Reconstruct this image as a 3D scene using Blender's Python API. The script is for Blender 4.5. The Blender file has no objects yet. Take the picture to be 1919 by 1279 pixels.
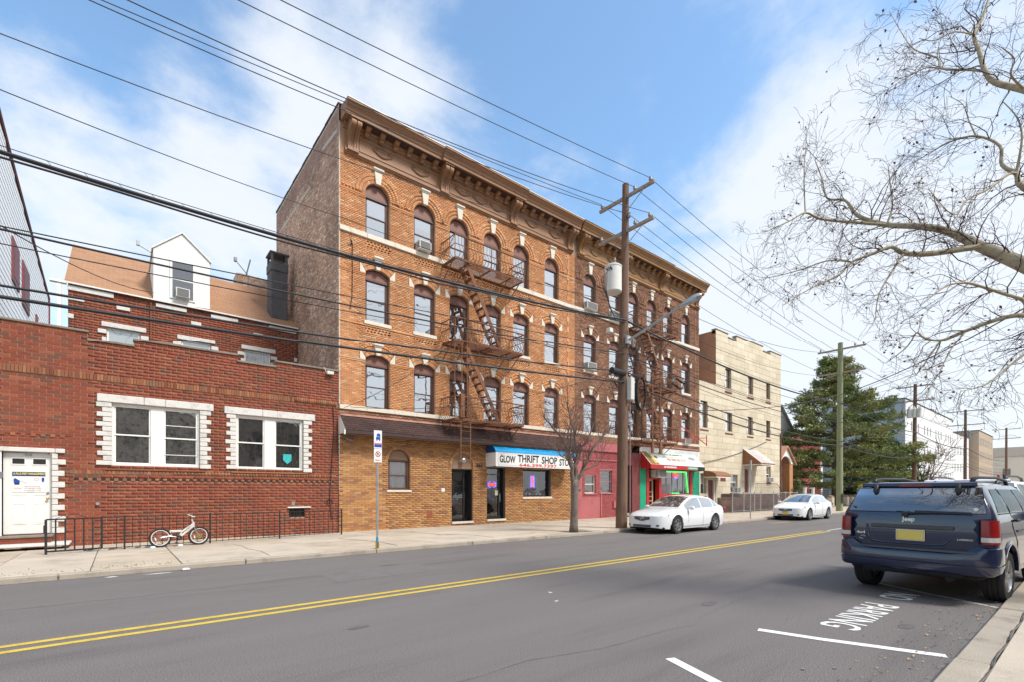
import bpy, math, random
import numpy as np
from mathutils import Vector, Matrix
random.seed(11)
sc = bpy.context.scene
col = sc.collection
pi = math.pi
# ---------------------------------------------------------------- camera
FPX, HOR, CAMH = 905.0, 922.0, 1.62
TH = math.atan(FPX / 1110.5)
SN, CS = math.sin(TH), math.cos(TH)
cd = bpy.data.cameras.new('camera')
cam = bpy.data.objects.new('camera', cd)
col.objects.link(cam)
cam.location = (0, 0, CAMH)
cam.rotation_euler = (pi / 2, 0, -TH)
cd.sensor_width = 36
cd.lens = FPX / 1919 * 36
cd.shift_y = (HOR - 639.5) / 1919
cd.clip_start = 0.05
cd.clip_end = 3000
sc.camera = cam
sc.view_settings.view_transform = 'Standard'
sc.view_settings.look = 'None'
sc.view_settings.gamma = 1
sc.view_settings.use_curve_mapping = False
sc.view_settings.exposure = 1.52
sc.cycles.max_bounces = 6
sc.cycles.transparent_max_bounces = 12
# ---------------------------------------------------------------- world
SUN_EL, SUN_AZ = math.radians(50), math.radians(158)   # azimuth clockwise from +Y
w = bpy.data.worlds.new("World")
sc.world = w
w.use_nodes = True
nt = w.node_tree
N, Lk = nt.nodes, nt.links
for n in list(N): N.remove(n)
def nd(t, **k):
    n = N.new(t)
    for a, b in k.items(): setattr(n, a, b)
    return n
def mth(op, a, b=None, c=None, clamp=False):
    n = nd('ShaderNodeMath', operation=op, use_clamp=clamp)
    for i, v in enumerate((a, b, c)):
        if v is None: continue
        if isinstance(v, (int, float)): n.inputs[i].default_value = v
        else: Lk.new(v, n.inputs[i])
    return n.outputs[0]
out = nd('ShaderNodeOutputWorld')
bg = nd('ShaderNodeBackground'); bg.inputs[1].default_value = 0.122
sky = nd('ShaderNodeTexSky', sky_type='NISHITA', sun_disc=False, sun_elevation=SUN_EL, sun_rotation=SUN_AZ,
         altitude=0, air_density=1.15, dust_density=0.6, ozone_density=2.0)
tc = nd('ShaderNodeTexCoord')
sep = nd('ShaderNodeSeparateXYZ'); Lk.new(tc.outputs['Generated'], sep.inputs[0])
zc = mth('MAXIMUM', sep.outputs[2], 0.0)
zz = mth('ADD', zc, 0.22)
px = mth('DIVIDE', sep.outputs[0], zz); py = mth('DIVIDE', sep.outputs[1], zz)
cmb = nd('ShaderNodeCombineXYZ'); Lk.new(px, cmb.inputs[0]); Lk.new(py, cmb.inputs[1])
def noise(scale, detail, rough, off, dist=0.0):
    m = nd('ShaderNodeMapping'); m.inputs['Location'].default_value = off
    Lk.new(cmb.outputs[0], m.inputs[0])
    t = nd('ShaderNodeTexNoise'); t.inputs['Scale'].default_value = scale
    t.inputs['Detail'].default_value = detail; t.inputs['Roughness'].default_value = rough
    t.inputs['Distortion'].default_value = dist
    Lk.new(m.outputs[0], t.inputs[0]); return t.outputs[0]
n1 = noise(2.6, 10, 0.60, (3.1, 1.7, 0.4), 0.15)
n2 = noise(6.0, 8, 0.60, (7.3, 2.2, 1.4), 0.1)
def blob(d, r, s):
    v = Vector(d).normalized()
    dp = nd('ShaderNodeVectorMath', operation='DOT_PRODUCT'); Lk.new(tc.outputs['Generated'], dp.inputs[0])
    dp.inputs[1].default_value = v
    mr = nd('ShaderNodeMapRange', interpolation_type='SMOOTHSTEP'); Lk.new(dp.outputs['Value'], mr.inputs[0])
    mr.inputs[1].default_value = math.cos(r); mr.inputs[2].default_value = 1.0
    mr.inputs[3].default_value = 0; mr.inputs[4].default_value = s
    return mr.outputs[0]
# banks of cloud: direction, angular radius, weight (plus = cloud, minus = clear blue)
banks = BANKS = [
 ((.179, .826, .535), .20, .24), ((.049, .914, .402), .28, .20), ((.274, .741, .613), .18, .14), ((.375, .638, .672), .15, .12),
 ((-.089, .903, .421), .2, .14), ((.925, .257, .279), .40, .30), ((.972, .107, .209), .34, .20), ((.851, .394, .347), .28, .26),
 ((.842, .306, .444), .16, .08), ((.814, .139, .565), .3, .06), ((.557, .625, .547), .12, .08),
 ((-.082, .825, .560), .16, -.12), ((.043, .791, .610), .16, -.20), ((-.039, .859, .511), .14, -.10),
 ((.569, .460, .682), .34, -.14), ((.768, .418, .485), .15, -.10), ((.501, .562, .658), .14, -.06),
 ((.922, .188, .339), .10, -.08),
 ((-.5, -.8, .5), 1.4, .34), ((.4, -.85, .3), 1.2, .30), ((.7, -.5, .3), .8, .15)]  # unseen cloud out of view, strengthened to whiten window reflections and light
acc = mth('ADD', mth('MULTIPLY', n1, 1.45), mth('MULTIPLY', n2, 0.30))
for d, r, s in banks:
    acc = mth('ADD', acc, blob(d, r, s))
hz = mth('MULTIPLY', mth('POWER', mth('SUBTRACT', 1.0, zc, clamp=True), 6.0), 0.22)
acc = mth('ADD', acc, hz)
cr = nd('ShaderNodeMapRange', interpolation_type='SMOOTHSTEP'); Lk.new(acc, cr.inputs[0])
cr.inputs[1].default_value = 0.76; cr.inputs[2].default_value = 1.28; cr.inputs[3].default_value = 0.03; cr.inputs[4].default_value = 0.93
mx = nd('ShaderNodeMixRGB'); Lk.new(cr.outputs[0], mx.inputs[0])
sk = nd('ShaderNodeMixRGB', blend_type='MULTIPLY'); sk.inputs[0].default_value = 1
sk.inputs[2].default_value = (0.68, 0.79, 0.80, 1)
Lk.new(sky.outputs[0], sk.inputs[1]); Lk.new(sk.outputs[0], mx.inputs[1])
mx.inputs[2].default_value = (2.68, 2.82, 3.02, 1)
Lk.new(mx.outputs[0], bg.inputs[0]); Lk.new(bg.outputs[0], out.inputs[0])
# ---------------------------------------------------------------- sun
sd = bpy.data.lights.new('sun', 'SUN'); sd.energy = 1.5; sd.angle = math.radians(14); sd.color = (1, .955, .89)
so = bpy.data.objects.new('sun', sd); col.objects.link(so)
sdir = Vector((math.sin(SUN_AZ) * math.cos(SUN_EL), math.cos(SUN_AZ) * math.cos(SUN_EL), math.sin(SUN_EL)))
so.rotation_euler = (-sdir).to_track_quat('-Z', 'Y').to_euler()
so.location = sdir * 60
# ---------------------------------------------------------------- materials
def s2l(c):
    return tuple(((v / 255) / 12.92 if v / 255 <= .04045 else ((v / 255 + .055) / 1.055) ** 2.4) for v in c[:3])
MATS = {}
def newmat(name):
    m = bpy.data.materials.new(name); m.use_nodes = True; MATS[name] = m
    return m, m.node_tree, m.node_tree.nodes['Principled BSDF']
def link(nt, a, b): nt.links.new(a, b)
def mat(name, c, rough=.7, metal=0, var=.12, vscale=3.0, bump=0, bscale=40, spec=.5, coat=0, emis=None, estr=1, stain=None, grain=0, stretch=None):
    """plain material with noise-driven tonal variation, optional second stain colour, relief"""
    m, t, b = newmat(name)
    L = t.links
    tcn = t.nodes.new('ShaderNodeTexCoord')
    mp = t.nodes.new('ShaderNodeMapping'); L.new(tcn.outputs['Object'], mp.inputs[0])
    if stretch: mp.inputs['Scale'].default_value = stretch
    nz = t.nodes.new('ShaderNodeTexNoise'); nz.inputs['Scale'].default_value = vscale; nz.inputs['Detail'].default_value = 6
    nz.inputs['Roughness'].default_value = .65
    L.new(mp.outputs[0], nz.inputs[0])
    r = t.nodes.new('ShaderNodeValToRGB')
    c = tuple(c)
    c2 = stain if stain else tuple(max(0, v * (1 - 2.2 * var)) for v in c)
    c3 = tuple(min(1, v * (1 + var)) for v in c)
    r.color_ramp.elements[0].position = .28; r.color_ramp.elements[0].color = (*c2, 1)
    r.color_ramp.elements[1].position = .72; r.color_ramp.elements[1].color = (*c3, 1)
    e = r.color_ramp.elements.new(.46); e.color = (*c, 1)
    L.new(nz.outputs[0], r.inputs[0])
    src = r.outputs[0]
    if grain:
        g = t.nodes.new('ShaderNodeTexNoise'); g.inputs['Scale'].default_value = 90; g.inputs['Detail'].default_value = 3
        L.new(tcn.outputs['Object'], g.inputs[0])
        gm = t.nodes.new('ShaderNodeMapRange'); L.new(g.outputs[0], gm.inputs[0])
        gm.inputs[1].default_value = .35; gm.inputs[2].default_value = .65
        gm.inputs[3].default_value = 1 - grain; gm.inputs[4].default_value = 1 + grain
        mm = t.nodes.new('ShaderNodeVectorMath'); mm.operation = 'SCALE'
        L.new(src, mm.inputs[0]); L.new(gm.outputs[0], mm.inputs['Scale']); src = mm.outputs[0]
    L.new(src, b.inputs['Base Color'])
    b.inputs['Roughness'].default_value = rough; b.inputs['Metallic'].default_value = metal
    b.inputs['Specular IOR Level'].default_value = spec
    b.inputs['Coat Weight'].default_value = coat; b.inputs['Coat Roughness'].default_value = .03
    if bump:
        bn = t.nodes.new('ShaderNodeTexNoise'); bn.inputs['Scale'].default_value = bscale; bn.inputs['Detail'].default_value = 5
        L.new(mp.outputs[0], bn.inputs[0])
        bb = t.nodes.new('ShaderNodeBump'); bb.inputs['Strength'].default_value = bump; bb.inputs['Distance'].default_value = .02
        L.new(bn.outputs[0], bb.inputs['Height']); L.new(bb.outputs[0], b.inputs['Normal'])
    if emis:
        b.inputs['Emission Color'].default_value = (*emis, 1); b.inputs['Emission Strength'].default_value = estr
    return m
def brickmat(name, cols, rough=.85, sc_=1.0, blotch=.25):
    """per-brick colour: random per island (joined bricks) plus random per object (single bricks)"""
    m, t, b = newmat(name); L = t.links
    g = t.nodes.new('ShaderNodeNewGeometry'); oi = t.nodes.new('ShaderNodeObjectInfo')
    a = t.nodes.new('ShaderNodeMath'); a.operation = 'ADD'; L.new(g.outputs['Random Per Island'], a.inputs[0]); L.new(oi.outputs['Random'], a.inputs[1])
    f = t.nodes.new('ShaderNodeMath'); f.operation = 'FRACT'; L.new(a.outputs[0], f.inputs[0])
    r = t.nodes.new('ShaderNodeValToRGB'); r.color_ramp.interpolation = 'LINEAR'
    els = r.color_ramp.elements
    els[0].position = 0; els[0].color = (*cols[0], 1); els[1].position = 1; els[1].color = (*cols[-1], 1)
    for i, c in enumerate(cols[1:-1]):
        e = els.new((i + 1) / (len(cols) - 1)); e.color = (*c, 1)
    L.new(f.outputs[0], r.inputs[0])
    nz = t.nodes.new('ShaderNodeTexNoise'); nz.inputs['Scale'].default_value = .7 * sc_; nz.inputs['Detail'].default_value = 7; nz.inputs['Roughness'].default_value = .7
    L.new(g.outputs['Position'], nz.inputs[0])
    mr = t.nodes.new('ShaderNodeMapRange'); L.new(nz.outputs[0], mr.inputs[0]); mr.inputs[1].default_value = .3; mr.inputs[2].default_value = .7
    mr.inputs[3].default_value = 1 - blotch; mr.inputs[4].default_value = 1 + blotch * .8
    fz = t.nodes.new('ShaderNodeTexNoise'); fz.inputs['Scale'].default_value = 38; fz.inputs['Detail'].default_value = 4
    L.new(g.outputs['Position'], fz.inputs[0])
    fr = t.nodes.new('ShaderNodeMapRange'); L.new(fz.outputs[0], fr.inputs[0]); fr.inputs[3].default_value = .78; fr.inputs[4].default_value = 1.22
    mu = t.nodes.new('ShaderNodeMath'); mu.operation = 'MULTIPLY'; L.new(mr.outputs[0], mu.inputs[0]); L.new(fr.outputs[0], mu.inputs[1])
    vm = t.nodes.new('ShaderNodeVectorMath'); vm.operation = 'SCALE'; L.new(r.outputs[0], vm.inputs[0]); L.new(mu.outputs[0], vm.inputs['Scale'])
    L.new(vm.outputs[0], b.inputs['Base Color']); b.inputs['Roughness'].default_value = rough; b.inputs['Specular IOR Level'].default_value = .25
    bb = t.nodes.new('ShaderNodeBump'); bb.inputs['Strength'].default_value = .35; bb.inputs['Distance'].default_value = .006
    L.new(fz.outputs[0], bb.inputs['Height']); L.new(bb.outputs[0], b.inputs['Normal'])
    return m
def glassmat(name, tint=(1, 1, 1), refl=1.0, see=1.0, dark=(.02, .022, .025)):
    m, t, b = newmat(name); L = t.links
    t.nodes.remove(b)
    o = t.nodes['Material Output']
    fr = t.nodes.new('ShaderNodeFresnel'); fr.inputs[0].default_value = 1.52
    ml = t.nodes.new('ShaderNodeMath'); ml.operation = 'MULTIPLY_ADD'; ml.use_clamp = True
    L.new(fr.outputs[0], ml.inputs[0]); ml.inputs[1].default_value = 2.2 * refl; ml.inputs[2].default_value = .16 * refl
    tr = t.nodes.new('ShaderNodeBsdfTransparent'); tr.inputs[0].default_value = (*tint, 1)
    gl = t.nodes.new('ShaderNodeBsdfGlossy'); gl.inputs['Roughness'].default_value = .02; gl.inputs['Color'].default_value = (1, 1, 1, 1)
    base = tr.outputs[0]
    if see < 1:
        df = t.nodes.new('ShaderNodeBsdfDiffuse'); df.inputs[0].default_value = (*dark, 1)
        mi = t.nodes.new('ShaderNodeMixShader'); mi.inputs[0].default_value = see
        L.new(df.outputs[0], mi.inputs[1]); L.new(tr.outputs[0], mi.inputs[2]); base = mi.outputs[0]
    nz = t.nodes.new('ShaderNodeTexNoise'); nz.inputs['Scale'].default_value = 1.3
    ge = t.nodes.new('ShaderNodeNewGeometry'); L.new(ge.outputs['Position'], nz.inputs[0])
    bb = t.nodes.new('ShaderNodeBump'); bb.inputs['Strength'].default_value = .06; bb.inputs['Distance'].default_value = .2
    L.new(nz.outputs[0], bb.inputs['Height']); L.new(bb.outputs[0], gl.inputs['Normal'])
    mx_ = t.nodes.new('ShaderNodeMixShader'); L.new(ml.outputs[0], mx_.inputs[0]); L.new(base, mx_.inputs[1]); L.new(gl.outputs[0], mx_.inputs[2])
    L.new(mx_.outputs[0], o.inputs[0])
    return m
# ---------------------------------------------------------------- mesh building
class MB:
    def __init__(s): s.v = []; s.f = []
    def quad(s, a, b, c, d):
        n = len(s.v); s.v += [tuple(a), tuple(b), tuple(c), tuple(d)]; s.f.append((n, n + 1, n + 2, n + 3)); return s
    def poly(s, pts):
        n = len(s.v); s.v += [tuple(p) for p in pts]; s.f.append(tuple(range(n, n + len(pts)))); return s
    def box(s, x0, x1, y0, y1, z0, z1, skip=()):
        n = len(s.v)
        s.v += [(x0, y0, z0), (x1, y0, z0), (x1, y1, z0), (x0, y1, z0), (x0, y0, z1), (x1, y0, z1), (x1, y1, z1), (x0, y1, z1)]
        for i, q in enumerate(((0, 3, 2, 1), (4, 5, 6, 7), (0, 1, 5, 4), (1, 2, 6, 5), (2, 3, 7, 6), (3, 0, 4, 7))):
            if i not in skip: s.f.append(tuple(n + k for k in q))
        return s
    def bbox(s, x0, x1, y0, y1, z0, z1, b=.01):
        """bevelled box: chamfered edges on all sides"""
        b = min(b, (x1 - x0) * .45, (y1 - y0) * .45, (z1 - z0) * .45)
        n = len(s.v); P = {}
        for ix, (xa, sx) in enumerate(((x0, 1), (x1, -1))):
            for iy, (ya, sy) in enumerate(((y0, 1), (y1, -1))):
                for iz, (za, sz) in enumerate(((z0, 1), (z1, -1))):
                    for ax in range(3):
                        p = [xa + sx * b, ya + sy * b, za + sz * b]; p[ax] = (xa, ya, za)[ax]
                        P[ix, iy, iz, ax] = len(s.v); s.v.append(tuple(p))
        F = s.f
        for i in (0, 1):
            o = (lambda q: tuple(q)) if i else (lambda q: tuple(reversed(q)))
            F.append(o((P[i, 0, 0, 0], P[i, 1, 0, 0], P[i, 1, 1, 0], P[i, 0, 1, 0])))
            F.append(o((P[1, i, 0, 1], P[0, i, 0, 1], P[0, i, 1, 1], P[1, i, 1, 1])))
            F.append(o((P[0, 0, i, 2], P[1, 0, i, 2], P[1, 1, i, 2], P[0, 1, i, 2])))
        for i in (0, 1):
            for j in (0, 1):
                F.append((P[0, i, j, 1], P[1, i, j, 1], P[1, i, j, 2], P[0, i, j, 2]))
                F.append((P[i, 0, j, 0], P[i, 1, j, 0], P[i, 1, j, 2], P[i, 0, j, 2]))
                F.append((P[i, j, 0, 0], P[i, j, 1, 0], P[i, j, 1, 1], P[i, j, 0, 1]))
        for k in [(a, c, d) for a in (0, 1) for c in (0, 1) for d in (0, 1)]:
            F.append((P[(*k, 0)], P[(*k, 1)], P[(*k, 2)]))
        return s
    def obox(s, c, ax, ay, az):
        """oriented box: centre, three half axes"""
        c, ax, ay, az = map(Vector, (c, ax, ay, az)); n = len(s.v)
        for sz in (-1, 1):
            for sx, sy in ((-1, -1), (1, -1), (1, 1), (-1, 1)):
                s.v.append(tuple(c + sx * ax + sy * ay + sz * az))
        for q in ((0, 3, 2, 1), (4, 5, 6, 7), (0, 1, 5, 4), (1, 2, 6, 5), (2, 3, 7, 6), (3, 0, 4, 7)): s.f.append(tuple(n + k for k in q))
        return s
    def bar(s, a, b, w, h=None, up=(0, 0, 1)):
        a, b = Vector(a), Vector(b); d = b - a; L = d.length
        if L < 1e-6: return s
        d /= L; u = Vector(up); sd = d.cross(u)
        if sd.length < 1e-3: u = Vector((0, 1, 0)); sd = d.cross(u)
        sd.normalize(); u = sd.cross(d)
        return s.obox((a + b) / 2, d * L / 2, sd * w / 2, u * (h or w) / 2)
    def tube(s, pts, r, n=6, cap=True, closed=False):
        pts = [Vector(p) for p in pts]; m = len(pts)
        if not hasattr(r, '__len__'): r = [r] * m
        n0 = len(s.v); prev = None
        for i, p in enumerate(pts):
            if closed: d = pts[(i + 1) % m] - pts[i - 1]
            else: d = pts[min(i + 1, m - 1)] - pts[max(i - 1, 0)]
            if d.length < 1e-9: d = Vector((0, 0, 1))
            d.normalize()
            if prev is None:
                a = d.cross(Vector((0, 0, 1)))
                if a.length < .1: a = d.cross(Vector((1, 0, 0)))
            else: a = prev - d * prev.dot(d)
            if a.length < 1e-6: a = d.orthogonal()
            a.normalize(); prev = a; b = d.cross(a)
            for k in range(n):
                t = 2 * pi * k / n
                s.v.append(tuple(p + (a * math.cos(t) + b * math.sin(t)) * r[i]))
        for i in range(m if closed else m - 1):
            j = (i + 1) % m
            for k in range(n):
                k2 = (k + 1) % n
                s.f.append((n0 + i * n + k, n0 + i * n + k2, n0 + j * n + k2, n0 + j * n + k))
        if cap and not closed:
            s.f.append(tuple(n0 + k for k in range(n))[::-1]); s.f.append(tuple(n0 + (m - 1) * n + k for k in range(n)))
        return s
    def cyl(s, a, b, r, r2=None, n=12): return s.tube([a, b], [r, r if r2 is None else r2], n)
    def lathe(s, c, axis, prof, n=24):
        """prof: list of (distance along axis, radius)"""
        c, d = Vector(c), Vector(axis).normalized(); a = d.orthogonal().normalized(); b = d.cross(a); n0 = len(s.v)
        for (h, r) in prof:
            for k in range(n):
                t = 2 * pi * k / n; s.v.append(tuple(c + d * h + (a * math.cos(t) + b * math.sin(t)) * r))
        for i in range(len(prof) - 1):
            for k in range(n):
                k2 = (k + 1) % n; s.f.append((n0 + i * n + k, n0 + i * n + k2, n0 + (i + 1) * n + k2, n0 + (i + 1) * n + k))
        return s
    def prism(s, pts, d):
        """extrude a polygon (3-D points) by vector d"""
        d = Vector(d); n0 = len(s.v); m = len(pts)
        s.v += [tuple(p) for p in pts] + [tuple(Vector(p) + d) for p in pts]
        s.f.append(tuple(range(n0, n0 + m))[::-1]); s.f.append(tuple(range(n0 + m, n0 + 2 * m)))
        for i in range(m):
            j = (i + 1) % m; s.f.append((n0 + i, n0 + j, n0 + m + j, n0 + m + i))
        return s
    def grid(s, rows):
        n0 = len(s.v); m = len(rows[0])
        for r in rows: s.v += [tuple(p) for p in r]
        for i in range(len(rows) - 1):
            for k in range(m - 1):
                s.f.append((n0 + i * m + k, n0 + i * m + k + 1, n0 + (i + 1) * m + k + 1, n0 + (i + 1) * m + k))
        return s
WM = {}
I4 = Matrix.Identity(4)
def mesh_obj(mb, name, m, smooth=False):
    me = bpy.data.meshes.new(name); me.from_pydata(mb.v, [], mb.f)
    if smooth == 'auto' or smooth is True:
        me.polygons.foreach_set('use_smooth', [True] * len(me.polygons))
    if m: me.materials.append(MATS[m] if isinstance(m, str) else m)
    o = bpy.data.objects.new(name, me); col.objects.link(o)
    if smooth == 'auto':
        try: me.set_sharp_from_angle(angle=math.radians(35))
        except Exception: pass
    return o
def props(o, label=None, cat=None, group=None, kind=None):
    if label: o['label'] = label
    if cat: o['category'] = cat
    if group: o['group'] = group
    if kind: o['kind'] = kind
    return o
def thing(name, label, cat, loc=(0, 0, 0), rz=0, group=None, kind=None):
    o = bpy.data.objects.new(name, None); col.objects.link(o); o.empty_display_size = .2
    o.location = loc; o.rotation_euler = (0, 0, rz)
    WM[o.name] = Matrix.Translation(loc) @ Matrix.Rotation(rz, 4, 'Z')
    return props(o, label, cat, group, kind)
def put(mb, name, m, parent=None, label=None, kind=None, smooth=False, local=False, fix=False):
    """link a mesh as a part; world coordinates unless local (then in its parent's coordinates)"""
    o = mesh_obj(mb, name, m, smooth)
    if parent is not None:
        o.parent = parent
        if local: WM[o.name] = WM.get(parent.name, I4)
        else:
            o.matrix_parent_inverse = WM.get(parent.name, I4).inverted(); WM[o.name] = I4
    else: WM[o.name] = I4
    if fix:
        import bmesh
        bm = bmesh.new(); bm.from_mesh(o.data); bmesh.ops.remove_doubles(bm, verts=bm.verts, dist=1e-4)
        bmesh.ops.recalc_face_normals(bm, faces=bm.faces); bm.to_mesh(o.data); bm.free()
    return props(o, label, None, None, kind)
def single(mb, name, m, label, cat, group=None, kind=None, smooth=False):
    o = put(mb, name, m, smooth=smooth); return props(o, label, cat, group, kind)
def struct(mb, name, m, label=None, smooth=False):
    return props(put(mb, name, m, smooth=smooth), label, None, None, 'structure')
def text(body, size, m, parent, name, pos, rot=(pi / 2, 0, 0), xs=1.0, fit=None, high=None, ext=.004, off=0.0, local=False, align='LEFT', shear=0):
    c = bpy.data.curves.new(name, 'FONT'); c.body = body; c.size = size; c.extrude = ext; c.offset = off; c.align_x = align; c.resolution_u = 3; c.shear = shear
    t = bpy.data.objects.new(name, c); col.objects.link(t)
    dg = bpy.context.evaluated_depsgraph_get(); me = bpy.data.meshes.new_from_object(t.evaluated_get(dg))
    bpy.data.objects.remove(t); bpy.data.curves.remove(c)
    ysc = 1.0
    if fit:
        vx = [v.co.x for v in me.vertices]; xs = fit / (max(vx) - min(vx)); me.transform(Matrix.Translation((-min(vx), 0, 0)))
    if high:
        vy = [v.co.y for v in me.vertices]; ysc = high / max(vy)
    M = Matrix.Translation(pos) @ (rot if isinstance(rot, Matrix) else (Matrix.Rotation(rot[2], 4, 'Z') @ Matrix.Rotation(rot[1], 4, 'Y') @ Matrix.Rotation(rot[0], 4, 'X'))) @ Matrix.Diagonal((xs, ysc, 1, 1))
    me.transform(M); me.materials.clear(); me.materials.append(MATS[m])
    o = bpy.data.objects.new(name, me); col.objects.link(o)
    if parent is not None:
        o.parent = parent
        if local: WM[o.name] = WM.get(parent.name, I4)
        else: o.matrix_parent_inverse = WM.get(parent.name, I4).inverted(); WM[o.name] = I4
    return o
def kids(o): return [c for c in ALLC.get(o.name, [])]
ALLC = {}
def copy_tree(o, parent=None):
    c = o.copy(); col.objects.link(c)
    if parent is not None: c.parent = parent; c.matrix_parent_inverse = o.matrix_parent_inverse.copy()
    WM[c.name] = WM.get(o.name, I4)
    for ch in list(o.children): copy_tree(ch, c)
    return c
def inter(xs, ys, x, smooth=True):
    if not smooth: return float(np.interp(x, xs, ys))
    if x <= xs[0]: return ys[0]
    if x >= xs[-1]: return ys[-1]
    i = int(np.searchsorted(xs, x)) - 1
    h = [xs[k + 1] - xs[k] for k in range(len(xs) - 1)]; d = [(ys[k + 1] - ys[k]) / h[k] for k in range(len(h))]
    def tan(k):
        if k == 0: return d[0]
        if k == len(d): return d[-1]
        if d[k - 1] * d[k] <= 0: return 0
        return 2 * d[k - 1] * d[k] / (d[k - 1] + d[k])
    t = (x - xs[i]) / h[i]; m0, m1 = tan(i), tan(i + 1)
    return (2 * t**3 - 3 * t**2 + 1) * ys[i] + (t**3 - 2 * t**2 + t) * h[i] * m0 + (-2 * t**3 + 3 * t**2) * ys[i + 1] + (t**3 - t**2) * h[i] * m1
# ---------------------------------------------------------------- walls and bricks
def circ(op):
    xa, xb, za, zs, rise = op[:5]; c = (xb - xa) / 2
    R = (c * c + rise * rise) / (2 * rise); return (xa + xb) / 2, zs + rise - R, R
def arc_pts(op, n=14, grow=0):
    cx, cz, R = circ(op); h = (op[1] - op[0]) / 2
    a = math.asin(min(1, h / R)); return [(cx + (R + grow) * math.sin(-a + 2 * a * i / n), cz + (R + grow) * math.cos(-a + 2 * a * i / n)) for i in range(n + 1)]
def wall(x0, x1, z0, z1, Y, ops, depth=.22, back=True):
    """mortar sheet with real openings and reveals; faces -Y"""
    mb = MB()
    full = [(o[0], o[1], o[2], o[3] + (o[4] if len(o) > 4 else 0)) for o in ops]
    xs = sorted({x0, x1} | {v for o in full for v in o[:2] if x0 < v < x1})
    zs = sorted({z0, z1} | {v for o in full for v in o[2:] if z0 < v < z1})
    for j in range(len(zs) - 1):
        run = None
        for i in range(len(xs) - 1):
            xm, zm = (xs[i] + xs[i + 1]) / 2, (zs[j] + zs[j + 1]) / 2
            solid = not any(o[0] < xm < o[1] and o[2] < zm < o[3] for o in full)
            if solid and run is None: run = xs[i]
            if (not solid or i == len(xs) - 2) and run is not None:
                e = xs[i + 1] if solid else xs[i]
                mb.quad((run, Y, zs[j]), (e, Y, zs[j]), (e, Y, zs[j + 1]), (run, Y, zs[j + 1])); run = None
    for o in ops:
        xa, xb, za, zt = o[:4]; rise = o[4] if len(o) > 4 else 0
        yb = Y + depth
        mb.quad((xa, Y, za), (xa, Y, zt), (xa, yb, zt), (xa, yb, za)); mb.quad((xb, Y, zt), (xb, Y, za), (xb, yb, za), (xb, yb, zt))
        mb.quad((xa, Y, za), (xa, yb, za), (xb, yb, za), (xb, Y, za))
        if rise:
            P = arc_pts(o); top = zt + rise
            for i in range(len(P) - 1):
                a, b = P[i], P[i + 1]
                mb.quad((a[0], Y, a[1]), (b[0], Y, b[1]), (b[0], Y, top), (a[0], Y, top))
                mb.quad((a[0], Y, a[1]), (a[0], yb, a[1]), (b[0], yb, b[1]), (b[0], Y, b[1]))
        else: mb.quad((xa, Y, zt), (xb, Y, zt), (xb, yb, zt), (xa, yb, zt))
    return mb
def courses(x0, x1, z0, z1, Y, bl, bh, jt, blocks=(), proud=.012, stagger=.5, jit=.004, rot=None):
    """running-bond bricks as (centre, half sizes, angle about Y); blocks = openings (xa,xb,za,zs[,rise,ring])"""
    out = []; nz = max(1, int(round((z1 - z0) / bh))); bh = (z1 - z0) / nz
    for r in range(nz):
        za, zb = z0 + r * bh + jt / 2, z0 + (r + 1) * bh - jt / 2; zm = (za + zb) / 2; iv = []
        for o in blocks:
            rise = o[4] if len(o) > 4 else 0; ring = o[5] if len(o) > 5 else 0
            if o[2] < zm <= o[3]: iv.append((o[0], o[1]))
            elif rise and zm > o[3]:
                cx, cz, R = circ(o); R += ring; dz = zm - cz
                if dz < R:
                    h = math.sqrt(R * R - dz * dz)
                    if ring == 0 or True:
                        hw = (o[1] - o[0]) / 2 + (o[6] if len(o) > 6 else ring)
                        h = min(h, hw)
                    iv.append((cx - h, cx + h))
        x = x0 - (stagger * bl if r % 2 else 0) - random.random() * .01
        while x < x1:
            segs = [(max(x, x0), min(x + bl - jt, x1))]
            for a, b in iv:
                ns = []
                for p, q in segs:
                    if b <= p or a >= q: ns.append((p, q))
                    else:
                        if a > p: ns.append((p, a))
                        if b < q: ns.append((b, q))
                segs = ns
            for p, q in segs:
                if q - p > .02:
                    pr = proud + random.uniform(-jit, jit)
                    out.append((((p + q) / 2, Y - pr / 2, zm), ((q - p) / 2, pr / 2, (zb - za) / 2), 0))
            x += bl
    return out
def voussoirs(op, Y, r0, r1, n, proud=.02, jt=.008, skipmid=.0, a_lim=None):
    cx, cz, R = circ(op); h = (op[1] - op[0]) / 2; a = a_lim or math.asin(min(1, h / R)); out = []
    for i in range(n):
        t = -a + 2 * a * (i + .5) / n; rm = R + (r0 + r1) / 2
        if abs(math.sin(t) * rm) < skipmid: continue
        w = 2 * a * rm / n - jt
        out.append(((cx + rm * math.sin(t), Y - proud / 2, cz + rm * math.cos(t)), (w / 2, proud / 2, (r1 - r0) / 2 - jt / 2), t))
    return out
def score(c, h):
    d = c[0] * SN + c[1] * CS
    if d < .5: return 0
    u = 959.5 + FPX * (c[0] * CS - c[1] * SN) / d; v = HOR - FPX * (c[2] - CAMH) / d
    if not (0 < u < 1919 and 0 < v < 1279): return 0
    vw = Vector((c[0], c[1], c[2] - CAMH)).normalized()
    ar = sorted(h)[1] * sorted(h)[2]
    nrm = (1 if h[0] == min(h) else 0, 1 if h[1] == min(h) else 0, 1 if h[2] == min(h) else 0)
    return ar * abs(sum(vw[i] * nrm[i] for i in range(3))) / (d * d)
UNIT = {}
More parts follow.
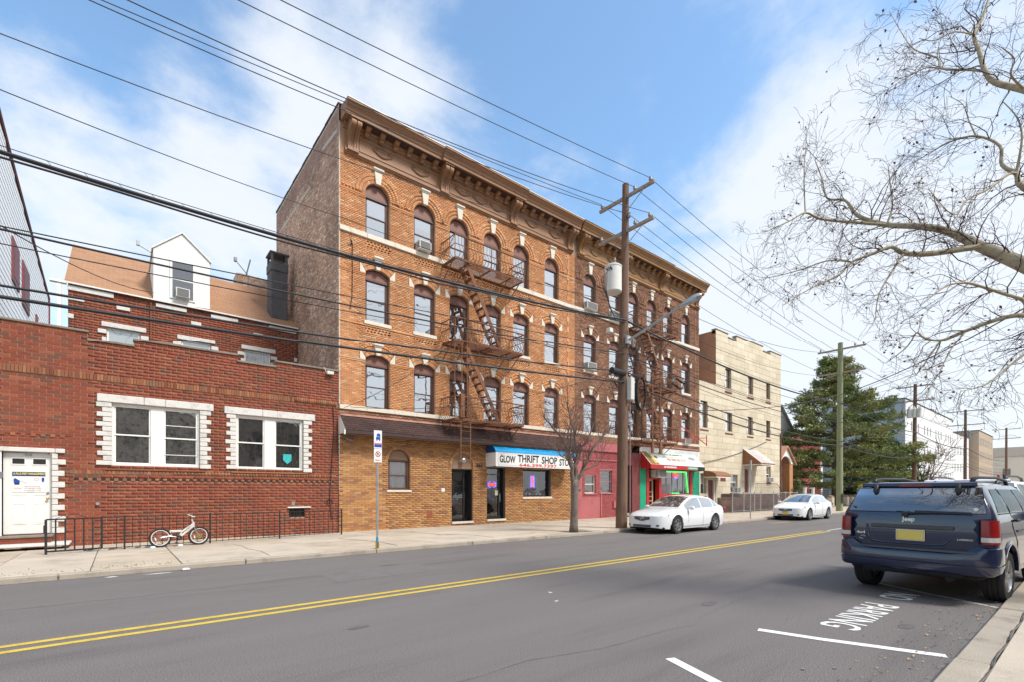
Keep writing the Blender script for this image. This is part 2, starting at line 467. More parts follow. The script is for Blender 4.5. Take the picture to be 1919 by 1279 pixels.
def brickset(parent, boxes, m, name='brick', rest='brickwork', nmax=300):
    """the nmax largest in view become parts that share one unit mesh; the rest one joined part"""
    idx = sorted(range(len(boxes)), key=lambda i: -score(boxes[i][0], boxes[i][1]))
    top = [i for i in idx[:nmax] if score(boxes[i][0], boxes[i][1]) > 0]; ts = set(top)
    if m not in UNIT:
        mb = MB(); mb.box(-1, 1, -1, 1, -1, 1); me = bpy.data.meshes.new('brick'); me.from_pydata(mb.v, [], mb.f); me.materials.append(MATS[m]); UNIT[m] = me
    inv = WM.get(parent.name, I4).inverted()
    for i in top:
        c, h, t = boxes[i]; o = bpy.data.objects.new(name, UNIT[m]); col.objects.link(o); o.parent = parent; o.matrix_parent_inverse = inv
        o.location = c; o.scale = h; o.rotation_euler = (0, t, 0)
    bx = [boxes[i] for i in range(len(boxes)) if i not in ts]
    if not bx: return
    C = np.array([b[0] for b in bx]); Hh = np.array([b[1] for b in bx]); T = np.array([b[2] for b in bx])
    sg = np.array([(-1, -1, -1), (1, -1, -1), (1, 1, -1), (-1, 1, -1), (-1, -1, 1), (1, -1, 1), (1, 1, 1), (-1, 1, 1)], float)
    l = sg[None] * Hh[:, None, :]; ct, st = np.cos(T)[:, None], np.sin(T)[:, None]
    v = np.stack([l[..., 0] * ct + l[..., 2] * st, l[..., 1], -l[..., 0] * st + l[..., 2] * ct], -1) + C[:, None, :]
    thin = np.argmin(Hh.sum(0) * 0 + Hh.mean(0))
    fs = np.array([(0, 3, 2, 1), (4, 5, 6, 7), (0, 1, 5, 4), (1, 2, 6, 5), (2, 3, 7, 6), (3, 0, 4, 7)])
    if thin == 1: fs = fs[[0, 1, 2, 3, 5]]
    elif thin == 0: fs = fs[[0, 1, 2, 4, 5]]
    F = (np.arange(len(bx))[:, None, None] * 8 + fs[None]).reshape(-1, 4)
    me = bpy.data.meshes.new(rest); V = v.reshape(-1, 3)
    me.vertices.add(len(V)); me.vertices.foreach_set('co', V.ravel()); me.loops.add(F.size); me.loops.foreach_set('vertex_index', F.ravel().astype(np.int32))
    me.polygons.add(len(F)); me.polygons.foreach_set('loop_start', np.arange(0, F.size, 4, dtype=np.int32)); me.polygons.foreach_set('loop_total', np.full(len(F), 4, np.int32))
    me.update(calc_edges=True); me.materials.append(MATS[m])
    o = bpy.data.objects.new(rest, me); col.objects.link(o); o.parent = parent; o.matrix_parent_inverse = inv; o['kind'] = 'stuff'
    WM[o.name] = I4
    return o
# ---------------------------------------------------------------- material library
mat('asphalt', (.172, .156, .148), rough=.9, var=.10, vscale=1.3, stretch=(.14, 1, 1), bump=.5, bscale=150, grain=.42, spec=.25)
mat('asphalt_stain', (.115, .104, .10), rough=.7, var=.15, vscale=6, grain=.3)
mat('asphalt_patch', (.160, .147, .142), rough=.9, var=.08, bump=.4, bscale=150, grain=.35)
mat('asphalt_far', (.10, .097, .098), rough=.9, var=.12, vscale=.4)
mat('dirt', (.19, .17, .14), rough=.95, var=.25, vscale=.6)
mat('concrete', (.50, .43, .345), rough=.9, var=.15, vscale=.8, bump=.25, bscale=90, grain=.13, spec=.2)
mat('concrete_b', (.47, .395, .305), rough=.9, var=.18, vscale=1.1, bump=.25, bscale=90, grain=.15, spec=.2)
mat('curb', (.37, .32, .26), rough=.9, var=.16, vscale=2.2, bump=.3, bscale=60, grain=.16, spec=.2)
mat('curb_dark', (.15, .14, .13), rough=.9, var=.25, vscale=3, bump=.3, bscale=60)
mat('yellow_paint', (.60, .43, .06), rough=.7, var=.12, vscale=6, grain=.18)
mat('white_paint', (.78, .77, .74), rough=.7, var=.09, vscale=9, grain=.12)
mat('worn_paint', (.50, .49, .47), rough=.7, var=.3, vscale=14, stain=(.14, .14, .14))
mat('mortar_tan', (.30, .20, .145), rough=.95, var=.12)
mat('mortar_brown', (.38, .23, .145), rough=.95, var=.18, vscale=1.5)
mat('mortar_dark', (.20, .15, .12), rough=.95, var=.2)
mat('mortar_light', (.52, .44, .36), rough=.95, var=.15)
brickmat('red_brick', [(.25, .060, .032), (.285, .072, .040), (.225, .055, .033), (.30, .088, .047), (.26, .066, .037), (.165, .075, .05), (.235, .056, .033), (.32, .105, .055)], blotch=.16)
brickmat('band_brick', [(.26, .085, .045), (.36, .15, .075), (.20, .065, .04), (.38, .17, .085), (.22, .12, .075), (.31, .11, .055)], blotch=.15)
brickmat('orange_brick', [(.57, .275, .125), (.54, .24, .105), (.61, .315, .15), (.50, .22, .10), (.57, .27, .12), (.45, .205, .105), (.66, .41, .24), (.55, .25, .105)], blotch=.20)
brickmat('shop_brick', [(.50, .275, .11), (.42, .19, .075), (.49, .26, .10), (.53, .31, .14), (.34, .155, .085), (.47, .24, .09), (.27, .14, .09), (.51, .29, .12), (.40, .18, .075)], blotch=.10)
brickmat('brown_brick', [(.27, .135, .08), (.20, .10, .063), (.31, .155, .09), (.17, .09, .062), (.26, .125, .07), (.36, .21, .14), (.23, .11, .065)], blotch=.3)
brickmat('side_brick', [(.60, .37, .25), (.46, .28, .19), (.68, .45, .32), (.38, .23, .165), (.58, .35, .23), (.80, .62, .48), (.44, .27, .19)], blotch=.42, sc_=.5)
brickmat('pink_brick', [(.36, .085, .09), (.39, .10, .10), (.33, .075, .08), (.40, .115, .115)], blotch=.22)
mat('pink_paint', (.40, .115, .12), rough=.6, var=.16, vscale=1.1, stain=(.30, .07, .075))
mat('maroon_paint', (.17, .038, .035), rough=.6, var=.15)
mat('green_paint', (.0, .30, .155), rough=.55, var=.08)
mat('red_paint', (.42, .02, .018), rough=.45, var=.1)
mat('white_wall', (.78, .78, .76), rough=.8, var=.05)
mat('stone_white', (.66, .64, .60), rough=.8, var=.05, vscale=5, bump=.5, bscale=14, stain=(.46, .44, .42))
mat('limestone', (.68, .62, .52), rough=.85, var=.06, vscale=4, bump=.2, bscale=30)
mat('cornice', (.28, .145, .074), rough=.6, var=.10, vscale=1.6)
mat('cornice_b', (.30, .16, .066), rough=.6, var=.14, vscale=1.6)
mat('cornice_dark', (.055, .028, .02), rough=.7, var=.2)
mat('window_brown', (.105, .048, .036), rough=.5, var=.08)
mat('arch_brown', (.22, .10, .075), rough=.6, var=.08)
mat('arch_tan', (.27, .165, .10), rough=.6, var=.08)
mat('white_frame', (.80, .79, .75), rough=.45, var=.04)
mat('black_frame', (.018, .017, .017), rough=.35, var=.1)
mat('iron', (.022, .020, .020), rough=.5, var=.2)
mat('rust', (.20, .090, .048), rough=.85, var=.2, vscale=7, stain=(.09, .04, .025))
mat('coping', (.22, .185, .15), rough=.9, var=.2)
mat('interior', (.035, .033, .032), rough=1, var=.2, vscale=2)
mat('interior_gray', (.16, .155, .15), rough=1, var=.2, vscale=2)
mat('shade_white', (.92, .92, .93), rough=.9, var=.02, vscale=2)
mat('shade_gray', (.42, .42, .44), rough=.9, var=.08, vscale=2)
mat('shade_cream', (.70, .64, .48), rough=.9, var=.1, vscale=2, stretch=(1, 1, 6))
mat('lace', (.62, .60, .56), rough=1, var=.45, vscale=9)
mat('lace_dark', (.26, .25, .24), rough=1, var=.3, vscale=9)
mat('curtain', (.60, .60, .58), rough=1, var=.35, vscale=5, stretch=(6, 6, .4))
mat('wood_board', (.50, .36, .20), rough=.8, var=.15)
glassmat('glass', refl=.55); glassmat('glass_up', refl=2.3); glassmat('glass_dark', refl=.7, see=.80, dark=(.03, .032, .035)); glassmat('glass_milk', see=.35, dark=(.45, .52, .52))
glassmat('glass_tint', see=.10, dark=(.022, .022, .024), refl=.9); glassmat('glass_side', see=.10, dark=(.012, .011, .011), refl=.22); glassmat('glass_car', see=.55, dark=(.02, .035, .03), refl=1.2)
mat('shingle_brown', (.060, .036, .031), rough=.95, var=.2, vscale=3, grain=.25)
mat('roof_tar', (.09, .085, .08), rough=.95)
mat('galvanized', (.42, .43, .44), rough=.45, metal=.6, var=.12, vscale=6)
mat('steel_gray', (.25, .25, .26), rough=.5, metal=.5, var=.1)
mat('ac_white', (.66, .65, .60), rough=.6, var=.06)
mat('ac_grille', (.24, .24, .24), rough=.7, var=.1)
mat('wood_pole', (.16, .095, .062), rough=.95, var=.25, vscale=5, stretch=(3, 3, .35), bump=.6, bscale=18)
mat('wood_green', (.235, .26, .145), rough=.95, var=.18, vscale=5, stretch=(3, 3, .3), bump=.4, bscale=18)
mat('wood_arm', (.33, .27, .22), rough=.95, var=.2, vscale=6)
mat('porcelain', (.30, .29, .30), rough=.3, var=.1)
mat('wire', (.028, .028, .032), rough=.6, var=0)
mat('wire_thin', (.05, .05, .058), rough=.6, var=0)
mat('plastic_black', (.02, .02, .021), rough=.45, var=.1)
mat('brass', (.60, .42, .12), rough=.3, metal=.9, var=.05)
mat('rubber', (.022, .021, .021), rough=.85, var=.15, vscale=12)
mat('chrome', (.70, .70, .70), rough=.18, metal=1, var=.02)
mat('alloy', (.42, .42, .42), rough=.35, metal=.8, var=.05)
mat('blue_sign', (.012, .07, .36), rough=.5, var=.03); mat('pink_sign', (.62, .16, .34), rough=.5, var=.03)
mat('ink_black', (.015, .015, .016), rough=.6, var=0); mat('ink_red', (.60, .035, .03), rough=.6, var=0)
mat('ink_navy', (.02, .03, .16), rough=.6, var=0); mat('ink_yellow', (.80, .72, .03), rough=.6, var=0); mat('ink_gray', (.28, .28, .32), rough=.6, var=0)
mat('paper', (.80, .80, .78), rough=.7, var=.02)
# ---------------------------------------------------------------- ground, road, kerbs, pavements
XE = 175.0
mb = MB(); mb.quad((-900, -900, -.03), (1500, -900, -.03), (1500, 900, -.03), (-900, 900, -.03)); struct(mb, 'ground', 'dirt')
mb = MB(); mb.quad((-120, .62, 0), (XE, .62, 0), (XE, 12.08, 0), (-120, 12.08, 0)); struct(mb, 'road', 'asphalt')
def zs_(y): return .105 - .085 * (y - 12.2) / 6.75
def slope_top(mb, th=.07):
    mb.v = [(x, y, z - .12 + zs_(y)) if z > th else (x, y, z - .06) for x, y, z in mb.v]; return mb
# far pavement: kerb stones and slabs as parts
pv = thing('pavement', None, None, (0, 12.1, 0), kind='structure'); pv['label'] = 'pale concrete pavement in front of the brick buildings'
mb = MB(); mb.quad((-40, 12.06, .06), (XE, 12.06, .06), (XE, 18.95, -.015), (-40, 18.95, -.015))
put(mb, 'slab_bed', 'curb_dark', pv)
x = -10.0
k = 0
while x < 74:
    L = 3.05; mb = MB(); mb.bbox(x, x + L - .012, 12.055, 12.225, -.02, .105 + .004 * math.sin(k * 1.7), .018); put(mb, 'kerb_stone', 'curb', pv); x += L; k += 1
mb = MB(); mb.box(x, XE, 12.055, 12.225, -.02, .105); put(mb, 'kerb_run', 'curb', pv)
jx = [-7.4, -4.4, -1.9, -.42, 1.03, 4.0, 7.25, 8.9, 11.6, 14.3, 17.2, 20.1, 23.0, 26, 29, 32, 35.2, 38.4, 41.6, 44.8, 48, 52, 56, 60, 65, 70]
for i in range(len(jx) - 1):
    xa, xb = jx[i] + .008, jx[i + 1] - .008
    tilt = [random.uniform(0, .012) for _ in range(4)]
    cuts = [12.23, 15.35, 18.95] if i % 2 == 0 or i > 7 else [12.23, 15.0, 18.95]
    for j in range(2):
        mb = MB(); ya, yb = cuts[j] + .006, cuts[j + 1] - .006
        if xa < 13.3 < xb and j == 0: # tree pit
            for (p, q, r, s) in ((xa, 12.72, ya, yb), (13.86, xb, ya, yb), (12.72, 13.86, 13.0, yb)):
                mm = MB(); mm.box(p, q, r, s, .05, .124); slope_top(mm); put(mm, 'paving_slab', 'concrete_b', pv)
            continue
        mb.bbox(xa, xb, ya, yb, .05, .122 + tilt[j] * .8, .006)
        slope_top(mb); put(mb, 'paving_slab', 'concrete_b' if (i * 7 + j * 3) % 5 < 2 else 'concrete', pv)
mb = MB(); mb.box(70, XE, 12.23, 18.95, .05, .125); slope_top(mb); put(mb, 'slab_run', 'concrete', pv)
mb = MB(); mb.box(-40, -7.4, 12.23, 18.95, .05, .125); slope_top(mb); put(mb, 'slab_run', 'concrete', pv)
mb = MB(); mb.box(12.72, 13.86, 12.24, 12.99, .03, .085); struct(mb, 'tree_pit_soil', 'dirt')
# near kerb and pavement, bottom right corner
np_ = thing('near_pavement', None, None, (5, .6, 0), kind='structure')
x = -6.1
while x < 40:
    L = 3.05; mb = MB(); mb.bbox(x, x + L - .014, .64, .90, -.02, .055 + .01 * (1 if int(x) % 2 else 0), .02); put(mb, 'kerb_stone', 'curb', np_); x += L
mb = MB(); mb.box(40, XE, .64, .9, -.02, .08); put(mb, 'kerb_run', 'curb', np_)
for i in range(16):
    mb = MB(); xa = -7.2 + i * 2.45; mb.bbox(xa, xa + 2.43, -2.4, .615, -.02, .085 + .006 * random.random(), .008); put(mb, 'paving_slab', 'concrete', np_)
mb = MB(); mb.box(32, XE, -2.4, .615, -.02, .085); put(mb, 'slab_run', 'concrete', np_)
# painted markings, each a few mm proud of the road
Z = .004
def strip(pts, wd, z=Z):
    mb = MB()
    P = [Vector((p[0], p[1], z)) for p in pts]
    for i in range(len(P) - 1):
        d = (P[i + 1] - P[i]).normalized(); n = Vector((-d.y, d.x, 0)) * wd / 2; mb.quad(P[i] - n, P[i + 1] - n, P[i + 1] + n, P[i] + n)
    return mb
mk = thing('road_marking', 'double yellow centre line along the road', None, (10, 7.15, 0), kind='structure')
for yy in (6.98, 7.24):
    put(strip([(-40, yy - .02), (10, yy), (22.3, yy + .04)], .105), 'yellow_line', 'yellow_paint', mk)
for yy in (7.14, 7.50):
    put(strip([(25.0 + (yy - 7.1), yy), (60, yy + .1), (170, yy + .2)], .11), 'yellow_line', 'yellow_paint', mk)
put(strip([(25.35, 10.62), (27.2, 10.45)], .10), 'yellow_dash', 'yellow_paint', mk)
put(strip([(22.6, 7.20), (25.2, 7.26)], .12), 'worn_patch', 'worn_paint', mk)
pk = thing('parking_marking', 'white parking bay lines and lettering beside the near kerb', None, (6, 1.8, 0), kind='structure')
put(strip([(5.80, 2.56), (5.96, 1.95), (6.30, .98)], .115), 'bay_line', 'white_paint', pk)
put(strip([(10.36, 2.5), (9.9, 1.75), (9.45, .92)], .085), 'bay_line', 'worn_paint', pk)
put(strip([(4.14, 2.66), (3.93, 2.1), (3.5, .95)], .105), 'bay_line', 'white_paint', pk)
t = text('PARKING', .50, 'white_paint', pk, 'lettering', (8.46, 2.20, Z), rot=Matrix.Rotation(pi, 4, 'Z'), fit=1.85, high=.40, ext=0, off=.004)
t = text('NO', .50, 'white_paint', pk, 'lettering', (9.62, 2.20, Z), rot=Matrix.Rotation(pi, 4, 'Z'), fit=.60, high=.40, ext=0, off=.006)
rc = random.Random(77)
mb = MB(); xx = -12.0
while xx < 60: wv = .05 + .09 * rc.random(); mb.quad((xx, 12.05 - wv, .003), (xx + .5, 12.05 - wv * rc.uniform(.6, 1.2), .003), (xx + .5, 12.05, .003), (xx, 12.05, .003)); xx += .5
xx = -5.0
while xx < 30: wv = .02 + .06 * rc.random(); mb.quad((xx, .642, .003), (xx + .3, .642, .003), (xx + .3, .90 + wv * rc.uniform(.3, 1.2), .003), (xx, .90 + wv, .003)); xx += .3
single(mb, 'gutter_grime', 'curb_dark', None, None, kind='structure')
for (x, y, a, b) in ((6.6, 3.6, .22, .10), (12.2, 3.1, .30, .12), (2.2, 5.6, .16, .07), (17.5, 10.9, .5, .2), (7.3, 1.5, .18, .09), (4.6, 9.9, .25, .08)):
    mb = MB(); mb.poly([(x + a * math.cos(t) * rc.uniform(.7, 1), y + b * math.sin(t) * rc.uniform(.7, 1), .0035) for t in [i * pi / 8 for i in range(16)]]); single(mb, 'oil_stain', 'asphalt_stain', None, None, kind='structure')
for (x, y, dx, n_) in ((1.5, 3.6, .32, 22), (8.5, 5.2, .35, 30), (-3, 9.4, .5, 26), (13, 9.9, .5, 24)):
    pts = []
    for i in range(n_): pts.append((x, y)); x += dx * rc.uniform(.5, 1.2); y += rc.uniform(-.09, .10)
    single(strip(pts, .014, .003), 'road_crack', 'curb_dark', None, None, kind='structure')
for (x0_, x1_, y0_, y1_) in ((3.0, 5.2, 8.6, 9.7), (22, 26, 3.0, 4.6)):
    mb = MB(); mb.quad((x0_, y0_, .0025), (x1_, y0_ + .05, .0025), (x1_ - .03, y1_, .0025), (x0_ + .04, y1_ - .04, .0025)); single(mb, 'road_patch', 'asphalt_patch', None, None, kind='structure')
# scuffs and crumbs
mb = MB()
for _ in range(420):
    if random.random() < .72: x = random.uniform(2.5, 13); y = .93 + abs(random.gauss(0, .35))
    else: x = random.uniform(-3, 20); y = random.choice([random.uniform(.9, 11.8), 11.9 - abs(random.gauss(0, .15))])
    s = random.uniform(.005, .017); a = random.random() * pi; zc_ = random.uniform(.006, .016)
    p = [(x + s * math.cos(a + q) * (1.6 if q in (0, pi) else .8), y + s * math.sin(a + q), Z + zc_ * (q > 1)) for q in (0, pi / 2, pi, 3 * pi / 2)]
    mb.quad(*p)
mat('dry_leaf', (.36, .25, .16), rough=.9, var=.3, vscale=30)
single(mb, 'leaf_litter', 'dry_leaf', 'crumbs and bits of dry leaf along the near kerb', None, kind='stuff')
mb = MB()
for (x, y, sx, sy) in ((.62, 11.75, .28, .05), (-.1, 11.83, .12, .06), (5.0, 5.1, .05, .03), (5.35, 5.6, .03, .05)):
    P = [(x + sx * math.cos(t) * random.uniform(.5, 1), y + sy * math.sin(t) * random.uniform(.6, 1), .005) for t in [i * pi / 5 for i in range(10)]]
    mb.poly(P)
single(mb, 'paint_spill', 'white_paint', 'white splashes of paint dried on the asphalt near the far kerb', None, kind='structure')
mb = MB(); mb.poly([(9.0, 17.0, zs_(17.0) + .006), (8.8, 14.9, zs_(14.9) + .006), (9.75, 14.75, zs_(14.75) + .006), (10.15, 16.9, zs_(16.9) + .006)])
single(mb, 'cellar_hatch', 'rust', 'rusty steel cellar hatch in the pavement before the tan brick wall', 'hatch')
mb = MB(); mb.quad((15.9, 15.4, zs_(15.4) + .006), (17.4, 15.4, zs_(15.4) + .006), (17.4, 17.2, zs_(17.2) + .006), (15.9, 17.2, zs_(17.2) + .006))
single(mb, 'cellar_hatch', 'rust', 'rusty steel cellar hatch in the pavement near the small bare tree', 'hatch')
mb = MB(); mb.box(16.1, 17.5, 18.15, 18.6, .0, .06); single(mb, 'stone_slab', 'concrete', 'low stone slab at the foot of the tan brick wall, under the shop window', 'slab')
# ---------------------------------------------------------------- window builders
def sash_win(root, x0, x1, z0, zs, rise, Y, rev=.15, fm='window_brown', am='arch_brown', up='shade_white', lo='shade_gray', mid=.5, jw=.085, glass='glass', zt=None, sill_h=.05, upfrac=1.0, name='window', am_thick=.03, label=None):
    """double-hung window: frame part with sashes, panes, blinds and (arched heads) an arch panel as sub-parts"""
    zt = zs if zt is None else zt
    y = Y + rev; fr = MB()
    fr.box(x0, x0 + jw, y, y + .09, z0, zt); fr.box(x1 - jw, x1, y, y + .09, z0, zt)
    fr.box(x0 + jw, x1 - jw, y + .002, y + .09, z0, z0 + sill_h); fr.box(x0, x1, y - .03, y + .09, zt, zt + .07)
    # inner bead
    fr.box(x0 + jw, x0 + jw + .02, y + .03, y + .09, z0 + sill_h, zt); fr.box(x1 - jw - .02, x1 - jw, y + .03, y + .09, z0 + sill_h, zt)
    W_ = put(fr, name, fm, root, label)
    a, b = x0 + jw + .02, x1 - jw - .02; zm = z0 + sill_h + (zt - z0 - sill_h) * mid
    for nm, za, zb, yy in (('upper_sash', zm - .02, zt, y + .03), ('lower_sash', z0 + sill_h, zm + .02, y + .055)):
        s = MB(); t = .035
        s.box(a, a + t, yy, yy + .03, za, zb); s.box(b - t, b, yy, yy + .03, za, zb)
        s.box(a + t, b - t, yy, yy + .03, za, za + t); s.box(a + t, b - t, yy, yy + .03, zb - t, zb)
        put(s, nm, fm, W_)
        g = MB(); g.quad((a + t, yy + .015, za + t), (b - t, yy + .015, za + t), (b - t, yy + .015, zb - t), (a + t, yy + .015, zb - t))
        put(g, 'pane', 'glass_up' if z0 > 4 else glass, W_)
    if up:
        s = MB(); n = 14; zb_ = zt - (zt - zm) * upfrac
        r0 = [(a + (b - a) * i / n, y + .064 + (.006 if i % 2 else 0), zb_) for i in range(n + 1)]; r1 = [(p[0], p[1], zt) for p in r0]
        s.grid([r0, r1]); put(s, 'blind', up, W_)
    if lo:
        s = MB(); n = 14
        r0 = [(a + (b - a) * i / n, y + .095 + (.012 if i % 2 else 0), z0 + sill_h) for i in range(n + 1)]; r1 = [(p[0], p[1], zm) for p in r0]
        s.grid([r0, r1]); put(s, 'curtain', lo, W_)
    s = MB(); s.quad((x0, y + .45, z0), (x1, y + .45, z0), (x1, y + .45, zt), (x0, y + .45, zt)); s.quad((x0, y + .09, z0), (x0, y + .45, z0), (x0, y + .45, zt), (x0, y + .09, zt)); s.quad((x1, y + .09, z0), (x1, y + .45, z0), (x1, y + .45, zt), (x1, y + .09, zt)); s.quad((x0, y + .09, zt), (x1, y + .09, zt), (x1, y + .45, zt), (x0, y + .45, zt)); s.quad((x0, y + .09, z0), (x1, y + .09, z0), (x1, y + .45, z0), (x0, y + .45, z0))
    put(s, 'room_behind', 'interior', W_)
    if rise:
        P = arc_pts((x0, x1, z0, zs, rise), 16); zb_ = zt + .07
        pts = [(x0, y, zb_)] + [(p[0], y, max(p[1], zb_)) for p in P] + [(x1, y, zb_)]
        s = MB(); s.prism(pts, (0, .05, 0)); put(s, 'arch_panel', am, W_)
        s = MB()
        for i in range(len(P) - 1):
            p, q = P[i], P[i + 1]; mx_, mz_ = (x0 + x1) / 2, zb_
            if p[1] < zb_ and q[1] < zb_: continue
            pi_ = (p[0] + (mx_ - p[0]) * .09, p[1] + (mz_ - p[1]) * .09); qi = (q[0] + (mx_ - q[0]) * .09, q[1] + (mz_ - q[1]) * .09)
            s.prism([(p[0], y - .02, p[1]), (q[0], y - .02, q[1]), (qi[0], y - .02, qi[1]), (pi_[0], y - .02, pi_[1])], (0, .02, 0))
        put(s, 'arch_moulding', fm, W_)
    return W_
def ac_unit(x0, x1, z0, z1, Y, label, out_=.28, group='air conditioners in the windows'):
    t = thing('air_conditioner', label, 'air conditioner', ((x0 + x1) / 2, Y, z0), group=group)
    mb = MB(); mb.bbox(x0, x1, Y - out_, Y + .2, z0, z1, .015); put(mb, 'casing', 'ac_white', t)
    mb = MB(); n = 9
    for i in range(n):
        z = z0 + .05 + (z1 - z0 - .1) * i / (n - 1); mb.box(x0 + .05, x1 - .05, Y - out_ - .012, Y - out_ - .002, z - .008, z + .008)
    mb.box(x0 + .04, x1 - .04, Y - out_ - .003, Y - out_ + .001, z0 + .03, z1 - .03)
    put(mb, 'grille', 'ac_grille', t)
    mb = MB()
    for i in range(6):
        y = Y - out_ + .04 + i * .03; mb.box(x0 - .006, x0 + .001, y, y + .014, z0 + .06, z1 - .06)
    put(mb, 'side_vents', 'ac_grille', t)
    return t
# ================================================================ red brick house (left)
YF = 18.95
R_ = thing('red_brick_house', 'dark red brick house with white stone trim, left of the orange building', 'house', (2, YF, 0))
segs = [(-6.5, -.7, 6.36), (-.7, .37, 6.11), (.37, 3.19, 6.33), (3.19, 4.40, 6.12), (4.40, 6.70, 6.32)]
opsR = [(-.16, 2.09, 2.40, 4.30), (3.14, 5.36, 2.38, 4.27), (-2.46, -1.47, .40, 2.71), (4.86, 5.42, .66, .98)]
mb = wall(-6.5, 6.70, 0, 6.0, YF, opsR, depth=.3)
for a, b, z in segs: mb.box(a, b, YF, YF + .3, 6.0, z, skip=(0,))
put(mb, 'wall', 'mortar_tan', R_)
bl, bh, jt = .29, .10, .016
tri = [(-.5, 2.48, 4.30, 4.54), (2.79, 5.78, 4.27, 4.52), (-3.2, -1.19, 2.71, 2.84)]
quo = []
def quoins(xe, side, z0, z1, n, wl=.34, ws=.21):
    """alternating long and short stones beside an opening edge; side=-1 left of it"""
    hgt = (z1 - z0) / n
    for i in range(n):
        w_ = (wl if i % 2 == 0 else ws) * random.uniform(.93, 1.06); a, b = (xe - w_, xe) if side < 0 else (xe, xe + w_)
        thin = (i == n // 2 + 1)
        quo.append((a, b, z0 + i * hgt + .006, z0 + (i + 1) * hgt - .006))
quoins(-.16, -1, 2.40, 4.29, 13); quoins(2.09, 1, 2.36, 4.29, 13, .31, .2)
quoins(3.14, -1, 2.38, 4.26, 13, .30, .17); quoins(5.36, 1, 2.32, 4.26, 13, .31, .19)
quoins(-1.47, 1, .42, 2.70, 14, .28, .13)
bands = [(-6.5, 6.64, 4.92, 5.11), (-1.10, 6.5, 2.13, 2.25), (-1.10, 6.5, 1.93, 2.02), (-6.5, -1.05, 3.16, 3.25)]
blk = [(o[0], o[1], o[2], o[3]) for o in opsR] + [(a, b, c, d) for a, b, c, d in quo] + tri + bands
bx = courses(-6.5, 6.70, .02, 6.0, YF, bl, bh, jt, blk, proud=.007, jit=.002)
for a, b, z in segs:
    bx += courses(a, b, 6.0, z - .03, YF, bl, .1, jt, proud=.007, jit=.002)
brickset(R_, bx, 'red_brick')
bb = []
x = -6.5
while x < 6.6:
    tall = .19 * random.uniform(.96, 1); bb.append(((x + .033, YF - .012 - random.choice((0, .006)), 5.015), (.033, .016, tall / 2), 0)); x += .078
x = -1.1
while x < 6.5:
    bb.append(((x + .04, YF - .01, 2.19), (.04, .012, .055), 0)); x += .095
# dentil band: alternate bricks over a flat dark strip
x = -1.1
while x < 6.45:
    bb.append(((x + .05, YF - .012, 1.975), (.05, .014, .042), 0)); x += .2
x = -6.5
while x < -1.15:
    bb.append(((x + .05, YF - .012, 3.205), (.05, .014, .042), 0)); x += .2
brickset(R_, bb, 'band_brick', name='band_brick', rest='band_brickwork', nmax=140)
mb = MB(); mb.box(-1.10, 6.5, YF - .003, YF - .001, 1.935, 2.015); mb.box(-6.5, -1.05, YF - .003, YF - .001, 3.165, 3.245); put(mb, 'band_shade_strip', 'interior', R_)  # flat dark strip on the wall face, painted shade of the dentil pockets
for i, (x0_, x1_) in enumerate(((-.3, 2.25), (3.0, 5.5))):
    mb = MB(); mb.box(x0_, x1_, YF - .05, YF - .002, 2.26, 2.30); put(mb, 'sill', 'band_brick', R_)
for a, b, c, d in quo:
    mb = MB(); mb.bbox(a, b, YF - .045 - random.random() * .012, YF + .05, c, d, .012); put(mb, 'quoin_stone', 'stone_white', R_)
for (a, b, c, d), js in zip(tri, ((.62, 1.16), (3.97, 4.45), (-1.40,))):
    xs = [a, *js, b]
    for i in range(len(xs) - 1):
        mb = MB(); mb.bbox(xs[i] + .003, xs[i + 1] - .003, YF - .06 - .01 * (i % 2), YF + .05, c + .004, d - .004, .014); put(mb, 'lintel_stone', 'stone_white', R_)
for a, b, z in segs:
    mb = MB(); mb.bbox(a - .02, b + (.02 if b < 6 else 0), YF - .05, YF + .34, z - .03, z + .035, .01); put(mb, 'coping', 'coping', R_)
def double_unit(x0, x1, z0, z1, m0, m1, Y, lo1, lo2, sash_open=False, shelf=None):
    fr = MB(); y = Y + .05
    fr.box(x0, x1, y, y + .12, z1 - .06, z1); fr.box(x0, x1, y - .01, y + .12, z0, z0 + .06)
    fr.box(x0, x0 + .055, y, y + .12, z0 + .06, z1 - .06); fr.box(x1 - .055, x1, y, y + .12, z0 + .06, z1 - .06)
    fr.box(m0, m1, y - .004, y + .12, z0 + .06, z1 - .06)
    W_ = put(fr, 'window', 'white_frame', R_)
    for ui, (a, b) in enumerate(((x0 + .055, m0), (m1, x1 - .055))):
        zm = z0 + .06 + (z1 - z0 - .12) * (.50 if ui == 0 else .485)
        for nm, za, zb, yy in (('upper_sash', zm - .02, z1 - .06, y + .03), ('lower_sash', z0 + .06, zm + .03, y + .055)):
            s = MB(); t = .045
            s.box(a, a + t, yy, yy + .03, za, zb); s.box(b - t, b, yy, yy + .03, za, zb); s.box(a + t, b - t, yy, yy + .03, za, za + t); s.box(a + t, b - t, yy, yy + .03, zb - t, zb)
            put(s, nm, 'white_frame', W_)
            g = MB(); g.quad((a + t, yy + .015, za + t), (b - t, yy + .015, za + t), (b - t, yy + .015, zb - t), (a + t, yy + .015, zb - t)); put(g, 'pane', 'glass_dark', W_)
        if shelf and ui == 1:
            s = MB()
            for zz_ in shelf: s.box(a, b, y + .028, y + .034, zz_, zz_ + .02)
            put(s, 'glazing_bar', 'white_frame', W_)
        s = MB(); n = 18
        r0 = [(a + (b - a) * i / n, y + .16 + (.03 if i % 2 else 0), z0) for i in range(n + 1)]; s.grid([r0, [(p[0], p[1], z1) for p in r0]])
        put(s, 'lace_curtain', (lo1, lo2)[ui], W_)
    return W_
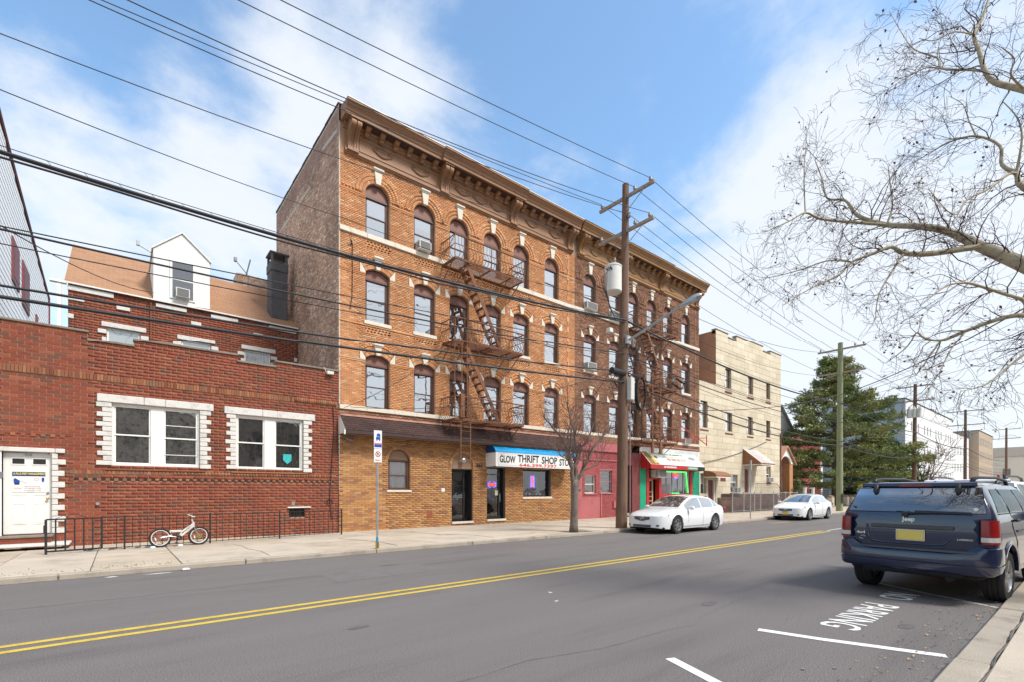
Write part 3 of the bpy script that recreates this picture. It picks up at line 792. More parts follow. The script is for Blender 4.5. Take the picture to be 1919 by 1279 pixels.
double_unit(-.16, 2.09, 2.40, 4.30, .79, 1.13, YF, 'lace', 'lace', shelf=(3.72, 2.78))
w2_ = double_unit(3.14, 5.36, 2.38, 4.27, 4.05, 4.40, YF, 'lace_dark', 'lace_dark')
mb = MB(); mb.tube([(3.3, YF + .15, 3.25), (3.75, YF + .15, 2.5)], .012, 5); put(mb, 'window_stick', 'wood_board', w2_)
mat('teal_paper', (.03, .42, .42), rough=.6, var=.3, vscale=20)
mb = MB(); mb.prism([(4.68, YF + .085, 2.98), (4.97, YF + .085, 2.98), (4.97, YF + .085, 2.75), (4.83, YF + .085, 2.62), (4.68, YF + .085, 2.76)], (0, .004, 0))
single(mb, 'window_sticker', 'teal_paper', 'teal shield-shaped sticker in the lower right pane of the right red-brick window', 'sticker')
# door, poster, steps
dx0, dx1, dz0, dz1 = -2.46, -1.47, .43, 2.71; yd = YF + .10
mb = MB(); mb.box(dx0 - .07, dx0, YF - .02, YF + .2, .4, 2.72); mb.box(dx1 - .028, dx1, YF + .05, YF + .2, .4, 2.71); put(mb, 'door_frame', 'white_frame', R_)
D_ = MB(); D_.bbox(dx0 + .01, dx1 - .03, yd, yd + .05, dz0, dz1 - .03, .006); D_ = put(D_, 'door', 'white_frame', R_)
mb = MB()
for xa, xb in ((dx0 + .20, dx0 + .46), (dx0 + .62, dx0 + .86)):
    for za, zb in ((.70, 1.28), (1.50, 1.60)):
        t = .014
        for q in ((xa, xb, za, za + t), (xa, xb, zb - t, zb), (xa, xa + t, za + t, zb - t), (xb - t, xb, za + t, zb - t)): mb.box(q[0], q[1], yd - .012, yd, q[2], q[3])
        mb.bbox(xa + .035, xb - .035, yd - .008, yd, za + .035, zb - .03, .006)
put(mb, 'moulding', 'white_frame', D_)
for xa, xb in ((dx0 + .19, dx0 + .43), (dx0 + .60, dx0 + .86)):
    mb = MB(); t = .03
    for q in ((xa - t, xb + t, 2.38 - t, 2.38), (xa - t, xb + t, 2.53, 2.53 + t), (xa - t, xa, 2.38, 2.53), (xb, xb + t, 2.38, 2.53)): mb.box(q[0], q[1], yd - .014, yd, q[2], q[3])
    put(mb, 'light_frame', 'white_frame', D_)
    mb = MB(); mb.box(xa, xb, yd - .004, yd - .001, 2.38, 2.53); put(mb, 'door_light', 'glass_tint', D_)
mb = MB(); mb.cyl((dx1 - .09, yd, 1.42), (dx1 - .09, yd - .05, 1.42), .018); mb.lathe((dx1 - .09, yd - .05, 1.42), (0, -1, 0), [(0, .012), (.01, .034), (.03, .038), (.045, .02), (.05, .001)], 12); put(mb, 'door_knob', 'brass', D_, smooth=True)
mb = MB(); mb.cyl((dx1 - .09, yd, 1.57), (dx1 - .09, yd - .03, 1.57), .03); put(mb, 'door_lock', 'steel_gray', D_)
text('958', .10, 'ink_gray', D_, 'house_number', (dx0 + .43, yd - .004, 2.60))
mb = MB(); mb.box(dx0 - .075, dx0 + .02, YF - .04, YF - .022, 1.98, 2.15); put(mb, 'letter_bracket', 'steel_gray', R_)
P_ = thing('poster', 'white pest management poster taped to the white front door', 'poster', (-1.94, yd, 1.6))
mb = MB(); mb.box(-2.27, -1.61, yd - .016, yd - .013, 1.60, 2.16); put(mb, 'sheet', 'paper', P_)
mb = MB(); mb.box(-2.27, -1.61, yd - .018, yd - .0165, 2.04, 2.16); put(mb, 'header', 'ink_navy', P_)
text('A PLUS PEST MANAGEMENT', .078, 'ink_yellow', P_, 'title', (-2.25, yd - .019, 2.082), xs=.66, ext=.001, off=.002)
text('FREE ESTIMATES', .045, 'ink_gray', P_, 'line', (-2.04, yd - .019, 1.74), xs=1.0, ext=.001)
text('Toll Free:', .045, 'ink_red', P_, 'line', (-2.25, yd - .019, 1.685), xs=.9, ext=.001)
text('877-242-PEST (7378)', .045, 'ink_red', P_, 'line', (-2.03, yd - .019, 1.685), xs=.85, ext=.001)
text('201-876-PEST (7378)', .048, 'ink_gray', P_, 'line', (-2.04, yd - .019, 1.625), xs=.82, ext=.001)
mb = MB(); c_ = (-2.19, 1.86)
mb.poly([(c_[0] - .05, yd - .0175, c_[1] - .02), (c_[0] + .06, yd - .0175, c_[1] - .03), (c_[0] + .07, yd - .0175, c_[1] + .05), (c_[0] - .03, yd - .0175, c_[1] + .13), (c_[0] - .06, yd - .0175, c_[1] + .08)]); put(mb, 'printed_figure', 'blue_sign', P_)
mb = MB(); mb.poly([(c_[0] - .04, yd - .0177, c_[1] - .06), (c_[0] + .06, yd - .0177, c_[1] - .06), (c_[0] + .06, yd - .0177, c_[1] - .02), (c_[0] - .04, yd - .0177, c_[1] - .01)]); put(mb, 'printed_figure', 'ink_black', P_)
mb = MB(); mb.bar((c_[0] + .06, yd - .018, c_[1] + .06), (c_[0] + .21, yd - .018, c_[1] - .03), .004, .012); put(mb, 'printed_hose', 'wood_board', P_)
mb = MB(); mb.tube([(-1.79 + .045 * math.cos(a), yd - .018, 1.95 + .032 * math.sin(a)) for a in [i * pi / 8 for i in range(16)]], .004, 4, closed=True); put(mb, 'printed_ring', 'ink_red', P_)
mb = MB(); mb.poly([(-1.69, yd - .018, 1.98), (-1.66, yd - .018, 2.02), (-1.63, yd - .018, 1.98), (-1.64, yd - .018, 1.86), (-1.66, yd - .018, 1.9), (-1.68, yd - .018, 1.86)]); put(mb, 'printed_ribbon', 'blue_sign', P_)
ST = thing('door_step', 'two stone and brick steps up to the white front door', 'steps', (-2.2, 18.2, 0))
mb = MB(); mb.bbox(-3.6, -1.42, 18.55, 18.95, .345, .405, .012); put(mb, 'tread', 'coping', ST)
mb = MB(); mb.bbox(-3.6, -1.05, 18.05, 18.95, .13, .195, .014); put(mb, 'tread', 'stone_white', ST)
mb = MB(); mb.box(-3.55, -1.46, 18.6, 18.95, .19, .345); mb.box(-3.55, -1.1, 18.11, 18.9, .1, .13); put(mb, 'core', 'mortar_dark', ST)
sb = courses(-3.55, -1.46, .2, .345, 18.6, .29, .072, .012, proud=.01)
brickset(ST, sb, 'red_brick', nmax=40)
for i, xa in enumerate((-3.5, -3.1, -2.7, -2.3, -1.9, -1.5)):
    mb = MB(); mb.bbox(xa, xa + (.3 if i % 2 else .36), 18.085, 18.2, .10, .127, .008); put(mb, 'block', 'stone_white' if i % 2 else 'red_brick', ST)
# cellar window, vent, pipe stub, cable on wall
mb = MB(); mb.bbox(4.8, 5.62, YF - .09, YF - .005, 1.0, 1.045, .01); put(mb, 'cellar_ledge', 'white_frame', R_)
mb = MB(); mb.box(4.86, 5.42, YF + .12, YF + .14, .66, .98); mb.box(5.12, 5.15, YF + .06, YF + .12, .66, .98); put(mb, 'cellar_window', 'black_frame', R_)
mb = MB(); mb.box(4.95, 5.06, YF - .02, YF - .015, 1.1, 1.24); put(mb, 'wall_vent', 'ac_grille', R_)
mb = MB(); mb.cyl((-.48, YF - .01, 1.25), (-.48, YF - .07, 1.25), .045, n=10); put(mb, 'pipe_stub', 'galvanized', R_)
mb = MB(); mb.tube([(6.45, YF - .03, 4.9), (6.50, YF - .035, 4.1), (6.42, YF - .03, 3.0), (6.36, YF - .03, 2.0), (6.33, YF - .03, 1.3), (6.40, YF - .04, .5)], .014, 5); put(mb, 'wall_cable', 'plastic_black', R_)
mb = MB(); mb.tube([(6.33 + .1 * math.cos(a), YF - .04, 1.2 + .13 * math.sin(a)) for a in [i * pi / 6 for i in range(12)]], .012, 5, closed=True); put(mb, 'cable_coil', 'plastic_black', R_)
mb = MB(); mb.bbox(6.2, 6.45, YF - .16, YF - .02, 6.12, 6.24, .01); mb.tube([(6.1, YF - .1, 6.36), (6.15, YF - .14, 6.2), (6.3, YF - .12, 6.15)], .012, 5); put(mb, 'floodlight', 'ac_white', R_)
mb = MB(); mb.quad((-6.5, YF + .3, 6.0), (6.64, YF + .3, 6.0), (6.64, 24.6, 6.0), (-6.5, 24.6, 6.0)); put(mb, 'flat_roof', 'roof_tar', R_)
# rear, taller part with the gabled roof
YU = 24.46
opsU = [(-.35, .68, 7.1, 8.03), (2.05, 3.10, 7.1, 8.01), (4.39, 5.47, 7.1, 8.01)]
mb = wall(-1.46, 6.66, 6.0, 9.42, YU, opsU, depth=.2); mb.quad((-1.46, YU, 6), (-1.46, 31, 6), (-1.46, 31, 9.4), (-1.46, YU, 9.4)); mb.quad((6.66, YU, 6), (6.66, 28.6, 6), (6.66, 28.6, 9.4), (6.66, YU, 9.4))
put(mb, 'upper_wall', 'mortar_tan', R_)
wtrim = [(-1.47, -.14, 9.18, 9.36), (1.18, 2.23, 9.18, 9.34), (3.1, 4.14, 9.17, 9.33), (5.41, 6.60, 9.18, 9.34),
         (-1.47, -1.0, 8.82, 8.92), (-.06, .36, 8.78, 8.92), (2.38, 2.75, 8.72, 8.86), (4.76, 5.16, 8.72, 8.86), (6.25, 6.62, 8.75, 8.89), (-1.47, -1.30, 8.13, 8.3),
         (-.51, .87, 8.04, 8.22), (1.9, 3.26, 8.02, 8.20), (4.27, 5.68, 8.02, 8.20),
         (-.62, -.36, 7.76, 7.92), (-.5, -.36, 7.46, 7.62), (.69, .95, 7.74, 7.9), (1.75, 2.04, 7.74, 7.9), (3.11, 3.38, 7.74, 7.9), (4.12, 4.38, 7.72, 7.88), (5.48, 5.75, 7.72, 7.88), (4.24, 4.38, 7.42, 7.58), (5.48, 5.62, 7.42, 7.58), (3.11, 3.3, 7.42, 7.58), (6.5, 6.64, 7.8, 7.98), (6.5, 6.64, 7.2, 7.4)]
bx = courses(-1.46, 6.66, 6.3, 9.40, YU, .29, .10, .016, [tuple(o) for o in opsU] + wtrim, proud=.007, jit=.002)
brickset(R_, bx, 'red_brick', nmax=0)
for a, b, c, d in wtrim:
    mb = MB(); mb.bbox(a, b, YU - .06, YU + .03, c, d, .012); put(mb, 'trim_stone', 'stone_white', R_)
for i, o in enumerate(opsU):
    fr = MB(); y = YU + .07; x0_, x1_, z0_, z1_ = o
    fr.box(x0_, x0_ + .06, y, y + .06, z0_, z1_); fr.box(x1_ - .06, x1_, y, y + .06, z0_, z1_); fr.box(x0_ + .06, x1_ - .06, y, y + .06, z1_ - .06, z1_); fr.box(x0_ + .06, x1_ - .06, y, y + .06, z0_, z0_ + .06)
    W_ = put(fr, 'window', 'white_frame', R_)
    g = MB(); g.quad((x0_ + .06, y + .03, z0_ + .06), (x1_ - .06, y + .03, z0_ + .06), (x1_ - .06, y + .03, z1_ - .06), (x0_ + .06, y + .03, z1_ - .06)); put(g, 'pane', 'glass_milk' if i < 2 else 'glass', W_)
    g = MB(); g.quad((x0_, y + .12, z0_), (x1_, y + .12, z0_), (x1_, y + .12, z1_), (x0_, y + .12, z1_)); put(g, 'curtain', 'shade_white' if i < 2 else 'curtain', W_)
# gabled roof with shingle courses
ridgeY, ridgeZ, eZ = 28.9, 12.62, 9.45
eY = YU - .09
sl = (ridgeZ - eZ) / (ridgeY - eY); RL = math.hypot(ridgeZ - eZ, ridgeY - eY); uy, uz = (ridgeY - eY) / RL, (ridgeZ - eZ) / RL
rf = MB(); rf.quad((-1.56, eY, eZ), (6.66, eY, eZ), (6.66, ridgeY, ridgeZ), (-1.56, ridgeY, ridgeZ)); rf.quad((-1.56, ridgeY, ridgeZ), (6.66, ridgeY, ridgeZ), (6.66, 33.5, 9.4), (-1.56, 33.5, 9.4))
rf.quad((-1.56, eY, eZ - .08), (-1.56, eY, eZ), (-1.56, ridgeY, ridgeZ), (-1.56, ridgeY, ridgeZ - .08)); rf.poly([(-1.47, YU, 9.3), (-1.47, 33, 9.3), (-1.47, ridgeY, ridgeZ - .08)])
RF = put(rf, 'roof', 'mortar_light', R_)
brickmat('shingle_tan', [(.43, .245, .145), (.46, .265, .16), (.40, .225, .13), (.48, .285, .175)], blotch=.10)
def shingles(parent, x0_, x1_, ey, ez, uy, uz, RLn, wd, ht, m, gap=.012, blocks=(), nmax=300, th=.008):
    out = []; n = int(RLn / ht)
    for r in range(n):
        x = x0_ - (wd / 2 if r % 2 else 0)
        while x < x1_:
            a, b = max(x, x0_), min(x + wd - gap, x1_)
            t0, t1 = r * ht, (r + 1) * ht
            ym = ey + uy * (t0 + t1) / 2; zm_ = ez + uz * (t0 + t1) / 2
            if b - a > .03 and not any(p < (a + b) / 2 < q and s < (t0 + t1) / 2 < u for p, q, s, u in blocks): out.append((a, b, t0, t1))
            x += wd
    out.sort(key=lambda s_: -score(((s_[0] + s_[1]) / 2, ey + uy * s_[2], ez + uz * s_[2]), ((s_[1] - s_[0]) / 2, .001, ht / 2)))
    nrm = Vector((0, -uz, uy))
    def quadbox(mb, s_):
        a, b, t0, t1 = s_; p = lambda x, t, h: (x, ey + uy * t + nrm.y * h, ez + uz * t + nrm.z * h)
        mb.quad(p(a, t0, th * 2.2), p(b, t0, th * 2.2), p(b, t1, th), p(a, t1, th)); mb.quad(p(a, t0, 0), p(b, t0, 0), p(b, t0, th * 2.2), p(a, t0, th * 2.2))
        mb.quad(p(a, t0, 0), p(a, t0, th * 2.2), p(a, t1, th), p(a, t1, 0)); mb.quad(p(b, t0, 0), p(b, t1, 0), p(b, t1, th), p(b, t0, th * 2.2))
    for s_ in out[:nmax]:
        mb = MB(); quadbox(mb, s_); put(mb, 'shingle', m, parent)
    mb = MB()
    for s_ in out[nmax:]: quadbox(mb, s_)
    put(mb, 'shingles', m, parent, kind='stuff')
shingles(R_, -1.56, 6.66, eY, eZ, uy, uz, RL, .33, .125, 'shingle_tan', nmax=300)
mb = MB(); mb.box(-1.7, 6.66, eY - .05, eY, eZ - .045, eZ + .005); mb.box(-1.95, -1.5, eY - .1, eY + .1, eZ - .09, eZ); mb.box(-1.75, -1.63, eY - .06, eY + .04, 6.2, eZ - .1); put(mb, 'gutter', 'white_frame', R_)
mb = MB(); mb.tube([(1.02, YU - .05, 9.3), (1.02, YU - .05, 6.2)], .03, 6); put(mb, 'drain_pipe', 'rust', R_)
# dormer
DM = MB(); yf = 24.40
DM.poly([(1.10, yf, 9.42), (3.06, yf, 9.52), (3.06, yf, 11.60), (2.07, yf, 12.44), (1.10, yf, 11.60)])
for q in ((1.10, 1), (3.06, 0)):
    DM.poly([(q[0], yf, 9.45), (q[0], yf + .1, 9.45), (q[0], yf + 3.0, 11.6), (q[0], yf, 11.6)])
DM = put(DM, 'dormer', 'white_wall', R_)
mb = MB()
for sgn, xe in ((-1, 1.04), (1, 3.12)):
    mb.quad((2.07, yf - .06, 12.50), (xe, yf - .06, 11.56), (xe, yf + 2.9, 11.56), (2.07, yf + 4.2, 12.50))
mb.prism([(1.04, yf - .06, 11.50), (2.07, yf - .06, 12.44), (3.12, yf - .06, 11.50), (3.12, yf - .06, 11.56), (2.07, yf - .06, 12.50), (1.04, yf - .06, 11.56)], (0, .05, 0)); put(mb, 'dormer_roof', 'white_frame', DM)
mb = MB(); y = yf - .005
x0_, x1_, z0_, z1_ = 1.70, 2.48, 9.66, 11.2
mb.box(x0_ - .05, x0_ + .03, y - .04, y + .03, z0_, z1_); mb.box(x1_ - .03, x1_ + .05, y - .04, y + .03, z0_, z1_); mb.box(x0_ - .05, x1_ + .05, y - .04, y + .03, z1_, z1_ + .07); mb.box(x0_ + .03, x1_ - .03, y - .03, y + .03, 10.45, 10.51); mb.box(x0_ + .03, x1_ - .03, y - .03, y + .03, z0_, z0_ + .05)
put(mb, 'dormer_window', 'white_frame', DM)
mb = MB(); mb.quad((x0_ + .03, y - .02, z0_), (x1_ - .03, y - .02, z0_), (x1_ - .03, y - .02, z1_), (x0_ + .03, y - .02, z1_)); put(mb, 'dormer_pane', 'glass_dark', DM)
mb = MB(); mb.quad((x0_ + .03, y - .006, z0_), (x1_ - .03, y - .006, z0_), (x1_ - .03, y - .006, z1_), (x0_ + .03, y - .006, z1_)); put(mb, 'dormer_blind', 'shade_gray', DM)
ac_unit(1.83, 2.32, 9.70, 10.08, yf, 'white air conditioner in the gabled dormer window on the tan shingle roof')
# chimney with open cap
CH = MB(); cx0, cx1, cy0, cy1 = 5.62, 6.36, 25.0, 25.8
mat('chimney_gray', (.10, .10, .105), rough=.9, var=.2, vscale=3, bump=.5, bscale=12)
CH.bbox(cx0, cx1, cy0, cy1, 9.7, 12.2, .02); CH.bbox(cx0 - .03, cx1 + .03, cy0 - .03, cy1 + .03, 12.2, 12.62, .02); CH = put(CH, 'chimney', 'chimney_gray', R_)
mb = MB()
for (a, b) in ((cx0, cy0), (cx1 - .1, cy0), (cx0, cy1 - .1), (cx1 - .1, cy1 - .1)): mb.box(a, a + .1, b, b + .1, 12.62, 13.02)
mb.bbox(cx0 - .06, cx1 + .06, cy0 - .06, cy1 + .06, 13.02, 13.1, .015); mb.box(cx0 + .15, cx1 - .15, cy0 + .15, cy1 - .15, 12.62, 12.8); put(mb, 'chimney_cap', 'chimney_gray', CH)
# chimney stack behind the ridge, aerials
BC = thing('brick_chimney', 'wide light brick chimney showing above the tan roof ridge', 'chimney', (5.6, 29.5, 11.5))
mb = MB(); mb.box(4.95, 6.6, 29.6, 30.6, 11.3, 13.5); put(mb, 'stack', 'mortar_light', BC)
brickset(BC, courses(4.95, 6.6, 11.9, 13.5, 29.6, .22, .09, .02, proud=.014), 'side_brick', nmax=120)
AN = thing('antenna', 'bent grey satellite aerial on the tan roof beside the brick chimney', 'antenna', (5.35, 28.8, 12.6))
mb = MB(); mb.tube([(5.35, 28.8, 12.5), (5.35, 28.75, 13.15)], .03, 6); mb.tube([(5.25, 28.8, 13.1), (5.42, 28.6, 13.95)], .035, 6); put(mb, 'mast', 'steel_gray', AN)
mb = MB(); mb.tube([(5.3, 28.7, 13.15), (4.7, 28.3, 13.55)], .022, 5); mb.bbox(4.6, 4.74, 28.2, 28.36, 13.5, 13.72, .02); put(mb, 'feed_arm', 'steel_gray', AN)
AN = thing('antenna', 'small grey aerial arm left of the white dormer', 'antenna', (.9, 25.5, 11.6))
mb = MB(); mb.tube([(1.1, 25.0, 11.55), (.65, 24.7, 11.62)], .02, 5); mb.bbox(.56, .66, 24.64, 24.76, 11.6, 11.8, .01); put(mb, 'arm', 'galvanized', AN)
# ================================================================ the two four-storey tenements
def stone(mb, pts, d): mb.prism(pts, (0, d, 0))
def bracket(x, w_, zb, zt_, Y, dlow, dhigh, m, root, name='bracket'):
    """scrolled cornice bracket"""
    prof = [(0, zb), (dlow, zb), (dlow, zb + .10), (dlow * .8, zb + .13)]
    for i in range(9):
        t = i / 8; prof.append((dlow * .8 + (dhigh * .72 - dlow * .8) * (t ** 2.2), zb + .13 + (zt_ - .34 - zb - .13) * t))
    for i in range(7):
        a = -pi / 2 + pi * i / 6; prof.append((dhigh * .80 + .15 * math.cos(a) , zt_ - .20 + .14 * math.sin(a)))
    prof += [(dhigh, zt_ - .05), (dhigh, zt_), (0, zt_)]
    mb = MB()
    for (a, b) in ((x - w_ / 2, x - .02), (x + .02, x + w_ / 2)): mb.prism([(a, Y - d, z) for d, z in prof], (b - a, 0, 0))
    mb.prism([(x - .02, Y - d * .9, z) for d, z in prof], (.04, 0, 0))
    for k in range(4):
        xx = x - w_ / 2 + w_ * (k + .5) / 4
        pts = [(xx, Y - (dlow * .8 + (dhigh * .72 - dlow * .8) * ((i / 6) ** 2.2)) - .008, zb + .16 + (zt_ - .40 - zb - .16) * i / 6) for i in range(7)]
        mb.tube(pts, .016, 4)
    mb.bbox(x - w_ / 2 - .03, x + w_ / 2 + .03, Y - dhigh - .03, Y, zt_ - .06, zt_ - .012, .008); mb.bbox(x - w_ / 2 - .03, x + w_ / 2 + .03, Y - dlow - .03, Y, zb - .06, zb, .008)
    return put(mb, name, m, root)
def cornice(root, x0, x1, bx_, m, cen=None, zo=0):
    Y = 18.95
    def run(a, b, pf, mb): mb.prism([(a, Y - d, z + zo) for d, z in pf], (b - a, 0, 0))
    mb = MB(); run(x0 + .15, x1 - .15, [(0, 15.02), (.07, 15.02), (.07, 15.07), (.13, 15.09), (.13, 15.16), (.09, 15.18), (.09, 15.22), (.04, 15.24), (0, 15.24)], mb); put(mb, 'frieze_moulding', m, root)
    mb = MB(); mb.quad((x0 + .15, Y - .035, 15.24 + zo), (x1 - .15, Y - .035, 15.24 + zo), (x1 - .15, Y - .035, 16.0 + zo), (x0 + .15, Y - .035, 16.0 + zo))
    for i in range(len(bx_) - 1):
        a, b = bx_[i] + .3, bx_[i + 1] - .3
        for q in ((a, b, 15.80, 15.83), (a, b, 15.31, 15.34), (a, a + .03, 15.34, 15.80), (b - .03, b, 15.34, 15.80)): mb.box(q[0], q[1], Y - .06, Y - .035, q[2] + zo, q[3] + zo)
    put(mb, 'frieze', m, root)
    mb = MB()
    for i in range(len(bx_) - 1):
        a, b = bx_[i] + .35, bx_[i + 1] - .35
        cs = [a + (b - a) * .27, a + (b - a) * .76] if i != 1 else [a + (b - a) * .2, a + (b - a) * .5, a + (b - a) * .8]
        for c in cs:
            for off in (0, .03):
                mb.tube([(c + .42 * t, Y - .06, 15.66 + off - .2 * (1 - t * t) * 1.0 + zo) for t in [k / 6 for k in range(-6, 7)]], .016, 4)
            for sgn in (-1, 1):
                mb.tube([(c + sgn * (.40 + .03 * math.sin(k)), Y - .06, 15.76 - .05 * k + zo) for k in range(5)], .014, 4)
                mb.tube([(c + sgn * (.33 - .03 * k), Y - .06, 15.72 + .02 * math.cos(k * 1.7) + zo) for k in range(5)], .016, 4)
    put(mb, 'swag', m, root)
    mb = MB(); run(x0 + .1, x1 - .1, [(0, 15.99), (.07, 15.99), (.10, 16.05), (.10, 16.10), (.17, 16.15), (.17, 16.22), (0, 16.22)], mb); put(mb, 'bed_moulding', m, root)
    crown = [(0, 16.2), (.17, 16.22), (.56, 16.22), (.56, 16.34), (.60, 16.36), (.60, 16.39), (.62, 16.45), (.70, 16.52), (.74, 16.58), (.80, 16.60), (.80, 16.67), (.0, 16.78)]
    mb = MB()
    if cen: 
        run(x0, cen[0], crown, mb); run(cen[1], x1, crown, mb); run(cen[0], cen[1], [(d + (.09 if d > .5 else 0), z + (.0 if d > .5 else 0)) for d, z in crown], mb)
    else: run(x0, x1, crown, mb)
    put(mb, 'crown_moulding', m, root)
    mb = MB(); run(x0 + .2, x1 - .2, [(.172, 16.195), (.55, 16.195), (.55, 16.215), (.172, 16.215)], mb); put(mb, 'soffit_shade', 'cornice_dark', root)  # dark sheet under the crown, its colour puts in the cornice shadow
    mb = MB(); mb.box(x0 - .01, x1 + .01, Y - .82 - (.0), Y - .5, 16.675 + zo, 16.70 + zo)
    if cen: mb.box(cen[0], cen[1], Y - .91, Y - .82, 16.675 + zo, 16.70 + zo)
    put(mb, 'roof_flashing', 'white_frame' if zo == 0 else 'mortar_dark', root)
    for b in bx_: bracket(b, .40, 15.18 + zo, 16.21 + zo, Y, .17, .58, m, root)
    for i in range(len(bx_) - 1):
        a, b = bx_[i] + .25, bx_[i + 1] - .25; n = 6
        for k in range(n):
            xc = a + (b - a) * (k + .5) / n
            mb = MB(); mb.prism([(xc - .09, Y - d, z + zo) for d, z in [(.10, 15.94), (.20, 15.96), (.24, 16.02), (.22, 16.07), (.34, 16.10), (.42, 16.15), (.42, 16.20), (.10, 16.20)]], (.18, 0, 0)); mb.box(xc - .11, xc + .11, Y - .44, Y - .1, 16.17 + zo, 16.198 + zo)
            put(mb, 'modillion', m, root)
def vent_panel(root, x0, x1, z0, z1, Y, bmat, rows=3):
    bs = []; hgt = (z1 - z0) / (2 * rows + 1)
    for r in range(2 * rows + 1):
        za, zb = z0 + r * hgt, z0 + (r + 1) * hgt
        if r % 2 == 0:
            x = x0
            while x < x1 - .02:
                b = min(x + .2, x1); bs.append((((x + b) / 2, Y + .002, (za + zb) / 2), ((b - x) / 2 - .003, .014, (zb - za) / 2 - .003), 0)); x += .2
        else:
            x = x0 + (.05 if (r // 2) % 2 else 0)
            while x < x1 - .06: bs.append(((x + .035, Y + .002, (za + zb) / 2), (.035, .012, (zb - za) / 2), 0)); x += .15
    return bs
LV = {4: (12.13, 13.77, .53, 13.68, .53), 3: (8.60, 10.58, .20, 10.30, .53), 2: (5.03, 7.03, .20, 6.76, .5)}
def tenement(root, X0, X1, cen, bm, mm, style, zo=0, special={}, acs=()):
    Y = 18.95; hw = .53; ops, blk, extra, vent = [], [], [], []
    for fl in (4, 3, 2):
        z0, zs, rise, zt, md = LV[fl]
        for c in cen:
            ops.append((c - hw, c + hw, z0 + zo, zs + zo, rise))
            if fl == 4: blk.append((c - hw, c + hw, z0 + zo, zs + zo, rise, .42))
            else: blk.append((c - hw, c + hw, z0 + zo, zs + zo, rise, .36, .24)); blk.append((c - hw - .24, c + hw + .24, zs - .09 + zo, zs + zo))
            if fl == 4: v = (c - hw, c + hw + .06, 11.54 + zo, 11.90 + zo)
            elif fl == 3: v = (c - hw, c + hw + .04, 8.10 + zo, 8.36 + zo)
            else: v = None
            if v: vent.append((v, 3 if fl == 4 else 2))
    rect_v = [v for v, _ in vent]
    allops = ops + rect_v
    mb = wall(X0, X1, 4.55 + zo, 16.2 + zo, Y, allops, depth=.24); mb.quad((X0, Y + .24, 16.2 + zo), (X1, Y + .24, 16.2 + zo), (X1, Y, 16.2 + zo), (X0, Y, 16.2 + zo))
    put(mb, 'wall', mm, root)
    mb = MB()
    for v in rect_v:
        mb = MB(); mb.quad((v[0], Y + .1, v[2]), (v[1], Y + .1, v[2]), (v[1], Y + .1, v[3]), (v[0], Y + .1, v[3])); put(mb, 'vent_back', 'cornice_dark', root)  # back panel coloured dark to paint in the shade of the holes
    belts = [(X0, X1, 11.93 + zo, 12.13 + zo), (X0, X1, 4.86 + zo, 5.03 + zo)]
    sills = [(c - hw - .07, c + hw + .07, 8.45 + zo, 8.60 + zo) for c in cen]
    strings = [(X0, X1, 8.385 + zo, 8.43 + zo)]
    ped = (X1 - .62, X1 - .04) if style == 'main' else (X1 - .55, X1 - .02)
    bx = courses(X0, X1, 4.6 + zo, 15.04 + zo, Y, .205, .0705, .009, blk + belts + sills + rect_v, proud=.010)
    arch = []; arch2 = []
    for fl in (4, 3, 2):
        z0, zs, rise, zt, md = LV[fl]
        for ci, c in enumerate(cen):
            op = (c - hw, c + hw, z0 + zo, zs + zo, rise)
            if fl == 4:
                for r in range(3): arch += voussoirs(op, Y, .005 + .14 * r, .135 + .14 * r, 23 + 5 * r, proud=.022 + .014 * r)
            else:
                cx, cz, R = circ(op)
                for r in range(2): arch += voussoirs(op, Y, .005 + .17 * r, .165 + .17 * r, 15 + 2 * r, proud=.022 + .006 * r, a_lim=math.asin(min(.999, (hw + .02 + .11 * r) / (R + .1 + .15 * r))))
                arch += voussoirs(op, Y, .34, .40, 12, proud=.05, a_lim=math.asin(min(.999, (hw + .16) / (R + .36))))
            # keystone
            zk = zs + rise + zo
            kb, kt, hk, hc = (.10, .165, .47, .13) if fl == 4 else (.08, .15, .36 if fl == 3 else .30, .13)
            mb = MB(); stone(mb, [(c - kb, Y - .10, zk - .03), (c + kb, Y - .10, zk - .03), (c + kt, Y - .10, zk + hk), (c - kt, Y - .10, zk + hk)], .12)
            mb.bbox(c - kt - .03, c + kt + .03, Y - .13, Y, zk + hk, zk + hk + .05, .008); mb.bbox(c - kt - .06, c + kt + .06, Y - .17, Y, zk + hk + .05, zk + hk + hc, .012)
            put(mb, 'keystone', 'limestone', root)
            if fl < 4:
                for s in (-1, 1):
                    e = c + s * hw; o = c + s * (hw + .23)
                    pts = [(e, Y - .045, zs - .07 + zo), (o, Y - .045, zs - .07 + zo), (o, Y - .045, zs + .32 + zo), (e + s * .005, Y - .045, zs + .02 + zo)]
                    mb = MB(); stone(mb, pts if s > 0 else pts[::-1], .06); put(mb, 'skewback_stone', 'limestone', root)
            key = (fl, ci); sp = special.get(key, {})
            lo = sp.get('lo', ['shade_gray', 'shade_white', 'lace', 'shade_gray'][(ci * 5 + fl * 3) % 4]); up = sp.get('up', 'shade_white')
            sash_win(root, c - hw, c + hw, z0 + zo, zs + zo, rise, Y, rev=.14, lo=lo, up=up, mid=md, zt=zt + zo, upfrac=sp.get('uf', 1.0), am='arch_brown' if fl != 2 else 'arch_brown')
            if fl == 3:
                mb = MB(); mb.bbox(c - hw - .06, c + hw + .06, Y - .07, Y + .1, 8.45 + zo, 8.60 + zo, .012); put(mb, 'sill', 'limestone', root)
    # string courses and dentils between the windows
    edges = [X0] + [v for c in cen for v in (c - hw, c + hw)] + [X1]
    mb = MB(); dn = []
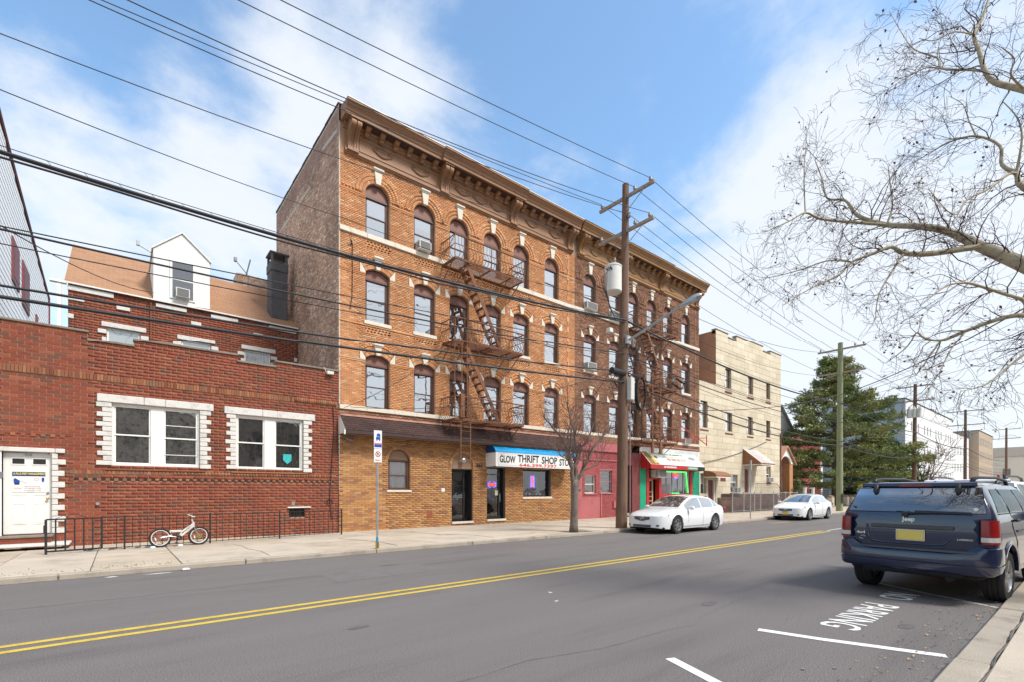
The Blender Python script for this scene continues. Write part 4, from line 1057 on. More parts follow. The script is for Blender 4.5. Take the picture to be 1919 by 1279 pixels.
    for i in range(0, len(edges), 2):
        a, b = edges[i], edges[i + 1]
        g = .0
        for z, pr in ((10.40, .03), (10.46, .045), (6.86, .03), (6.92, .045), (13.56, .03), (13.62, .045)):
            aa = a + (.25 if z < 13 and i > 0 else 0); bb_ = b - (.25 if z < 13 and i < len(edges) - 2 else 0)
            if bb_ - aa > .05: mb.box(aa if z > 13 else a + .001, bb_ if z > 13 else b - .001, Y - pr, Y + .001, z + zo, z + .045 + zo)
        x = a + .14
        while x < b - .16:
            dn.append(((x, Y - .02, 13.79 + zo), (.035, .025, .04), 0)); x += .14
    put(mb, 'string_course', bm, root)
    mb = MB(); mb.box(X0, X1, Y - .04, Y + .001, 8.39 + zo, 8.43 + zo); put(mb, 'string_course', bm, root)
    for v, rws in vent: arch += vent_panel(root, *v, Y, bm, rws)
    arch += dn
    # toothed strip at the party line
    z = 5.05
    k = 0
    while z < 14.9:
        if not (11.8 < z + .3 and z < 12.2):
            arch2.append(((X1 - .50 - (.04 if k % 2 else 0), Y - .014, z + .14 + zo), (.045 + (.04 if k % 2 else 0), .014, .138), 0))
        z += .29; k += 1
    brickset(root, bx, bm)
    brickset(root, arch, bm, name='arch_brick', rest='arch_brickwork', nmax=250)
    brickset(root, arch2, bm, name='quoin_brick', rest='quoin_brickwork', nmax=100)
    for z0_, z1_ in ((11.93, 12.13), (4.86, 5.03)):
        x = X0; k = 0
        while x < X1 - .01:
            e = min(x + 1.12 + .1 * math.sin(k * 2.1), X1)
            if X1 - e < .3: e = X1
            mb = MB(); mb.bbox(x + .003, e - .003, Y - .08, Y + .06, z0_ + zo, z1_ + zo, .01); put(mb, 'belt_stone', 'limestone', root); x = e; k += 1
def fire_escape(root, x0, x1, zl, Y, dep, m='rust', ladder=None, stairs=()):
    fr = MB(); yo = Y - dep
    for z in zl:
        fr.box(x0, x1, yo, yo + .035, z - .09, z); fr.box(x0, x1, Y - .06, Y - .03, z - .07, z)
        for x in (x0, x1 - .03, (x0 + x1) / 2): fr.box(x, x + .03, yo + .035, Y, z - .08, z - .01)
        for x in (x0 + .05, x0 + .75, x1 - .8, x1 - .08):
            fr.bar((x, yo + .25, z - .08), (x, Y - .02, z - .72), .035); fr.bar((x, yo + .03, z - .1), (x, Y, z - .1), .04)
        # rails
        for h in (.95, .55):
            fr.tube([(x0, Y - .02, z + h), (x0, yo, z + h), (x1, yo, z + h), (x1, Y - .02, z + h)], .032 if h > .9 else .020, 5)
        for x in (x0, (x0 + x1) / 2, x1): fr.bar((x, yo, z), (x, yo, z + .95), .028)
        fr.tube([(x0 - .02, Y, z + .95), (x0 - .02, Y - .05, z + .95)], .05, 6)
        # angled brace bars
        fr.bar((x1, yo + .02, z + .05), (x1, Y - .1, z + .92), .02); fr.bar((x0, yo + .02, z + .92), (x0, Y - .1, z + .3), .018)
    F = put(fr, 'fire_escape', m, root)
    inv = I4
    # balusters with a bellied lower half (shared mesh)
    def bal(dirx, diry):
        mb = MB(); pf = [(0, .0), (.09, .05), (.15, .16), (.16, .27), (.10, .40), (.03, .50), (0, .56)]
        mb.tube([(dirx * d, diry * d, z) for d, z in pf], .0135, 4, cap=False); mb.tube([(0, 0, .56), (0, 0, .95)], .0105, 4, cap=False)
        me = bpy.data.meshes.new('baluster'); me.from_pydata(mb.v, [], mb.f); me.materials.append(MATS[m]); return me
    bf, bl_, br = bal(0, -1), bal(-1, 0), bal(1, 0)
    def place(me, p, nm):
        o = bpy.data.objects.new(nm, me); col.objects.link(o); o.parent = F; o.location = p
    n = int((x1 - x0) / .165)
    for z in zl:
        for i in range(1, n): place(bf, (x0 + (x1 - x0) * i / n, yo, z - .01), 'baluster')
        for i in range(1, 7): place(bl_, (x0, yo + dep * i / 7, z - .01), 'baluster'); place(br, (x1, yo + dep * i / 7, z - .01), 'baluster')
        hole = None
        for i in range(13):
            y = yo + .08 + (dep - .16) * i / 12
            mb = MB(); 
            mb.box(x0 + .03, x1 - .03, y - .012, y + .012, z - .035, z - .012); put(mb, 'slat', m, F)
    for (xa, za, xb, zb, y) in stairs:
        for dy in (-.27, .27):
            mb = MB(); mb.bar((xa, y + dy, za), (xb, y + dy, zb), .03, .17); put(mb, 'stringer', m, F)
        mb = MB()
        for dy in (-.27,):
            mb.tube([(xa + .35, y + dy, za + .35), (xb + .1, y + dy, zb + .85)], .014, 5); mb.tube([(xb + .1, y + dy, zb + .85), (xb + .1, y + dy, zb)], .012, 4)
        put(mb, 'hand_rail', m, F)
        nt_ = int(abs(za - zb) / .27)
        for i in range(1, nt_):
            t = i / nt_; x, z = xa + (xb - xa) * t, za + (zb - za) * t
            mb = MB(); mb.box(x - .09, x + .09, y - .26, y + .26, z - .012, z + .012); put(mb, 'tread', m, F)
    if ladder:
        xa, xb, y, zt_, zb_ = ladder
        for x in (xa, xb):
            mb = MB(); mb.box(x - .018, x + .018, y - .012, y + .012, zb_, zt_); put(mb, 'ladder_rail', m, F)
        z = zb_ + .15
        while z < zt_:
            mb = MB(); mb.cyl((xa, y, z), (xb, y, z), .011, n=6); put(mb, 'rung', m, F); z += .32
    return F
# ---------------- orange tenement
T1 = thing('orange_tenement', 'four-storey orange brick building with brown cornice, over the thrift shop', 'building', (13.3, 18.95, 0))
cen1 = [8.29, 10.47, 12.28, 14.20, 16.05, 18.22]
sp1 = {(4, 0): dict(lo='shade_gray'), (4, 1): dict(lo='shade_gray', uf=.6), (4, 2): dict(lo='shade_gray'), (4, 3): dict(lo='shade_white'), (4, 4): dict(lo='shade_white'), (4, 5): dict(lo='shade_white'),
       (3, 0): dict(lo='lace_dark'), (3, 1): dict(lo='shade_white'), (3, 2): dict(lo='interior', up='shade_gray'), (3, 3): dict(lo='curtain'), (3, 4): dict(lo='shade_white'), (3, 5): dict(lo='shade_white'),
       (2, 0): dict(lo='shade_cream'), (2, 1): dict(up='lace', lo='wood_board'), (2, 2): dict(lo='shade_cream', up='shade_white', uf=.6), (2, 3): dict(lo='interior_gray', up='curtain'), (2, 4): dict(lo='interior_gray', up='curtain'), (2, 5): dict(lo='interior', up='shade_gray', uf=.8)}
tenement(T1, 6.70, 20.0, cen1, 'orange_brick', 'mortar_brown', 'main', 0, sp1)
cornice(T1, 6.76, 19.93, [7.20, 11.42, 15.46, 19.55], 'cornice', (11.05, 15.85))
# west side wall
mb = MB(); mb.quad((6.70, 18.95, 5.0), (6.70, 18.95, 16.4), (6.70, 28.6, 16.4), (6.70, 28.6, 5.0)); mb.quad((6.70, 18.95, 16.4), (6.70, 18.95, 16.86), (6.70, 28.6, 16.86), (6.70, 28.6, 16.4))
mb.quad((6.95, 18.95, 16.2), (6.95, 18.95, 16.86), (6.95, 28.6, 16.86), (6.95, 28.6, 16.2)); mb.quad((6.7, 28.6, 5), (6.7, 28.6, 16.86), (20, 28.6, 16.86), (20, 28.6, 5))
put(mb, 'side_wall', 'mortar_light', T1)
sbx = []; top = []
nz = int((16.80 - 6.1) / .0705)
for r in range(nz):
    z = 6.1 + r * .0705; y = 18.96 - (.1 if r % 2 else 0)
    while y < 28.6:
        a, b = max(y, 18.97), min(y + .197, 28.58)
        if b - a > .03:
            if not (z < 9.4 and a > 25.2):
                e = (((6.70 - .004, (a + b) / 2, z + .031)), (.006 + random.random() * .004, (b - a) / 2 - .002, .0305), 0)
                lim = 15.6 + .9 * math.sin((a - 19) * .33) * .4 - (a - 19) * .02
                (top if z > lim else sbx).append(e)
        y += .205
brickmat('side_brick_pink', [(.46, .29, .22), (.40, .25, .19), (.52, .35, .27), (.36, .22, .165)], blotch=.25)
brickset(T1, sbx, 'side_brick', nmax=0); brickset(T1, top, 'side_brick_pink', nmax=0)
mb = MB(); 
for i in range(12): mb.bbox(6.66, 7.02, 18.95 + i * .805, 18.95 + (i + 1) * .805 - .01, 16.86, 16.92 + .03 * (i % 2), .01)
put(mb, 'parapet_coping', 'cornice_dark', T1)
mb = MB()
for (ya, yb, za, zb) in ((19.1, 20.9, 15.9, 16.1), (22.6, 27.9, 15.35, 15.5)): mb.bar((6.685, ya, za), (6.685, yb, zb), .01, .16)
put(mb, 'cement_patch', 'mortar_light', T1)
mb = MB(); mb.quad((6.9, 18.2, 16.7), (20.0, 18.2, 16.7), (20.0, 28.6, 16.3), (6.9, 28.6, 16.3)); put(mb, 'flat_roof', 'roof_tar', T1)
mb = MB(); mb.box(6.685, 6.735, 18.925, 18.945, 5.05, 16.1); put(mb, 'corner_bead', 'mortar_light', T1)
mb = MB(); mb.tube([(7.22, 18.91, 11.5), (7.22, 18.9, 10.4), (7.20, 18.9, 9.4), (7.12, 18.9, 8.9)], .014, 5); mb.tube([(7.22, 18.93, 11.5), (7.1, 18.8, 11.6)], .03, 6); put(mb, 'wall_cable', 'plastic_black', T1)
FE1 = fire_escape(T1, 11.35, 15.30, [11.92, 8.32, 4.84], 18.95, 1.10, ladder=(11.66, 12.17, 17.86, 5.9, 2.85),
                  stairs=[(12.05, 11.85, 13.95, 8.35, 18.25), (11.95, 8.28, 13.85, 4.86, 18.25)])
mb = MB()
for x in (11.35, 11.72, 12.0): mb.box(x - .015, x + .015, 17.86, 17.89, 4.9, 8.9)
put(mb, 'ladder_guide', 'rust', FE1)
mb = MB(); mb.bbox(11.6, 11.8, 17.75, 17.95, 4.85, 5.9, .02); mb.bbox(11.85, 11.95, 18.0, 18.1, 4.85, 5.5, .02); put(mb, 'counterweight', 'rust', FE1)
ac_unit(10.08, 10.66, 12.17, 12.56, 18.95, 'white air conditioner in the second top-floor window of the orange building')
# ---------------- ground floor with the thrift shop
YS = 18.90
wn = (8.72, 9.74, 1.68, 2.92, .47); d1 = (11.83, 13.00, .22, 2.82, .57); d2 = (13.82, 14.96, .26, 2.88); sw = (16.13, 18.10, 1.33, 2.76)
mb = wall(6.69, 19.87, 0, 4.62, YS, [wn, d1, d2, sw], depth=.38); put(mb, 'shopfront_wall', 'mortar_brown', T1)
blk = [wn + (.16,), d1 + (.14,), d2, sw, (d1[0], d1[1], .12, .24), (d2[0], d2[1], .15, .27)]
brickset(T1, courses(6.69, 19.87, .02, 4.0, YS, .30, .083, .012, blk, proud=.012), 'shop_brick')
ab = voussoirs(wn, YS, .0, .15, 21, proud=.03) + voussoirs(d1, YS, .0, .13, 23, proud=.03)
brickset(T1, ab, 'shop_brick', name='arch_brick', rest='arch_brickwork')
brickset(T1, courses(6.72, 19.87, 4.0, 4.86, YS + .03, .205, .0705, .009, [], proud=.01), 'brown_brick', nmax=60)
sash_win(T1, wn[0], wn[1], wn[2], wn[3], wn[4], YS, rev=.10, up='shade_white', lo='shade_white', zt=2.90, am='arch_tan', mid=.48)
mb = MB(); mb.bbox(8.66, 9.80, YS - .05, YS + .1, 1.58, 1.67, .01); put(mb, 'sill', 'limestone', T1)
mb = MB(); mb.bbox(16.08, 18.18, YS - .05, YS + .1, 1.22, 1.32, .01); put(mb, 'sill', 'limestone', T1)
for d in (d1, d2):
    mb = MB(); mb.bbox(d[0], d[1] + .02, YS - .08, YS + .35, d[2] - .10, d[2], .01); put(mb, 'door_sill', 'limestone', T1)
# apartment door (barred glass, arched panel above)
y = YS + .30
mb = MB(); P = arc_pts(d1, 16)
mb.prism([(d1[0], YS + .06, 2.66)] + [(p[0], YS + .06, max(p[1], 2.66)) for p in P] + [(d1[1], YS + .06, 2.66)], (0, .05, 0)); put(mb, 'arch_panel', 'arch_tan', T1)
mb = MB(); mb.box(d1[0], d1[0] + .06, y, y + .06, .22, 2.66); mb.box(d1[1] - .06, d1[1], YS + .05, y + .06, .22, 2.66); mb.box(d1[0] + .06, d1[1] - .06, y, y + .06, 2.50, 2.66); mb.box(d1[0], d1[1], YS + .05, y + .06, 2.62, 2.66); mb.box(d1[0] + .82, d1[0] + .9, y, y + .06, .22, 2.5); mb.box(d1[0] + .06, d1[1] - .06, y, y + .06, .22, .34)
DR = put(mb, 'door', 'black_frame', T1)
for i in range(6):
    z = .34 + (2.50 - .34) * (i + 1) / 7; mb = MB(); mb.box(d1[0] + .06, d1[0] + .82, y + .01, y + .04, z - .014, z + .014); put(mb, 'bar', 'black_frame', DR)
mb = MB(); mb.quad((d1[0] + .06, y + .03, .34), (d1[1] - .06, y + .03, .34), (d1[1] - .06, y + .03, 2.5), (d1[0] + .06, y + .03, 2.5)); put(mb, 'pane', 'glass', DR)
mb = MB(); mb.quad((d1[0], y + .5, .2), (d1[1], y + .5, .2), (d1[1], y + .5, 2.7), (d1[0], y + .5, 2.7)); put(mb, 'hallway', 'interior_gray', DR)
mb = MB(); mb.box(d1[0] - .1, d1[1] + .1, YS + .4, y + .6, 0.1, 3.6, skip=(2,)); put(mb, 'hallway_walls', 'interior_gray', DR)
mb = MB(); mb.lathe((12.40, YS + .04, 3.05), (0, -1, 0), [(0, .05), (.06, .06), (.1, .10), (.22, .11), (.26, .02)], 14); mb.tube([(12.25, YS - .02, 3.0), (12.35, YS - .05, 3.12)], .03, 6); LP = put(mb, 'door_lamp', 'galvanized', T1)
# shop door
y = YS + .16
mb = MB(); mb.box(d2[0], d2[0] + .05, y, y + .06, .26, 2.88); mb.box(d2[1] - .09, d2[1], YS + .02, y + .06, .26, 2.88); mb.box(d2[0] + .05, d2[1] - .09, y, y + .06, 2.72, 2.88); mb.box(d2[0] + .05, d2[1] - .09, y, y + .06, .26, .42); mb.box(d2[0] + .82, d2[0] + .88, y - .02, y + .06, .42, 2.72); mb.box(d2[0] + .05, d2[0] + .82, y, y + .05, 2.42, 2.46)
DR = put(mb, 'door', 'black_frame', T1)
mb = MB(); mb.quad((d2[0] + .05, y + .03, .42), (d2[1] - .09, y + .03, .42), (d2[1] - .09, y + .03, 2.72), (d2[0] + .05, y + .03, 2.72)); put(mb, 'pane', 'glass', DR)
mat('yellow_room', (.45, .36, .09), rough=.9, var=.3, vscale=6); mat('cloth_mix', (.10, .09, .09), rough=.95, var=.5, vscale=8, stain=(.02, .02, .025))
mb = MB(); mb.quad((d2[0] - .3, y + 1.2, 0), (d2[1] + .3, y + 1.2, 0), (d2[1] + .3, y + 1.2, 2.15), (d2[0] - .3, y + 1.2, 2.15)); put(mb, 'shop_interior', 'cloth_mix', DR)
mb = MB(); mb.quad((d2[0] - .3, y + 1.2, 2.15), (d2[1] + .3, y + 1.2, 2.15), (d2[1] + .3, y + 1.2, 3.1), (d2[0] - .3, y + 1.2, 3.1)); put(mb, 'shop_interior', 'yellow_room', DR)
mb = MB(); mb.box(d2[0] - .3, d2[1] + .3, YS + .4, y + 1.25, 0, 3.2, skip=(2,)); put(mb, 'shop_room', 'interior_gray', DR)
mb = MB(); mb.box(d2[0] + .88, d2[0] + .90, y - .06, y - .02, 1.1, 1.5); put(mb, 'handle', 'chrome', DR)
mb = MB(); mb.box(14.46, 14.72, y + .018, y + .022, 1.42, 1.66); put(mb, 'notice', 'shade_cream', DR)
mat('neon_red', (.9, .05, .03), emis=(1, .04, .03), estr=1.6); mat('neon_blue', (.1, .1, .9), emis=(.10, .08, 1), estr=1.6); mat('neon_green', (.05, .9, .1), emis=(.04, 1, .10), estr=.9)
NS = thing('neon_sign', 'red OPEN neon sign with blue arcs in the thrift shop door', 'neon sign', (14.28, y + .02, 1.8))
text('OPEN', .17, 'neon_red', NS, 'lettering', (14.06, y + .015, 1.89), xs=.95, ext=.006, off=.006)
mb = MB()
for a0, a1 in ((.25, pi - .25), (pi + .25, 2 * pi - .25)):
    for p_, q_ in ((0, .38), (.62, 1)):
        mb.tube([(14.27 + .27 * math.cos(a0 + (a1 - a0) * (p_ + (q_ - p_) * i / 6)), y + .015, 1.95 + .15 * math.sin(a0 + (a1 - a0) * (p_ + (q_ - p_) * i / 6))) for i in range(7)], .013, 5)
put(mb, 'tube', 'neon_blue', NS)
# shop window
y = YS + .14
mb = MB(); a, b, c, d = sw
mb.box(a, a + .05, y, y + .06, c, d); mb.box(b - .12, b, YS + .03, y + .06, c, d); mb.box(a + .05, b - .12, y, y + .06, d - .09, d); mb.box(a + .05, b - .12, y, y + .06, c, c + .07)
W_ = put(mb, 'shop_window', 'black_frame', T1)
mb = MB(); mb.quad((a + .05, y + .03, c + .07), (b - .12, y + .03, c + .07), (b - .12, y + .03, d - .09), (a + .05, y + .03, d - .09)); put(mb, 'pane', 'glass', W_)
mb = MB(); mb.quad((a - .2, y + 1.1, c - .4), (b + .2, y + 1.1, c - .4), (b + .2, y + 1.1, d + .3), (a - .2, y + 1.1, d + .3)); mb.quad((a - .2, y + .1, c), (b + .2, y + .1, c), (b + .2, y + 1.1, c), (a - .2, y + 1.1, c)); put(mb, 'display_back', 'interior_gray', W_)
mb = MB(); mb.box(a - .25, b + .25, YS + .4, y + 1.2, c - .4, d + .35, skip=(2,)); put(mb, 'display_room', 'interior_gray', W_)
mb = MB()
for i in range(16):
    x = random.uniform(a + .1, b - .3); z = c + .07; mb.bbox(x, x + random.uniform(.1, .25), y + .2 + random.random() * .5, y + .8 + random.random() * .2, z, z + random.uniform(.08, .5), .02)
put(mb, 'display_goods', 'cloth_mix', W_)
mb = MB()
for i in range(7):
    x = a + .15 + i * .25; mb.bbox(x, x + .14, y + .15, y + .25, c + .07, c + .12 + .05 * (i % 3), .02)
put(mb, 'display_trinkets', 'shade_white', W_)
mb = MB()
for i in range(5): x = a + 1.05 + i * .14; mb.bbox(x, x + .1, y + .6, y + .9, c + .35, c + 1.05, .03)
put(mb, 'hanging_clothes', 'teal_paper', W_)
NS = thing('neon_sign', 'tall blue neon rectangle with red letters in the thrift shop window', 'neon sign', (16.95, y + .05, 1.8))
mb = MB(); mb.tube([(16.83, y + .05, 1.83), (17.07, y + .05, 1.83), (17.07, y + .05, 2.43), (16.83, y + .05, 2.43)], .016, 5, closed=True); put(mb, 'tube', 'neon_blue', NS)
for i, ch in enumerate('OPEN'): text(ch, .15, 'neon_red', NS, 'lettering', (16.95, y + .05, 2.28 - i * .135), align='CENTER', ext=.006, off=.008, xs=1.1)
# mansard canopy with brown shingles
mb = MB(); y0_, z0_, y1_, z1_ = 18.33, 3.98, YS, 4.60
mb.prism([(6.72, y1_, z1_), (6.72, y1_, 3.88), (6.72, y0_, 3.88), (6.72, y0_, 3.98)], (13.3, 0, 0)); CN = put(mb, 'canopy', 'shingle_brown', T1)
brickmat('shingle_dark', [(.060, .034, .030), (.075, .043, .037), (.050, .030, .027), (.085, .050, .043)], blotch=.2)
RLc = math.hypot(y1_ - y0_, z1_ - z0_); shingles(T1, 6.73, 20.02, y0_, z0_, (y1_ - y0_) / RLc, (z1_ - z0_) / RLc, RLc, .32, .125, 'shingle_dark', gap=.01, nmax=300, th=.009)
mb = MB(); mb.quad((6.66, y1_, z1_ + .02), (6.66, y1_, 3.86), (6.66, y0_ - .05, 3.86), (6.66, y0_ - .05, 3.98)); mb.quad((6.715, y1_, 3.86), (6.715, y1_, z1_ + .02), (6.715, y0_ - .05, 3.98), (6.715, y0_ - .05, 3.86)); mb.box(6.66, 6.715, y0_ - .05, y0_, 3.80, 3.98); put(mb, 'canopy_end', 'white_frame', T1)
mat('peach_flash', (.50, .26, .20), rough=.7, var=.15)
mb = MB(); mb.bar((6.72, YS - .02, 4.63), (20.02, YS - .02, 4.63), .06, .07); put(mb, 'canopy_flashing', 'peach_flash', T1)
mb = MB(); mb.bbox(6.72, 20.02, y0_ - .04, y0_ - .002, 3.84, 3.97, .006); mb.bbox(6.72, 20.02, y0_ - .02, y0_ + .05, 3.79, 3.84, .006); put(mb, 'canopy_fascia', 'cornice_dark', T1)
# thrift shop awning
AW = thing('shop_awning', 'white and blue vinyl awning reading GLOW THRIFT SHOP STORE', 'awning', (16.4, 18.5, 2.8))
mat('vinyl_white', (.80, .79, .76), rough=.4, var=.03, vscale=2); mat('vinyl_blue', (.0, .27, .56), rough=.35, var=.12, vscale=2.2, stain=(.03, .40, .68)); mat('vinyl_navy', (.01, .06, .22), rough=.4, var=.05)
xa, xb, yf_, zb_, zm_ = 13.75, 19.20, 18.08, 2.80, 3.46
mb = MB(); mb.quad((xa, yf_, zb_), (xb, yf_, zb_), (xb, yf_, zm_), (xa, yf_, zm_)); mb.quad((xa, YS - .02, zb_), (xa, yf_, zb_), (xa, yf_, zm_), (xa, YS - .02, zm_)); mb.quad((xb, yf_, zb_), (xb, YS - .02, zb_), (xb, YS - .02, zm_), (xb, yf_, zm_)); put(mb, 'valance', 'vinyl_white', AW)
rows = []
for j in range(9):
    a = pi / 2 * j / 8; r = []
    for i in range(41):
        x = xa + (xb - xa) * i / 40; sag = .025 * abs(math.sin(pi * i / 40 * 7)) * math.sin(a) + .012 * math.sin(a * 2)
        r.append((x, YS - .02 - (YS - .02 - yf_) * math.cos(a), zm_ + (.42 - sag) * math.sin(a)))
    rows.append(r)
mb = MB(); mb.grid(rows); put(mb, 'hood', 'vinyl_blue', AW, smooth=True)
for xe in (xa, xb):
    mb = MB(); mb.poly([(xe, YS - .02, zm_)] + [(xe, YS - .02 - (YS - .02 - yf_) * math.cos(pi / 2 * j / 8), zm_ + .42 * math.sin(pi / 2 * j / 8)) for j in range(9)]); put(mb, 'hood_end', 'vinyl_navy', AW)
for k, (w_, xx, zz_, hh) in enumerate((('GLOW', 13.98, 3.00, .33), ('THRIFT', 15.10, 3.05, .35), ('SHOP', 16.68, 3.03, .35), ('STORE', 17.94, 2.97, .35))):
    text(w_, hh * 1.28, 'ink_black', AW, 'lettering', (xx, yf_ - .006, zz_ + .0), fit=(.97, 1.40, 1.10, 1.12)[k], high=hh, ext=.002, off=.010)
text('646.399.7397', .20, 'ink_red', AW, 'phone_number', (15.20, yf_ - .006, 2.84), fit=2.55, high=.15, ext=.002, off=.003)
text('561', .10, 'ink_red', AW, 'number', (13.99, yf_ - .006, 3.335), xs=1.4, ext=.001, off=-.002)
mb = MB()
for q in ((13.90, 19.15, 2.865, 2.871), (13.90, 19.15, 3.41, 3.416), (13.90, 13.906, 2.87, 3.41), (19.144, 19.15, 2.87, 3.41)): mb.box(q[0], q[1], yf_ - .005, yf_ - .001, q[2], q[3])
put(mb, 'border_line', 'ink_red', AW)
mb = MB(); mb.tube([(xa, yf_, zb_), (xb, yf_, zb_), (xb, YS, zb_), (xa, YS, zb_)], .015, 5, closed=True)
for i in range(5): x = xa + (xb - xa) * i / 4; mb.tube([(x, yf_ + .01, zm_), (x, YS - .02, zm_)], .012, 4)
put(mb, 'frame', 'galvanized', AW)
text('561', .25, 'ink_black', T1, 'house_number', (13.19, YS - .03, 2.78), xs=1.05, ext=.01, off=.006)
SC = thing('security_camera', 'dark bullet camera on the tan brick wall under the canopy', 'camera', (6.98, YS, 3.6))
mb = MB(); mb.tube([(6.9, YS, 3.62), (6.93, YS - .12, 3.66)], .02, 6); put(mb, 'mount', 'steel_gray', SC)
mb = MB(); mb.cyl((6.88, YS - .13, 3.72), (7.16, YS - .22, 3.60), .045, n=12); mb.bar((6.86, YS - .12, 3.775), (7.2, YS - .23, 3.655), .10, .012); put(mb, 'body', 'steel_gray', SC)
mb = MB(); mb.bbox(11.28, 11.46, YS - .03, YS - .011, 1.60, 1.76, .006); put(mb, 'doorbell_plate', 'white_frame', T1)
mb = MB(); mb.bbox(10.55, 10.82, YS - .025, YS - .011, .43, .75, .006); put(mb, 'wall_flap', 'band_brick', T1)
# ---------------- brown tenement
T2 = thing('brown_tenement', 'four-storey dark brown brick building with ochre cornice, behind the wooden utility pole', 'building', (26.6, 18.95, 0))
cen2 = [21.29, 23.56, 25.37, 27.33, 29.22, 31.46]
sp2 = {(4, 0): dict(lo='shade_white'), (4, 1): dict(lo='shade_white', up='shade_gray'), (4, 2): dict(lo='shade_gray'), (4, 3): dict(lo='curtain'), (4, 4): dict(lo='curtain'), (4, 5): dict(lo='shade_gray'),
       (3, 0): dict(lo='shade_white', up='shade_gray'), (3, 1): dict(lo='interior'), (3, 2): dict(lo='lace'), (3, 3): dict(lo='curtain'), (3, 4): dict(lo='interior_gray'), (3, 5): dict(lo='interior_gray'),
       (2, 0): dict(lo='shade_gray'), (2, 1): dict(lo='shade_gray', up='curtain'), (2, 2): dict(lo='shade_gray', up='shade_white'), (2, 3): dict(lo='interior_gray', up='lace'), (2, 4): dict(lo='shade_white'), (2, 5): dict(lo='interior')}
tenement(T2, 20.0, 33.25, cen2, 'brown_brick', 'mortar_dark', 'brown', .02, sp2)
cornice(T2, 20.06, 33.38, [20.48, 24.35, 28.35, 32.80], 'cornice_b', (24.0, 28.75), zo=.03)
mb = MB(); mb.quad((33.25, 18.95, 4.4), (33.25, 28.6, 4.4), (33.25, 28.6, 16.8), (33.25, 18.95, 16.8)); mb.quad((20.0, 18.2, 16.72), (33.25, 18.2, 16.72), (33.25, 28.6, 16.3), (20, 28.6, 16.3)); mb.quad((20, 28.6, 4), (33.25, 28.6, 4), (33.25, 28.6, 16.8), (20, 28.6, 16.8)); put(mb, 'side_wall', 'mortar_dark', T2)
FE2 = fire_escape(T2, 24.75, 28.70, [11.92, 8.30, 4.78], 18.95, 1.10, stairs=[(25.4, 11.85, 27.4, 8.33, 18.25), (25.4, 8.26, 27.5, 4.80, 18.25)])
mb = MB()
for x in (25.9, 26.75): mb.box(x - .04, x + .04, 17.84, 17.90, 4.1, 9.0)
for x in (25.9, 26.75): mb.bbox(x - .10, x + .10, 17.80, 17.92, 4.0, 4.75, .02)
put(mb, 'ladder_guide', 'rust', FE2)
for i in range(14): mb = MB(); mb.cyl((25.9, 17.87, 4.9 + i * .3), (26.75, 17.87, 4.9 + i * .3), .012, n=6); put(mb, 'rung', 'rust', FE2)
for (x0_, x1_, z, lb) in ((20.78, 21.66, 12.17, 'white air conditioner in the first top-floor window of the brown building'), (23.0, 23.95, 12.17, 'white air conditioner in the top-floor window just below the transformer'),
                          (20.85, 21.60, 8.64, 'white air conditioner in the third-floor window of the brown building'), (31.0, 31.75, 4.95, 'white air conditioner low in the window above the green shop')):
    ac_unit(x0_, x1_, z, z + .42, 18.95, lb)
mb = MB()
for a, b in (((29.0, 17.85, 6.0), (33.2, 18.3, 5.0)), ((29.0, 17.85, 5.1), (33.2, 18.3, 5.5)), ((33.2, 18.3, 4.9), (33.2, 18.3, 5.7)), ((29.0, 18.9, 5.1), (33.2, 18.9, 5.0))): mb.bar(a, b, .05)
SGF = single(mb, 'sign_frame', 'red_paint', 'empty dark red steel sign frame beside the lowest fire escape platform', 'sign frame')
# ground floor of the brown building
mb = wall(19.87, 24.0, 0, 4.9, YS, [(20.80, 21.75, 1.50, 2.56), (22.17, 23.27, 1.52, 2.88)], depth=.25); put(mb, 'pink_wall', 'pink_paint', T2)
bks = courses(19.9, 24.0, 1.3, 3.95, YS, .21, .075, .010, [(20.80, 21.75, 1.4, 2.60), (22.12, 23.3, 1.45, 2.93), (19.9, 20.6, 0, 5)], proud=.008)
bks += courses(22.3, 24.0, .1, 1.3, YS, .21, .075, .010, [], proud=.008)
brickset(T2, bks, 'pink_brick', nmax=150)
mb = MB(); mb.bbox(19.9, 24.0, YS - .06, YS, 3.42, 3.50, .01); mb.bbox(19.9, 24.05, YS - .10, YS, 3.96, 4.10, .02); mb.bbox(23.9, 24.05, YS - .05, YS, 0.1, 3.96, .01); mb.bbox(22.15, 22.3, YS - .05, YS, .1, 1.5, .02); put(mb, 'pink_trim', 'pink_paint', T2)
for (a, b, c, d) in ((20.80, 21.75, 1.50, 2.56), (22.17, 23.27, 1.52, 2.88)):
    mb = MB(); y = YS + .1; mb.box(a, a + .05, y, y + .05, c, d); mb.box(b - .05, b, y, y + .05, c, d); mb.box(a + .05, b - .05, y, y + .05, d - .05, d); mb.box(a + .05, b - .05, y, y + .05, c, c + .05); mb.box(a + .05, b - .05, y + .01, y + .05, (c + d) / 2 - .02, (c + d) / 2 + .02)
    W_ = put(mb, 'window', 'white_frame' if a < 22 else 'galvanized', T2)
    mb = MB(); mb.quad((a, y + .03, c), (b, y + .03, c), (b, y + .03, d), (a, y + .03, d)); put(mb, 'pane', 'glass_dark', W_)
    mb = MB(); mb.quad((a, y + .10, c), (b, y + .10, c), (b, y + .10, d), (a, y + .10, d)); put(mb, 'blind', 'wood_board' if a < 22 else 'shade_gray', W_)
    for i in range(5 if a > 22 else 0): mb = MB(); z = c + (d - c) * (i + 1) / 6; mb.box(a + .02, b - .02, YS - .03, YS - .01, z - .008, z + .008); put(mb, 'security_bar', 'pink_paint', W_)
    mb = MB(); mb.bbox(a - .05, b + .05, YS - .06, YS + .05, c - .08, c, .01); put(mb, 'sill', 'pink_paint', T2)
